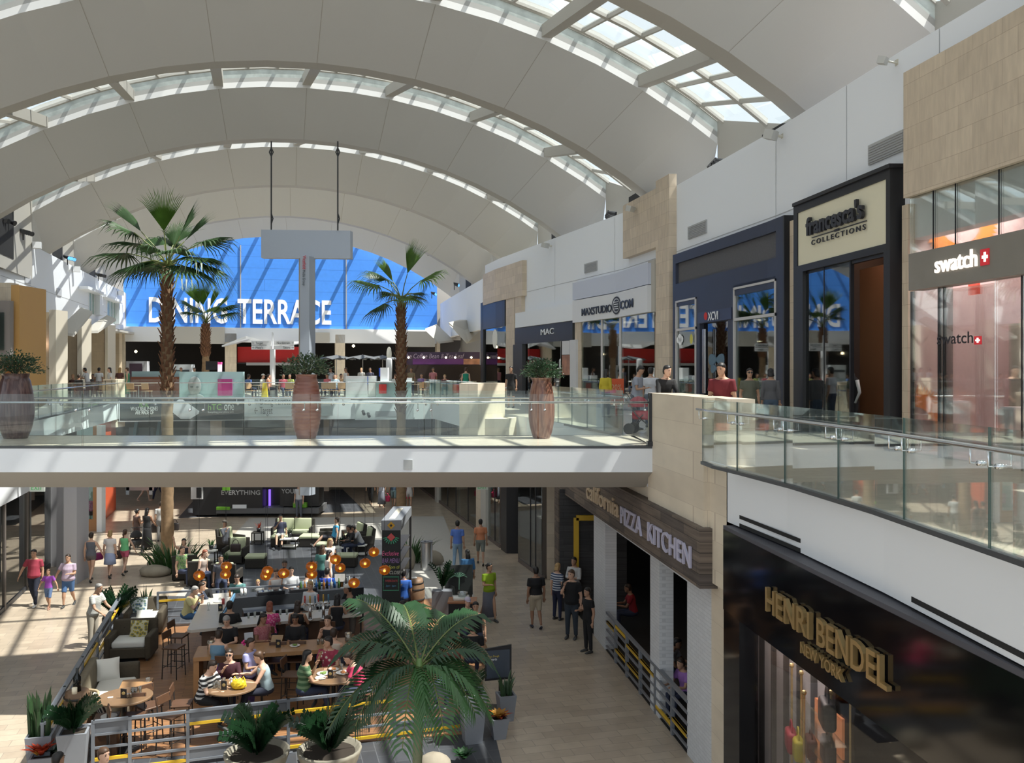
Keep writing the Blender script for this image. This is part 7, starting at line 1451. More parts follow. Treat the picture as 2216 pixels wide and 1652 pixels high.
# ================================================================ phone kiosk on the ground floor
Yk = 45.4; t = thing('phone_kiosk', 'black phone sales kiosk with big grey words and green corners', 'kiosk', tuple(P(575, 1118, Yk)))
M_kb = mat('kiosk_black', (.018, .018, .020), .4); M_kg = mat('kiosk_green', (.16, .42, .03), .5)
def kb(nm, x0, x1, y0, y1, Y, d, mt): m = tbox(x0, x1, y0, y1, Y, d); return part(t, nm, m, mt)
kb('counter_front', 470, 568, 1030, 1100, Yk, 1.2, M_kb); kb('counter_front', 606, 690, 1030, 1096, Yk+.2, 1.2, M_kb); kb('grey_plinth', 468, 690, 1100, 1112, Yk, 2, mat('plinth_grey', (.12, .12, .125), .5)); kb('green_corner', 481, 497, 1040, 1062, Yk-.05, .1, M_kg); kb('green_corner', 468, 497, 1098, 1104, Yk-.08, .2, M_kg); kb('green_corner', 634, 663, 1089, 1099, Yk-.05, .3, M_kg); kb('white_tag', 503, 533, 1093, 1101, Yk-.06, .1, M_white)
kb('violet_light', 581, 585, 1060, 1097, Yk+.8, .1, mat('violet_tube', (.2, .1, .6), .5, emit=(.3, .15, 1), es=1.5)); kb('dark_core', 566, 608, 1030, 1100, Yk+1., 1., M_kb)
kb('pedestal', 417, 470, 1040, 1115, Yk+.3, 1., M_kb); kb('phone_poster', 413, 438, 1046, 1081, Yk+.2, .1, mat('poster_white', (.6, .6, .6), .5)); kb('phone_image', 425, 435, 1056, 1078, Yk+.15, .05, M_blk)
a = P(479, 1071, Yk-.02); text('kiosk_lettering', 'EVERYTHING', mat('kiosk_word', (.38, .38, .38), .5), a, (1, 0, 0), h=.22, width=84*Yk/F, ext=.01, bold=.015, parent=t); a = P(609, 1068, Yk+.18); text('kiosk_lettering', 'YOUR', mat('kiosk_word', (0, 0, 0)), a, (1, 0, 0), h=.22, width=36*Yk/F, ext=.01, bold=.015, parent=t)
# ================================================================ people
def skin(i): return mat('skin_%d' % i, ((.62, .38, .27), (.45, .26, .17), (.30, .16, .10), (.70, .46, .35))[i], .55)
M_eye = mat('eye_dark', (.02, .015, .012), .3); M_lip = mat('lips', (.35, .12, .10), .5)
HAIR = {'black': (.012, .010, .010), 'brown': (.07, .035, .018), 'grey': (.30, .29, .28), 'blonde': (.38, .24, .10), 'red': (.22, .06, .03), 'dark': (.03, .018, .012)}
_dg = None
def voxel(m, size):
    """fuse overlapping lofts into one continuous surface"""
    me = bpy.data.meshes.new('tmp'); me.from_pydata(m.v, [], m.f); ob = bpy.data.objects.new('tmp', me); C.objects.link(ob)
    r = ob.modifiers.new('r', 'REMESH'); r.mode = 'VOXEL'; r.voxel_size = size
    s_ = ob.modifiers.new('s', 'SMOOTH'); s_.factor = .5; s_.iterations = 3
    dg = bpy.context.evaluated_depsgraph_get(); out = bpy.data.meshes.new_from_object(ob.evaluated_get(dg)); C.objects.unlink(ob); bpy.data.objects.remove(ob); bpy.data.meshes.remove(me)
    b = MB(); b.v = [tuple(v.co) for v in out.vertices]; b.f = [tuple(p.vertices) for p in out.polygons]; b.mi = [0]*len(b.f); bpy.data.meshes.remove(out); return b
ARMS = {  # elbow and wrist offsets for one arm: (side, forward, up) from the shoulder, then from the elbow
 'down': ((.05, -.03, -.29), (.01, .05, -.25)), 'fwd': ((.04, .10, -.27), (0, .16, -.19)), 'back': ((.05, -.12, -.26), (.02, -.02, -.25)),
 'table': ((.07, .13, -.25), (-.11, .23, .02)), 'chin': ((.03, .17, -.23), (-.10, .07, .23)), 'hold': ((.04, .04, -.28), (-.10, .22, .04)),
 'cross': ((.05, .08, -.26), (-.22, .12, .02)), 'lean': ((.06, .12, -.27), (-.02, .20, -.12)), 'up': ((.14, .08, .12), (.04, .04, .25)), 'side': ((.16, .0, -.25), (.08, .04, -.22)), 'reach': ((.05, .20, -.18), (0, .25, .03)), 'phone': ((.06, .15, -.22), (-.14, .10, .22))}
def person(label, loc, rz, h=1.72, pose='stand', arms=('down', 'down'), lean=0., head=(0., 0.), hair='dark', hlen=0., sk=1, top=(.1, .1, .1), top_mt=None, sleeve=.5, bottom=(.03, .04, .08), blen=1., skirt=False, shoes=(.05, .05, .05), female=False, fat=1., detail=True, seat=.45, cap=None, glasses=False, topname='shirt', stride=.0, group=None, bare=False):
    k = h/1.72; F_ = Vector((0, -1, 0)); loc = Vector(loc)
    V = lambda s, f, u: Vector((s, -f, u))                 # side, forward, up
    if pose in ('stand', 'walk'): pel = V(0, 0, .93*k)
    else: pel = V(0, -.02, seat+.10)
    ul = V(0, math.sin(lean), math.cos(lean)); fl = V(0, math.cos(lean), -math.sin(lean))
    def T(s, f, u): return pel + V(s, 0, 0)*k + fl*f*k + ul*u*k     # torso frame
    hw = 1.0 if not female else .93; rings = []
    pr_ = [(-.10, .10, .085), (-.05, .155, .115), (.02, .165, .12), (.12, .145 if female else .15, .108), (.22, .125 if female else .142, .10), (.33, .15, .118 if female else .115), (.42, .175*hw, .112), (.475, .18*hw, .095), (.515, .13, .075), (.545, .065, .06), (.60, .055, .058), (.66, .055, .06)]
    def tor(grow, u0, u1, seg=14):
        rr = []
        for u, a, b in pr_:
            if u < u0-1e-6 or u > u1+1e-6: continue
            ff = fat if u < .4 else 1+(fat-1)*.3
            a2, b2 = a*ff+grow, b*(ff*1.1 if fat > 1.05 and .0 < u < .35 else ff)+grow; c = T(0, (.02 if fat > 1.05 and .0 < u < .3 else 0), u)
            rr.append([c+V(1, 0, 0)*math.cos(2*PI*i/seg)*a2*k+fl*math.sin(2*PI*i/seg)*b2*k for i in range(seg)])
        return rr
    m = MB(); m.loft(tor(0, -.1, .66))
    nk = T(0, .0, .59); hy, hp = head; hc = nk + (ul*.107+fl*.035)*k
    Rz = Matrix.Rotation(hy, 3, 'Z'); hu = (V(0, math.sin(hp+lean*.35), math.cos(hp+lean*.35))); hf = Rz@V(0, math.cos(hp+lean*.35), -math.sin(hp+lean*.35)); hu = (Rz@hu); hs = hf.cross(hu).normalized()*-1
    Hd = lambda s, f, u: hc + (hs*s+hf*f+hu*u)*k
    hr = []
    for u, a, b, off in ((-.115, .025, .03, .045), (-.10, .045, .05, .04), (-.07, .058, .07, .022), (-.03, .068, .085, .008), (.02, .075, .095, 0), (.06, .075, .097, -.004), (.09, .064, .085, -.008), (.11, .045, .06, -.01), (.122, .015, .02, -.01)):
        hr.append([Hd(math.cos(2*PI*i/14)*a, off+math.sin(2*PI*i/14)*b, u) for i in range(14)])
    m.loft(hr)
    m.loft([[Hd(s_*.6, f, u) for s_, f, u in ((-.012, .088, .012), (.012, .088, .012), (.004, .094, .014))], [Hd(s_, f, u) for s_, f, u in ((-.017, .088, -.03), (.017, .088, -.03), (0, .118, -.024))]])
    for s_ in (-1, 1): m.sph(Hd(s_*.076, -.005, -.005), .022*k, 8, sc=(.45, .7, 1.2))
    A = []
    for s_, nm in zip((-1, 1), arms):
        (es, ef, eu), (ws, wf, wu) = ARMS[nm]; S_ = T(s_*.175*hw*(1+(fat-1)*.4), 0, .455); E_ = S_+V(s_*es, ef, eu)*k + (V(0, lean*.10, 0)); W_ = E_+V(s_*ws, wf, wu)*k; A.append((s_, S_, E_, W_))
        af = 1+(fat-1)*.5; m.tube([T(s_*.10, 0, .45), S_, S_.lerp(E_, .5), E_, E_.lerp(W_, .4), W_], [.05*k*af, .054*k*af, .046*k*af, .038*k*af, .038*k, .026*k], 10)
    LG = []
    for s_ in (-1, 1):
        hip = T(s_*.085, 0, -.03)
        if pose == 'stand': kn = V(s_*.10*k, .01, .50*k); an = V(s_*.11*k, -.01, .08*k); ft = V(0, 1, 0)
        elif pose == 'walk': st = stride or .22; kn = V(s_*.09*k, (s_*st*.6+.04)*k, .50*k); an = V(s_*.09*k, (s_*st*1.15-.02 - (.1 if s_*st < 0 else 0))*k, (.085 if s_*st > 0 else .13)*k); ft = V(0, 1, -.0 if s_*st > 0 else -.5).normalized()
        elif pose == 'lounge': kn = V(s_*.12*k, .46*k, seat+.12); an = V(s_*.10*k, .82*k, .16); ft = V(0, .7, .7)
        else:
            kn = V(s_*.13*k, .42*k, seat+.08); an = V(s_*.12*k, .40*k+(.10 if pose == 'stool' else .02), max(.08, seat-.34*k)); ft = V(0, 1, -.1)
        lf = 1+(fat-1)*.6; m.tube([hip+V(0, 0, .03), hip.lerp(kn, .12), hip.lerp(kn, .5), kn, kn.lerp(an, .3), kn.lerp(an, .7), an], [.075*k*lf, .085*k*lf, .07*k*lf, .052*k*lf, .054*k*lf, .040*k, .034*k], 10); LG.append((s_, hip, kn, an, ft, lf))
        if not detail: m.tube([an+V(0, -.03, -.03), an+ft*.16*k+V(0, 0, -.045)], [.035*k, .028*k], 8)
    root = voxel(m, .017*k) if detail else m
    for s_, S_, E_, W_ in A:
        d = (W_-E_).normalized(); b_ = d.cross(V(0, 0, 1)); b_ = (b_ if b_.length > .1 else V(1, 0, 0)).normalized(); n_ = d.cross(b_); pc = W_+d*.045*k
        root.tube([W_-d*.01, W_+d*.03*k, W_+d*.085*k], [.024*k, .036*k, .034*k], 8, flat=.55, up=n_)
        if detail:
            for j, fl_ in enumerate((.062, .072, .068, .052)):
                o_ = W_+d*.078*k+b_*(.026-.0175*j)*k; cv = n_*(-1 if n_.z > 0 else 1); root.tube([o_, o_+d*fl_*.5*k+cv*.006, o_+d*fl_*.9*k+cv*.026], [.0092*k, .0085*k, .006*k], 5)
            o_ = W_+d*.03*k+b_*.03*k; root.tube([o_, o_+(d*.6+b_*.5)*.04*k, o_+(d+b_*.25)*.06*k], [.011*k, .0095*k, .007*k], 5)
        else: root.tube([W_+d*.08*k, W_+d*.15*k], [.03*k, .018*k], 6, flat=.5, up=n_)
    body = root.build('person', skin(sk), None, True, origin=(0, 0, 0)); body.location = loc; body.rotation_euler = (0, 0, rz); tag(body, label, 'person', group)
    if detail:
        e = MB()
        for s_ in (-1, 1): e.sph(Hd(s_*.030, .083, .018), .0095*k, 8, sc=(1.3, .8, .8)); e.box(Hd(s_*.030, .090, .040), (.030*k, .008, .006*k))
        e.build('eyes', M_eye, body, True); e = MB(); e.sph(Hd(0, .086, -.056), .014*k, 8, sc=(1.6, .6, .5)); e.build('mouth', M_lip, body, True)
        if glasses:
            e = MB()
            for s_ in (-1, 1): e.sph(Hd(s_*.032, .098, .016), .024*k, 8, sc=(1.1, .35, .9)); e.tube([Hd(s_*.055, .09, .02), Hd(s_*.08, .0, .02)], .004, 4)
            e.build('sunglasses', M_blk, body)
    col = HAIR[hair]; mh = mat('hair_'+hair, col, .5, var=.2, scale=30)
    if not bare:
        g = MB(); hrr = []
        for i, (u, a, b, off) in enumerate(((-.075, .052, .05, -.045), (-.03, .074, .07, -.038), (.02, .083, .085, -.026), (.055, .084, .098, -.012), (.09, .075, .092, -.008), (.118, .05, .066, -.01), (.134, .012, .018, -.012))):
            ring_ = []
            for j in range(16):
                an_ = 2*PI*j/16; f = math.sin(an_); bb = b if f < 0 else (b*.98 if u > .05 else min(b, .030)); ring_.append(Hd(math.cos(an_)*a, off+f*bb, u))
            hrr.append(ring_)
        g.loft(hrr)
        if hlen > 0:
            L = hlen; g.loft([[Hd(math.cos(2*PI*j/12)*a, -.055+math.sin(2*PI*j/12)*b*(1 if math.sin(2*PI*j/12) < 0 else .5)-o_, u) for j in range(12)] for u, a, b, o_ in ((.05, .075, .05, 0), (-.05, .085, .055, .005), (-.05-L*.5, .088, .045, .03), (-.05-L*.9, .06, .035, .035), (-.05-L, .03, .02, .035))])
        elif hlen < 0:                                  # tied up bun or pony tail
            g.sph(Hd(0, -.12, .03), .038*k, 10); 
            if hlen < -.5: g.tube([Hd(0, -.13, .02), Hd(0, -.17, -.06), Hd(0, -.14, -.20)], [.03*k, .034*k, .01*k], 8)
        g.build('hair', mh, body, True)
    if cap:
        g = MB(); g.loft([[Hd(math.cos(2*PI*j/14)*a, -.01+math.sin(2*PI*j/14)*b, u) for j in range(14)] for u, a, b in ((.045, .088, .108), (.09, .084, .10), (.125, .055, .07), (.14, .01, .015))]); g.loft([[Hd(s_, f, u) for s_, f in ((-.06, .08), (.06, .08), (.05, .17), (-.05, .17))] for u in (.045, .055)]); g.build('cap', mat('cap_%02d%02d%02d' % tuple(int(c*99) for c in cap), cap, .8), body, True)
    cm = top_mt or mat('cloth_%02d%02d%02d' % tuple(int(c*99) for c in top), top, .85, var=.08, scale=9)
    g = MB(); lo = -.10 if not skirt else -.05; rr = tor(.013, -.10 if blen or skirt else -.1, .475 if sleeve < .15 else .545 if 0 else .515)
    if sleeve < .15: rr.append([T(math.cos(2*PI*i/14)*.12*hw, 0, .50)+fl*math.sin(2*PI*i/14)*.085*k for i in range(14)])
    g.loft(rr)
    if sleeve > 0:
        for s_, S_, E_, W_ in A:
            af = 1+(fat-1)*.5; pts = [T(s_*.09, 0, .45), S_+V(s_*.004, 0, .012)]; rs = [.06*k*af, .067*k*af]
            if sleeve <= .5: pts += [S_.lerp(E_, sleeve*1.25)]; rs += [.062*k*af]
            else: pts += [S_.lerp(E_, .5), E_, E_.lerp(W_, (sleeve-.5)*1.8)]; rs += [.057*k*af, .050*k*af, .040*k]
            g.tube(pts, rs, 10)
    if detail: g = voxel(g, .018*k)
    g.build(topname, cm, body, True)
    if detail and sleeve >= .3 and not skirt and not female: g = MB(); g.tube([T(math.cos(2*PI*i/12)*.062, math.sin(2*PI*i/12)*.06+.005, .535+.012*math.sin(2*PI*i/12)*-1) for i in range(13)], .011*k, 6); g.build('collar', cm, body, True)
    bm = mat('cloth_%02d%02d%02d' % tuple(int(c*99) for c in bottom), bottom, .85, var=.1, scale=8)
    g = MB(); g.loft([[T(math.cos(2*PI*i/14)*(a*fat+.016), 0, u)+fl*math.sin(2*PI*i/14)*(b*fat+.014)*k for i in range(14)] for u, a, b in ((-.10, .11, .09), (-.05, .155, .115), (.0, .163, .119), (.05, .150, .112))])
    if skirt and pose in ('stand', 'walk'):
        e0 = .93*k-.86*k*blen; g = MB(); g.loft([[V(math.cos(2*PI*i/20)*a*k, math.sin(2*PI*i/20)*b*k, z)*1 for i in range(20)] for a, b, z in ((.155*fat, .125, .95*k), (.18*fat, .15, .84*k), (.20, .17, .6*k if blen > .5 else .7*k), (.19+.06*blen, .17+.05*blen, max(.08, e0)))]); g.build('skirt', bm, body, True)
    else:
        for s_, hip, kn, an, ft, lf in LG:
            pts = [hip+V(0, 0, .02), hip.lerp(kn, .15), hip.lerp(kn, .55)]; rs = [.09*k*lf, .098*k*lf, .082*k*lf]
            if blen > .35: pts += [kn]; rs += [.067*k*lf]
            if blen > .6: pts += [kn.lerp(an, .5), an+V(0, 0, -.0)]; rs += [.058*k*lf, .050*k]
            if blen < .3: pts = pts[:2]+[hip.lerp(kn, .35)]
            g.tube(pts, rs, 10)
        if detail: g = voxel(g, .019*k)
        g.build('trousers' if blen > .6 else 'shorts', bm, body, True)
    sm = mat('shoe_%02d%02d%02d' % tuple(int(c*99) for c in shoes), shoes, .6)
    if detail:
        for s_, hip, kn, an, ft, lf in LG:
            g = MB(); f0 = an+V(0, -.045*k, -.045*k); g.loft([[f0+ft*d*k+V(1, 0, 0)*math.cos(2*PI*i/10)*a*k+V(0, 0, 1)*(math.sin(2*PI*i/10)*b*k+z) for i in range(10)] for d, a, b, z in ((-.01, .025, .03, .0), (.03, .036, .045, .005), (.12, .042, .034, -.004), (.20, .040, .024, -.012), (.235, .02, .012, -.016))]); g.build('shoe', sm, body, True)
    return body
R_ = math.radians
def at_feet(px, py): v = G(px, py); return (v.x, v.y, ZG)
def at_head(px, py, H, z=ZG): Y = F*(z+H)/(HY-py); return (P(px, 0, Y).x, Y, z)
def stripes(name, a, b, w_, vert=False): return brickmat(name, a, a, b, 60, w_, w_*.28, .85, (1, 0, 0), (0, 0, 1), offset=0, var=.04) if not vert else None
# ---- walkers on the left
person('man in a maroon polo shirt and dark jeans holding the girl by the hand', at_feet(74, 1312), R_(8), 1.76, 'walk', ('side', 'down'), hair='black', sk=1, top=(.30, .035, .06), bottom=(.015, .018, .035), shoes=(.6, .6, .6), fat=1.15, stride=.16)
person('small girl in a purple T-shirt walking between two adults', at_feet(105, 1318), R_(5), 1.22, 'walk', ('side', 'side'), hair='brown', hlen=-.3, sk=1, top=(.30, .07, .42), bottom=(.10, .16, .30), blen=.5, shoes=(.3, .15, .1), female=True, stride=.12)
person('woman in a lilac T-shirt and long denim shorts walking with the girl', at_feet(148, 1313), R_(5), 1.62, 'walk', ('side', 'hold'), hair='dark', hlen=-.3, sk=1, top=(.42, .33, .42), bottom=(.06, .13, .28), blen=.5, female=True, fat=1.28, stride=-.16)
person('woman in a grey tank top and shorts walking away, with a magenta bag', at_feet(197, 1258), R_(185), 1.68, 'walk', ('side', 'down'), hair='dark', sk=0, top=(.13, .14, .17), sleeve=.0, bottom=(.14, .13, .13), blen=.25, female=True, fat=1.05, stride=.2)
person('blonde woman in a white T-shirt and pale blue skirt walking away', at_feet(238, 1250), R_(182), 1.66, 'walk', ('down', 'down'), hair='blonde', hlen=.06, sk=0, top=(.75, .72, .72), sleeve=.4, bottom=(.38, .45, .68), blen=.5, skirt=True, female=True, stride=.15)
person('girl in a green strapless top and pink shorts walking away', at_feet(270, 1243), R_(178), 1.60, 'walk', ('side', 'down'), hair='brown', hlen=-.8, sk=0, top=(.20, .62, .28), sleeve=0, bottom=(.60, .12, .20), blen=.3, female=True, stride=.22)
handbag(tuple(O(at_feet(252, 1243))+O((0, 0, .55))), (.06, .03, .025), 1.3, .3, 'brown shoulder bag at the side of the blonde woman'); handbag(tuple(O(at_feet(210, 1250))+O((0, .1, .6))), (.25, .02, .12), 1.1, .9, 'magenta bag swinging beside the woman in the grey tank top')
person('woman in a long black dress pushing a stroller away', at_feet(318, 1190), R_(170), 1.70, 'stand', ('lean', 'lean'), hair='black', hlen=.2, sk=2, top=(.012, .012, .014), sleeve=0, bottom=(.012, .012, .014), blen=.95, skirt=True, female=True)
person('woman in a brown top sitting low beside the stroller', at_head(296, 1106, 1.55), R_(150), 1.6, 'stand', ('hold', 'down'), hair='black', hlen=-.3, sk=2, top=(.10, .06, .05), sleeve=.1, bottom=(.05, .03, .03), female=True)
def stroller(label, loc, rz, col):
    t = thing('stroller', label, 'stroller', loc, rz); mt = mat('stroller_%02d' % int(col[0]*99), col, .7)
    m = MB(); m.rbox((0, 0, .48), (.42, .5, .22), .06); m.build('seat', mt, t, True); m = MB(); m.sph((0, .12, .68), .30, 14, sc=(.8, .9, .9)); m.v = [(x, y, max(z, .68)) for x, y, z in m.v]; m.build('hood', mt, t, True)
    m = MB()
    for sx in (-1, 1): m.tube([(sx*.22, -.32, .14), (sx*.22, .1, .45), (sx*.22, .48, 1.0)], .014, 6); m.tube([(sx*.22, .30, .14), (sx*.22, -.05, .5)], .012, 6)
    m.tube([(-.22, .48, 1.0), (.22, .48, 1.0)], .018, 6); m.build('frame', M_leg, t)
    for sx in (-1, 1):
        for y_, r_ in ((-.32, .11), (.30, .14)): m = MB(); m.tube([(sx*.24, y_, r_), (sx*.28, y_, r_)], r_, 16); m.build('wheel', M_blk, t)
stroller('black stroller pushed by the woman in the black dress', at_feet(294, 1200), .3, (.015, .014, .016))
person('man leaning on the patio railing in a striped white polo shirt', (-11.28, 24.25, ZG), R_(78), 1.70, 'stand', ('lean', 'lean'), lean=.22, hair='grey', sk=1, top_mt=stripes('cloth_pale_stripe', (.55, .54, .50), (.42, .43, .42), .045), bottom=(.38, .34, .28), fat=1.12, head=(0, .1))
person('person with dark bags half hidden by the big palm trunk', at_feet(348, 1172), R_(200), 1.70, 'stand', hair='dark', sk=1, top=(.45, .45, .44), bottom=(.2, .2, .2)); handbag(tuple(O(at_feet(340, 1170))+O((0, 0, .35))), (.02, .02, .02), 1.6, .2, 'black bag left of the big palm trunk'); handbag(tuple(O(at_feet(377, 1166))+O((0, 0, .35))), (.02, .02, .02), 1.4, .2, 'black bag right of the big palm trunk')
FAR = dict(detail=False)
person('walker in pale skirt far behind the red wall, only legs visible, left one', at_feet(313, 1085), R_(90), 1.68, 'walk', sk=0, top=(.6, .6, .65), bottom=(.5, .5, .6), blen=.2, female=True, **FAR); person('walker in dark trousers far behind the red wall, only legs visible', at_feet(343, 1083), R_(-90), 1.75, 'walk', sk=1, top=(.1, .1, .15), bottom=(.02, .025, .06), stride=.25, **FAR)
person('young man in a grey shirt standing before the phone kiosk', at_feet(647, 1122), R_(-15), 1.75, 'stand', hair='brown', sk=0, top=(.50, .51, .53), bottom=(.12, .13, .16), **FAR)
person('walker in black clothes far along the right side', at_feet(802, 1090), R_(0), 1.75, 'walk', top=(.02, .02, .02), bottom=(.015, .015, .015), **FAR); person('woman with a pink bag and grey skirt far along the right side', at_feet(826, 1098), R_(0), 1.66, 'stand', top=(.4, .4, .45), bottom=(.2, .21, .25), skirt=True, blen=.85, female=True, hlen=.2, **FAR); person('walker in pale shorts beside the slim palm trunk', at_feet(852, 1098), R_(180), 1.7, 'walk', top=(.05, .08, .12), bottom=(.2, .3, .32), blen=.4, **FAR); person('woman in a white top walking away far right with a pink bag', at_feet(886, 1102), R_(185), 1.66, 'walk', sk=1, top=(.65, .62, .62), bottom=(.6, .58, .58), blen=.3, female=True, hlen=.25, stride=.25, **FAR)
for px, py, lb in ((836, 1078, 'hot pink shopping bag carried far along the right side'), (880, 1072, 'hot pink bag carried by the far woman in white')): Y = 49; handbag(tuple(P(px, py+8, Y)), (.7, .04, .14), 1.3, 0, lb)
# ---- right walkway
person('man in a blue T-shirt and light jeans walking away', at_feet(990, 1232), R_(176), 1.78, 'walk', ('down', 'down'), hair='black', sk=1, top=(.10, .19, .55), bottom=(.22, .33, .45), stride=-.2)
person('man in an orange shirt and grey shorts walking away', at_feet(1040, 1222), R_(184), 1.70, 'walk', ('down', 'down'), hair='black', sk=1, top=(.62, .24, .12), bottom=(.20, .22, .20), blen=.5, stride=.22, fat=1.08)
person('woman with long black hair and a blue top behind the palm chalkboard', at_head(1012, 1192, 1.60), R_(200), 1.6, 'stand', hair='black', hlen=.3, sk=1, top=(.05, .16, .34), sleeve=.6, female=True, fat=1.2)
person('woman in a lime green top and long grey skirt walking past the host stand', at_feet(1058, 1343), R_(30), 1.68, 'walk', ('hold', 'down'), hair='black', hlen=-.3, sk=1, top=(.24, .36, .015), sleeve=.5, bottom=(.13, .14, .18), skirt=True, blen=.92, female=True, fat=1.1, head=(.4, .05))
person('boy in a black T-shirt and khaki shorts standing alone on the walkway', at_feet(1160, 1360), R_(195), 1.74, 'walk', ('down', 'down'), hair='black', sk=2, top=(.008, .008, .01), bottom=(.42, .36, .27), blen=.5, stride=.08, fat=1.15, shoes=(.03, .03, .05))
person('blonde woman in a navy and white striped top near the restaurant entrance', at_feet(1206, 1342), R_(140), 1.66, 'stand', hair='blonde', hlen=.05, sk=0, top_mt=stripes('cloth_navy_stripe', (.55, .57, .62), (.04, .06, .12), .07), bottom=(.02, .03, .06), female=True)
person('person in a white shirt with crossed arms at the restaurant entrance', at_head(1243, 1208, 1.72), R_(-30), 1.72, 'stand', ('cross', 'cross'), hair='black', sk=1, top=(.50, .50, .50), sleeve=.75, bottom=(.02, .02, .02))
person('tall man in a black shirt and dark jeans touching his chin', at_feet(1237, 1382), R_(-20), 1.88, 'stand', ('chin', 'down'), hair='brown', sk=0, top=(.008, .008, .009), sleeve=.5, bottom=(.03, .04, .055), fat=1.15, head=(-.3, .05))
person('woman in black with raised hand talking near the white brick pier', at_feet(1273, 1412), R_(-60), 1.68, 'stand', ('hold', 'down'), hair='black', hlen=.2, sk=1, top=(.008, .008, .009), sleeve=.4, bottom=(.01, .01, .012), female=True, fat=1.05)
person('diner in a white shirt seated inside the restaurant window', (3.55, 20.8, ZG), R_(60), 1.72, 'chair', ('table', 'table'), lean=.4, hair='black', sk=2, top=(.50, .50, .52)); person('diner in a purple shirt seated deeper in the restaurant window', (3.72, 19.3, ZG), R_(-60), 1.6, 'chair', ('table', 'table'), lean=.2, hair='dark', sk=1, top=(.30, .14, .42), female=True); person('dim diner in a red shirt inside the first restaurant window', (3.45, 25.7, ZG), R_(-90), 1.7, 'chair', ('table', 'table'), lean=.2, sk=2, top=(.25, .01, .02))
# ---- patio
ST_ = .73
def seated(label, px, py, rz, H=1.56, **k): a_ = at_head(px, py, H); k.setdefault('seat', ST_); k.setdefault('h', 1.70); return person(label, a_, R_(rz), pose='stool', **k)
seated('older man in a pale yellow shirt resting his chin on his hands at the bar', 405, 1276, 80, arms=('chin', 'chin'), lean=.32, hair='grey', sk=0, top=(.66, .60, .30), bottom=(.05, .13, .28), fat=1.15, head=(0, .1), H=1.50)
seated('man in a dark jacket at the bar behind the man in yellow', 424, 1264, 80, arms=('table', 'table'), lean=.25, hair='dark', sk=0, top=(.04, .05, .08), sleeve=.9); seated('dark haired woman at the far left of the bar', 440, 1256, 20, arms=('table', 'table'), lean=.15, hair='black', hlen=.15, sk=1, top=(.012, .012, .014), sleeve=.8, female=True)
seated('man in a teal shirt looking down behind the bar', 516, 1243, 0, H=1.38, seat=.52, arms=('table', 'table'), lean=.2, hair='dark', sk=0, top=(.09, .22, .22), head=(0, .35))
seated('child with light hair, only the head above the back counter', 558, 1256, 10, H=1.15, h=1.3, seat=.45, hair='blonde', sk=0, top=(.3, .3, .3))
seated('woman in a white sundress pinching her fingers behind the bar', 597, 1234, 30, H=1.42, seat=.55, arms=('hold', 'hold'), hair='brown', hlen=-.3, sk=0, top=(.68, .66, .64), sleeve=0, female=True, head=(0, .25)); seated('man in dark blue behind the couple in white', 616, 1214, 10, H=1.6, seat=.7, hair='dark', sk=2, top=(.03, .06, .14), arms=('down', 'down'))
seated('young man in a white T-shirt behind the bar', 630, 1230, 20, H=1.44, seat=.57, hair='black', sk=0, top=(.62, .64, .66), arms=('table', 'down')); seated('person in a grey-blue shirt leaning away from the bar', 656, 1240, 150, H=1.42, seat=.55, hair='dark', sk=0, top=(.20, .25, .30), sleeve=.9, lean=.3)
seated('man in a royal blue T-shirt seen from behind at the back of the bar', 708, 1232, 175, H=1.42, seat=.55, hair='black', sk=1, top=(.015, .06, .42), fat=1.15)
person('standing woman with very long brown hair and a teal top', at_head(697, 1182, 1.68), R_(170), 1.68, 'stand', hair='brown', hlen=.45, sk=0, top=(.08, .22, .20), female=True); person('standing woman with light brown hair and a white top looking right', at_head(714, 1167, 1.70), R_(40), 1.70, 'stand', hair='blonde', hlen=.2, sk=0, top=(.7, .66, .64), sleeve=.1, female=True, head=(.5, 0)); person('standing woman with long black hair and a white sleeveless top', at_head(711, 1193, 1.62), R_(120), 1.62, 'stand', hair='black', hlen=.4, sk=0, top=(.62, .6, .58), sleeve=0, bottom=(.5, .5, .5), female=True)
person('bartender in a white shirt mixing a drink between the counters', at_head(672, 1260, 1.66), R_(-15), 1.66, 'stand', ('hold', 'hold'), hair='blonde', sk=0, top=(.62, .63, .66), sleeve=.6, bottom=(.01, .01, .01), female=True, head=(0, .2), cap=None)
person('man in a white cap and black tank top standing right of the bar', at_head(762, 1266, 1.78), R_(-75), 1.78, 'stand', ('hold', 'hold'), hair='black', sk=2, top=(.012, .012, .014), sleeve=0, bottom=(.10, .09, .08), blen=.5, cap=(.6, .58, .54), lean=.12)
seated('woman in a black racer back top at the bar', 729, 1294, 185, arms=('table', 'table'), lean=.15, hair='black', hlen=.3, sk=1, top=(.01, .01, .012), sleeve=0, female=True)
MPF = flowers('cloth_pink_flowers', (.55, .05, .20), (.7, .45, .5), (.65, .10, .28), 22)
seated('woman in a bright pink flowered top seen from behind at the bar', 583, 1310, 190, arms=('table', 'table'), lean=.1, hair='red', hlen=.08, sk=0, top_mt=MPF, sleeve=.5, female=True, fat=1.1)
seated('long haired woman in a dark sleeveless top with her back to us at the bar', 643, 1308, 180, arms=('table', 'table'), lean=.1, hair='dark', hlen=.35, sk=1, top=(.02, .018, .018), sleeve=0, female=True, fat=1.1)
seated('man in black with his back to us, directly behind the grey haired man', 497, 1308, 185, arms=('table', 'table'), hair='black', sk=1, top=(.012, .012, .015), sleeve=.9, fat=1.15)
seated('grey haired man in a black shirt looking down at the oak table', 494, 1341, 0, arms=('table', 'table'), lean=.18, hair='grey', sk=0, top=(.010, .010, .012), sleeve=.5, fat=1.12, head=(0, .35), H=1.5)
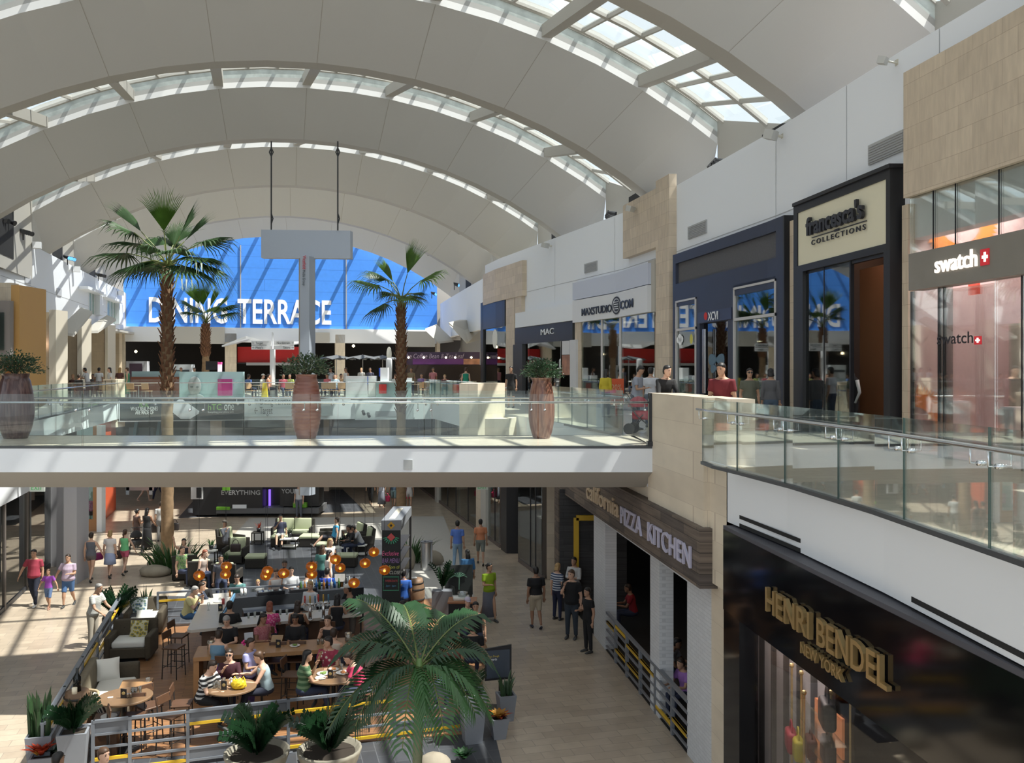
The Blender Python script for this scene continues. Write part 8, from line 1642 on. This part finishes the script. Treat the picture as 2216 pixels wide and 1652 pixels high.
seated('dark haired woman in a rose patterned dress reading a menu', 567, 1334, 55, arms=('hold', 'hold'), lean=.05, hair='black', hlen=.25, sk=2, top_mt=flowers('cloth_rose', (.42, .16, .17), (.55, .3, .3), (.3, .08, .1), 40), sleeve=.35, female=True, fat=1.1, head=(0, .2))
seated('woman in black with long curly hair reading at the oak table', 640, 1333, 5, arms=('hold', 'hold'), lean=.1, hair='black', hlen=.35, sk=2, top=(.010, .010, .012), sleeve=.9, female=True, fat=1.15, head=(0, .4))
seated('long haired woman with bare shoulders facing us at the oak table', 712, 1337, -10, arms=('chin', 'table'), lean=.12, hair='dark', hlen=.40, sk=0, top=(.02, .02, .022), sleeve=0, female=True, head=(.1, .0))
def card(loc, rz, rx, mt, label, w_=.2, h_=.28): m = MB(); m.box((0, 0, h_/2), (w_, .01, h_)); o_ = m.build('menu', mt, None, origin=(0, 0, 0)); o_.location = loc; o_.rotation_euler = (rx, 0, rz); tag(o_, label, 'menu')
card(CT(-.62, .30), .5, -.3, mat('menu_pale', (.45, .48, .52), .5), 'pale folded menu held by the woman in the rose patterned dress'); card(CT(-.02, .30), 0, -.9, mat('book_tan', (.35, .24, .14), .6), 'open tan menu before the woman in black at the oak table', .26, .22)
seated('woman in a denim vest with her back to us at the oak table', 471, 1376, 175, arms=('table', 'table'), lean=.1, hair='dark', sk=0, top=(.13, .24, .34), sleeve=0, bottom=(.12, .02, .22), female=True, fat=1.12, H=1.52)
person('waitress in a lavender shirt with a pink flower in her hair standing by the table', at_head(540, 1384, 1.62), R_(75), 1.62, 'stand', ('hold', 'hold'), hair='dark', hlen=-.3, sk=1, top=(.38, .38, .66), sleeve=.4, bottom=(.08, .05, .18), female=True, fat=1.12, head=(.2, .1))
t = O(at_head(527, 1392, 1.52)); m = MB(); [m.sph((math.cos(a_)*.035, 0, math.sin(a_)*.035), .03, 6) for a_ in (0, 1.6, 3.1, 4.7)]; f_ = m.build('hair_flower', mat('flower_pink', (.6, .03, .22), .6), None, origin=(0, 0, 0)); f_.location = (t.x+.02, t.y-.02, ZG+1.53); tag(f_, 'hot pink flower pinned in the hair of the waitress', 'hair flower')
seated('woman in sunglasses with a dark red top facing us at the round table', 497, 1412, 10, arms=('phone', 'table'), lean=.1, hair='dark', hlen=.12, sk=0, top=(.05, .012, .02), sleeve=.9, female=True, glasses=True, H=1.54)
seated('woman in a black and white striped T-shirt at the round table', 441, 1438, 70, arms=('table', 'table'), lean=.3, hair='dark', sk=0, top_mt=stripes('cloth_bw_stripe', (.62, .61, .60), (.012, .012, .015), .085), sleeve=.5, bottom=(.012, .012, .015), female=True, fat=1.2, head=(0, .2), H=1.5)
seated('woman in a pale blue sleeveless top at the round table', 577, 1416, -70, arms=('reach', 'table'), lean=.22, hair='brown', hlen=-.3, sk=0, top=(.36, .46, .50), sleeve=0, bottom=(.015, .02, .04), female=True, fat=1.05, head=(0, .2), H=1.54)
seated('woman in a green striped T-shirt with long black hair, seen from the side', 657, 1418, 110, arms=('table', 'chin'), lean=.1, hair='black', hlen=.32, sk=1, top_mt=stripes('cloth_green_stripe', (.16, .24, .13), (.05, .11, .05), .11), sleeve=.4, female=True, fat=1.12, H=1.54)
seated('man in a maroon and white palm print shirt at the round table', 713, 1381, -10, arms=('chin', 'table'), lean=.1, hair='black', sk=1, top_mt=flowers('cloth_aloha', (.25, .03, .06), (.6, .55, .48), (.30, .04, .08), 11), sleeve=.5, fat=1.08, head=(-.9, .05), H=1.58)
seated('person in a pale top half hidden behind the palm print shirt', 722, 1378, 180, arms=('table', 'down'), hair='dark', sk=0, top=(.55, .48, .40), sleeve=0, female=True, H=1.45)
seated('woman in a hot pink T-shirt leaning over her plate', 783, 1419, -75, arms=('table', 'table'), lean=.4, hair='dark', hlen=-.3, sk=0, top=(.62, .05, .13), sleeve=.5, female=True, fat=1.15, head=(0, .3), H=1.48)
seated('person in a blue shirt standing just right of the chalkboard tower', 873, 1235, 180, H=1.72, seat=.85, hair='black', sk=2, top=(.02, .09, .36), sleeve=.5)
seated('woman in a pale yellow top partly hidden behind the feather palm', 872, 1307, -60, hair='black', hlen=-.3, sk=0, top=(.45, .40, .22), sleeve=.3, female=True)
seated('man in a black tank top with a moustache right of the feather palm', 1029, 1314, 5, arms=('table', 'down'), lean=.05, hair='black', sk=1, top=(.012, .012, .014), sleeve=0, fat=1.15, H=1.5); seated('man in a white and purple cap behind the man in the tank top', 1012, 1305, 15, hair='brown', sk=0, top=(.02, .025, .04), cap=(.55, .5, .6), H=1.5)
seated('person in a black shirt with their back to us beside the menu board', 1023, 1360, 185, hair='black', sk=1, top=(.008, .008, .01), fat=1.12, H=1.5); seated('woman looking out between the palm leaves', 975, 1396, -20, hair='brown', hlen=.1, sk=0, top=(.10, .03, .02), female=True, H=1.5)
person('passer-by with brown hair at the bottom edge, behind the left railing corner', at_head(222, 1622, 1.66), R_(60), 1.66, 'stand', hair='brown', hlen=-.3, sk=0, top=(.03, .03, .05), female=True); person('passer-by with black hair at the bottom edge before the bromeliads', at_head(122, 1634, 1.60), R_(150), 1.60, 'stand', hair='black', sk=2, top=(.3, .2, .2))
# ---- lounge
def lounge(label, px, py, rz, H=1.22, pose='chair', **k): a_ = at_head(px, py, H); k.setdefault('seat', .42); return person(label, a_, R_(rz), pose=pose, **k)
lounge('man in a flat cap and grey clothes slumped in a wicker armchair', 490, 1133, 60, pose='lounge', hair='grey', sk=1, top=(.07, .075, .09), sleeve=.9, bottom=(.06, .065, .08), cap=(.08, .07, .06), arms=('chin', 'down'), lean=-.15)
lounge('woman raising one arm in the left lounge group', 398, 1173, 20, hair='black', hlen=.1, sk=0, top=(.03, .03, .04), sleeve=0, arms=('up', 'table'), female=True); lounge('woman in a green floral top lying back in the left lounge group', 394, 1190, 60, hair='dark', sk=0, top_mt=flowers('cloth_green_flowers', (.25, .4, .15), (.45, .4, .3), (.1, .2, .1), 20), sleeve=.3, female=True)
lounge('red haired woman with bare shoulders in the left lounge group', 436, 1196, 70, hair='red', hlen=.08, sk=3, top=(.5, .4, .35), sleeve=0, female=True, lean=.2); lounge('person with dark hair reading in the rightmost wicker chair of the left group', 478, 1209, 20, hair='black', sk=1, top=(.1, .1, .12), sleeve=.5)
lounge('man in a navy T-shirt reclining on the wicker sofa with a phone', 607, 1121, 10, pose='lounge', hair='black', sk=1, top=(.035, .04, .07), bottom=(.35, .35, .33), blen=.5, arms=('phone', 'down'), lean=-.1)
lounge('person in a bright blue top resting feet on an ottoman', 722, 1126, -80, pose='lounge', hair='dark', sk=0, top=(.06, .35, .6), sleeve=.1, bottom=(.03, .03, .04), blen=.4, female=True, lean=-.2); lounge('man in a pale grey shirt leaning forward beside the chalkboard tower', 781, 1138, -70, hair='black', sk=1, top=(.42, .43, .44), arms=('chin', 'table'), lean=.45); lounge('man in dark clothes beside the man in the pale grey shirt', 766, 1140, -60, hair='black', sk=2, top=(.02, .02, .025), sleeve=.9, lean=.3, arms=('chin', 'table'))
# ---- upper level, right
def up(label, px, py, H, rz, **k): Y = F*(ZL+H)/(HY-py) if abs(HY-py) > 3 else None; return None
def at2(px, Y): return (P(px, 0, Y).x, Y, ZL)
person('man in a black jacket leaning on the limestone parapet', at2(1436, 19.6), R_(18), 1.70, 'stand', ('lean', 'lean'), lean=.20, hair='black', sk=0, top=(.012, .012, .014), sleeve=.9, bottom=(.02, .02, .03), head=(.3, .1))
person('man in a dark red polo shirt leaning on the parapet with both hands', at2(1565, 17.0), R_(-25), 1.74, 'stand', ('down', 'down'), lean=.22, hair='black', sk=1, top=(.13, .012, .018), sleeve=.5, bottom=(.03, .03, .04), fat=1.1, head=(-.2, .1))
person('woman in an olive V-neck T-shirt and shorts standing by the curved glass', at2(1622, 21.6), R_(-5), 1.62, 'stand', hair='black', hlen=-.3, sk=1, top=(.11, .115, .085), sleeve=.45, bottom=(.12, .11, .09), blen=.4, female=True, fat=1.12, glasses=True)
person('person in a grey top and jeans with a shoulder strap, seen from behind', at2(1668, 22.2), R_(170), 1.62, 'stand', hair='black', hlen=.05, sk=1, top=(.12, .12, .13), sleeve=.9, bottom=(.08, .12, .18), female=True, fat=1.05)
person('man in a grey printed T-shirt looking down at the red stroller', at2(1376, 24.2), R_(60), 1.70, 'stand', ('hold', 'down'), lean=.15, hair='black', sk=1, top=(.32, .34, .40), bottom=(.02, .025, .05), fat=1.12, head=(0, .45)); person('man in a white T-shirt behind the red stroller', at2(1408, 25.2), R_(150), 1.66, 'stand', hair='black', sk=1, top=(.55, .56, .60), fat=1.1)
stroller('black and red stroller at the right end of the bridge', at2(1392, 22.6), 1.2, (.30, .012, .03))
person('woman in a yellow top with very long black hair looking into the shop', at2(1311, 30.5), R_(150), 1.60, 'stand', hair='black', hlen=.5, sk=1, top=(.50, .40, .03), sleeve=.8, female=True)
person('man in a black T-shirt walking out of the cosmetics shop', at2(1106, 38), R_(-15), 1.72, 'stand', hair='black', sk=1, top=(.012, .012, .014), bottom=(.03, .03, .03), blen=.6)
m = MB(); x_ = at2(1333, 31.5); m.box((0, 0, .85), (.55, .04, .9)); m.box((0, 0, .2), (.04, .3, .4)); t = m.build('sale_poster', mat('sale_orange', (.62, .10, .03), .5), None, origin=(0, 0, 0)); t.location = x_; tag(t, 'orange sale poster on a stand before the white shop', 'poster'); text('poster_lettering', '20%', mat('poster_cream', (.6, .4, .25), .5), O(x_)+O((-.15, -.03, .9)), (1, 0, 0), h=.2, width=.34, ext=.003, parent=t)
# ---- mannequins in the windows
def mannequin(label, loc, rz, col, topc, botc, head_=False, h=1.7):
    t = thing('mannequin', label, 'mannequin', loc, rz); mt = mat('mannequin_%02d' % int(col[0]*99), col, .4); k = h/1.72
    m = MB(); m.loft([[Vector((math.cos(2*PI*i/12)*a, math.sin(2*PI*i/12)*b, z*k)) for i in range(12)] for a, b, z in ((.10, .08, .82), (.15, .11, .92), (.115, .09, 1.12), (.15, .11, 1.28), (.17, .09, 1.40), (.06, .055, 1.47), (.045, .045, 1.53))])
    if head_: m.sph((0, 0, 1.64*k), .10, 12, sc=(.8, .9, 1.15))
    m.build('torso', mat('cloth_%02d%02d%02d' % tuple(int(c*99) for c in topc), topc, .8), t, True)
    for s_ in (-1, 1): m = MB(); m.tube([(s_*.16, 0, 1.38*k), (s_*.22, .02, 1.1*k), (s_*.20, -.08, .86*k)], [.045, .036, .024], 8); m.build('arm', mt, t, True); m = MB(); m.tube([(s_*.08, 0, .9*k), (s_*.09, 0, .5*k), (s_*.10, .02, .05)], [.08, .055, .04], 8); m.build('leg', mat('cloth_%02d%02d%02d' % tuple(int(c*99) for c in botc), botc, .8), t, True)
    m = MB(); m.cyl((0, 0, 0), .2, .02, 16); m.build('base', mt, t)
PAL = (.55, .56, .56); DK = (.02, .02, .02)
for px, off, tc_, bc_, lb in ((1488, .1, (.4, .5, .52), (.35, .42, .42), 'headless mannequin in a pale jacket in the left navy shop window'), (1650, .1, (.45, .48, .5), (.12, .15, .15), 'headless mannequin in a white top in the right navy shop window'), (1636, -.5, (.03, .03, .035), DK, 'dark dressed mannequin left of the white-topped one in the navy shop'),
    (1795, -.1, (.08, .07, .06), (.35, .42, .45), 'mannequin in a dark jacket and pale jeans in the boutique window'), (1820, -.5, (.07, .06, .05), (.02, .03, .04), 'mannequin in a dark top behind the pale-jeaned one in the boutique'), (1845, -.2, (.02, .02, .025), DK, 'mannequin in black at the right end of the boutique window'),
    (1318, -.4, (.02, .018, .018), DK, 'black dressed mannequin in the white shop window, left one of the pair'), (1332, -.5, (.02, .018, .018), DK, 'black dressed mannequin in the white shop window, right one of the pair'), (1378, -.3, (.45, .45, .45), (.1, .1, .1), 'mannequin in a pale top in the right part of the white shop window'), (1270, -.4, (.03, .03, .035), DK, 'mannequin in a long black coat at the left of the white shop window'), (1402, -.3, (.02, .02, .025), (.02, .02, .02), 'mannequin in a black jacket at the right edge of the white shop window')):
    x, y = rp(px, off); mannequin(lb, (x, y, ZL+.02), -1.3, PAL, tc_, bc_)
v = G(171, 1155); mannequin('white mannequin in a white top and dark red trousers on the lower left', (v.x, v.y-.1, ZG), .3, (.7, .7, .7), (.7, .7, .72), (.18, .01, .03), True)
v = G(193, 1150); m = MB(); c = P(193, 1096, v.y+.7); t = thing('hanging_outfit', 'patterned pink child outfit hanging before the green wall', 'clothes', tuple(c)); m.rbox((0, 0, 0), (.34, .1, .5), .05); m.build('top', MPF, t); m = MB(); m.box((0, 0, -.33), (.3, .08, .2)); m.build('shorts', M_blk, t); m = MB(); m.tube([(0, 0, -.4), (0, 0, ZG-c.z)], .012, 6); m.build('stand', M_steel, t)
for dx, lb, tc_ in ((8, 'dark dressed mannequin in the large lower left shop window', (.05, .06, .07)), (36, 'second mannequin with pale jeans in the large lower left shop window', (.03, .03, .035))): v = gl(dx, -.8); mannequin(lb, (v.x, v.y, ZG+.3), .8, PAL, tc_, (.25, .32, .38) if dx > 20 else DK)
v = gr(1015, ZG, off=-.7); mannequin('mannequin in a yellow top in the lower right shop window', (v.x, v.y, ZG+.02), -1.2, PAL, (.5, .45, .15), (.5, .5, .45)); v = gr(1034, ZG, off=-.7); mannequin('mannequin in dark blue in the lower right shop window', (v.x, v.y, ZG+.02), -1.2, PAL, (.03, .06, .14), (.05, .08, .16))
# ---- dining terrace crowd and its tables
fr = random.Random(3)
def far(label, px, H, Y, rz, seated_=True, **k):
    k.setdefault('hair', 'dark'); loc = (P(px, 0, Y).x, Y, ZL); return person(label, loc, R_(rz), pose='chair' if seated_ else 'stand', detail=False, **k)
FP = [(83, 43.5, 1, 'woman with long dark hair in a white T-shirt beside the left vase', dict(hair='black', hlen=.25, top=(.7, .68, .68), female=True, rz=0)), (66, 43.8, 1, 'person in pale clothes half hidden by the left vase foliage', dict(top=(.6, .6, .5), rz=30)), (127, 49.5, 1, 'seated person with dark hair left of the second pier', dict(top=(.2, .1, .1), rz=40)), (138, 50.0, 1, 'seated person in pale top at the second pier', dict(top=(.5, .45, .4), rz=-40)),
    (158, 50.0, 1, 'seated blonde woman in a dark brown top on the left terrace', dict(hair='blonde', top=(.08, .04, .04), female=True, rz=0)), (171, 49, 1, 'seated woman seen from behind on the left terrace', dict(hair='dark', top=(.03, .03, .03), female=True, rz=180)), (190, 50.2, 0, 'man in a pale checked shirt leaning over a high table on the left terrace', dict(hair='black', top=(.5, .52, .56), rz=-90, lean=.2, arms=('table', 'table'))), (201, 52, 1, 'person with dark hair behind the man in the checked shirt', dict(hair='black', top=(.1, .1, .1), rz=0)), (214, 51.2, 0, 'man in a white shirt seen from behind at the high table', dict(hair='black', top=(.65, .67, .7), rz=180)),
    (238, 48.9, 0, 'woman with long black hair in white leaning at the limestone block', dict(hair='black', hlen=.3, top=(.6, .6, .6), female=True, rz=-60)), (259, 50.6, 0, 'blonde woman in a brown top and patterned trousers on the terrace', dict(hair='blonde', hlen=.2, top=(.10, .04, .035), bottom=(.08, .1, .12), female=True, rz=180)), (276, 50.8, 0, 'woman in a green and white patterned dress on the terrace', dict(hair='brown', top=(.12, .35, .2), bottom=(.2, .45, .3), skirt=True, blen=.8, female=True, rz=-80, sleeve=0)),
    (392, 53.5, 0, 'person with reddish hair behind the teal counter, left', dict(hair='red', top=(.3, .3, .3), rz=0)), (421, 53.5, 0, 'person with dark hair behind the teal counter, right', dict(hair='dark', top=(.1, .1, .1), rz=0)),
    (538, 50.6, 1, 'person in a blue shirt on a high chair right of the teal kiosk', dict(top=(.04, .10, .35), rz=150)), (569, 51.5, 1, 'man in a white cap and pale shirt left of the finger post', dict(top=(.6, .58, .52), cap=(.65, .62, .58), rz=80)), (581, 51.3, 1, 'person in an orange top beside the finger post', dict(top=(.62, .22, .12), rz=120, female=True)), (613, 51, 1, 'seated person in red behind the middle vase, left', dict(top=(.35, .05, .08), rz=30)), (627, 51.5, 1, 'seated person in lime green behind the middle vase', dict(top=(.45, .5, .12), rz=0)),
    (708, 53, 1, 'seated person in a red shirt right of the middle vase', dict(top=(.5, .04, .06), rz=-20)), (716, 55, 0, 'standing person in pale grey right of the middle vase', dict(top=(.5, .5, .55), rz=-30)), (727, 52.5, 1, 'seated person in dark clothes in the crowd right of the middle vase', dict(top=(.05, .05, .07), rz=20)), (738, 54, 1, 'seated person in orange in the crowd right of the middle vase', dict(top=(.6, .3, .12), rz=60)), (749, 53, 0, 'person in a white sleeveless top walking beside the pale booth', dict(top=(.6, .6, .6), sleeve=0, rz=-40)), (725, 50.8, 1, 'seated person in pale blue near the terrace edge', dict(top=(.4, .5, .6), rz=0)),
    (782, 60, 0, 'blonde person under the market umbrellas', dict(hair='blonde', top=(.3, .3, .3), rz=0)), (801, 58, 0, 'person in a dark shirt behind the white booth', dict(top=(.06, .06, .1), rz=0)), (855, 53, 1, 'seated person in white just left of the slim palm', dict(top=(.6, .6, .6), rz=60)), (890, 54, 0, 'woman with dark hair right of the slim palm', dict(hair='black', hlen=.25, top=(.2, .16, .1), female=True, rz=0)), (912, 56, 1, 'seated person in violet before the coffee stand', dict(top=(.25, .15, .4), rz=0)), (937, 57, 0, 'coffee shop worker in red and white', dict(top=(.5, .2, .22), rz=0)), (963, 53.5, 1, 'seated person with bowed head in dark red before the coffee stand', dict(top=(.2, .03, .03), hair='blonde', rz=0, lean=.3)), (998, 50.5, 1, 'person in black seated next to the woman in green', dict(top=(.02, .02, .02), rz=180)), (1008, 47.5, 0, 'woman in a green halter dress seen from behind', dict(hair='brown', hlen=-.3, top=(.02, .25, .16), bottom=(.02, .25, .16), sleeve=0, skirt=True, blen=.5, female=True, rz=180))]
for px, Y, st, lb, kw in FP:
    kw = dict(kw); rz_ = kw.pop('rz'); far(lb, px, 0, Y, rz_, bool(st), h=1.70, sk=fr.choice((0, 1, 2)), **kw)
def small_table(px, Y, label, base_=[None]):
    loc = (P(px, 0, Y).x, Y, ZL)
    if base_[0] is None:
        t = thing('cafe_table', label, 'table', loc, 0, 'terrace cafe tables'); m = MB(); m.cyl((0, 0, .72), .38, .03, 20); m.build('table_top', mat('cafe_top', (.35, .28, .2), .5), t); m = MB(); m.cyl((0, 0, .02), .03, .7, 8); m.cyl((0, 0, 0), .22, .02, 14); m.build('pedestal', M_grey, t); base_[0] = t; return
    dup(base_[0], loc, 0, label)
def cafe_chair(px, Y, rz, label, base_=[None]):
    loc = (P(px, 0, Y).x, Y, ZL)
    if base_[0] is None:
        t = thing('cafe_chair', label, 'chair', loc, R_(rz), 'terrace cafe chairs'); mt = mat('bent_ply', (.42, .26, .14), .5); m = MB(); m.rbox((0, 0, .44), (.42, .42, .03), .01); m.build('seat', mt, t); m = MB(); m.rbox((0, .2, .72), (.42, .03, .38), .01, rx=-.12); m.build('backrest', mt, t)
        for sx in (-1, 1):
            for sy in (-1, 1): m = MB(); m.tube([(sx*.2, sy*.2, 0), (sx*.17, sy*.17, .44)], .012, 6); m.build('leg', M_steel, t)
        base_[0] = t; return
    dup(base_[0], loc, R_(rz), label)
for i, (px, Y) in enumerate(((148, 50.3), (203, 50.6), (300, 49.8), (560, 50.4), (600, 51.2), (713, 51.5), (735, 52.6), (905, 53))): small_table(px, Y, 'cafe table on the terrace, %s' % ('left, by the second pier', 'left, under the elbows of the man in the checked shirt', 'before the brown counter', 'left of the finger post', 'right of the finger post', 'right of the middle vase', 'left of the pale booth', 'before the coffee stand')[i])
for i, (px, Y, rz) in enumerate(((140, 49.6, 0), (165, 49.4, 180), (285, 49.3, 180), (318, 49.2, 170), (544, 50.2, 60), (627, 50.2, 180), (705, 50.7, 180), (722, 50.4, 170), (738, 51, 200), (916, 52, 180))): cafe_chair(px, Y, rz, 'bent plywood cafe chair on the terrace, %s' % ('below the seated dark haired person', 'behind the blonde woman', 'left before the brown counter', 'right before the brown counter', 'by the teal kiosk', 'left of the middle vase', 'right of the middle vase, first', 'right of the middle vase, second', 'nearest the pale booth', 'before the coffee stand')[i])
# yellow wet floor sign, umbrellas
x_ = at2(573, 49.4); m = MB(); m.add([(-.14, -.12, 0), (.14, -.12, 0), (.09, 0, .66), (-.09, 0, .66), (-.14, .12, 0), (.14, .12, 0)], [(0, 1, 2, 3), (5, 4, 3, 2), (1, 5, 2), (4, 0, 3)]); o_ = m.build('floor_sign', mat('sign_yellow', (.65, .48, .02), .5), None, origin=(0, 0, 0)); o_.location = x_; o_.scale = (1.2, 1.2, 1.4); tag(o_, 'yellow folding wet floor sign behind the bridge glass', 'floor sign')
M_umb = mat('umbrella_grey', (.10, .105, .11), .7)
for i, (px, Y) in enumerate(((728, 62), (785, 61), (828, 63))):
    x, _, _ = at2(px, Y); t = thing('market_umbrella', ('grey scalloped market umbrella at the food court, left', 'grey scalloped market umbrella at the food court, middle', 'grey scalloped market umbrella at the food court, right')[i], 'umbrella', (x, Y, ZL), 0, 'market umbrellas')
    m = MB(); ap = Vector((0, 0, 2.62)); n_ = 8; rr = 1.35
    for j in range(n_):
        a0, a1 = 2*PI*j/n_, 2*PI*(j+1)/n_; p0, p1 = Vector((math.cos(a0)*rr, math.sin(a0)*rr, 2.30)), Vector((math.cos(a1)*rr, math.sin(a1)*rr, 2.30)); pm = (p0+p1)*.47; pm.z = 2.42; q_ = (ap+pm)/2+Vector((0, 0, .0)); m.add([ap, p0, pm, p1], [(0, 1, 2), (0, 2, 3)]); m.add([v_-Vector((0, 0, .04)) for v_ in (ap, p0, pm, p1)], [(0, 2, 1), (0, 3, 2)])
    m.build('canopy', M_umb, t); m = MB(); m.tube([(0, 0, 0), (0, 0, 2.65)], .03, 8); m.cyl((0, 0, 0), .3, .05, 14); m.build('pole', M_steel, t)
# limestone block on the left terrace edge
m = MB(); a_, b_ = P(223, 822, 46.6), P(250, 822, 46.6); m.prism([(a_.x, 46.6), (b_.x, 46.6), (b_.x+.1, 47.5), (a_.x, 47.5)], -3.0, ZL+1.12); tag(m.build('stone_pier', M_stone2), 'pale limestone pier at the left end of the terrace edge', 'stone pier')
# ================================================================ unseen area lights added to brighten the shop interiors
def shoplight(name, loc, size, e, col=(1, .85, .7), rot=(0, 0, 0)):
    l = bpy.data.lights.new(name, 'AREA'); l.shape = 'RECTANGLE'; l.size, l.size_y = size; l.energy = e; l.color = col
    o_ = bpy.data.objects.new(name, l); C.objects.link(o_); o_.location = loc; o_.rotation_euler = rot
def slight(px, off, z, e, col=(1, .85, .7), size=(1.2, 3)): x, y = rp(px, off); shoplight('shop_fill_light', (x, y, z), size, e, col, (0, 0, .15))
slight(2110, -1.5, 3.25, 380, (1, .88, .84), (2, 4)); slight(1830, -1.6, 3.2, 35, (1, .6, .35), (1, 3)); slight(1580, -1.5, 3.0, 14); slight(1335, -1.7, 2.1, 60, (1, .8, .6)); slight(1185, -1.7, 2.2, 35, (1, .85, .7)); slight(1070, -1.5, 2.1, 70, (1, .85, .4), (1, 2))
for px, e in ((905, 25), (968, 30), (1015, 35), (1065, 55), (1147, 40)): v = gr(px, ZC-.08, off=-1.4); shoplight('shop_fill_light', tuple(v), (1, 2), e, (1, .82, .65))
v = gr(1700, -3.95, *BC, off=-.6); shoplight('shop_fill_light', tuple(v), (.5, 2.6), 55, (1, .85, .8)); v = gr(1800, -3.95, *BC, off=-1.8); shoplight('shop_fill_light', tuple(v), (1, 2), 8, (1, .7, .5))
v = gr(1450, -3.75, *KC, off=-1.6); shoplight('dining_room_fill', tuple(v), (1, 3), 16, (1, .75, .55))  # dim unseen fill added to brighten the dining room
for px in (30, -60): v = gl(px, -1.5); shoplight('shop_fill_light', (v.x, v.y, -4.05), (1.5, 3), 60, (1, .9, .8))
for t_ in (-9, -3, 3, 9): v = ST(81, t_); shoplight('food_court_light', (v.x, v.y, 3.0), (3, 2), 25, (1, .75, .5))
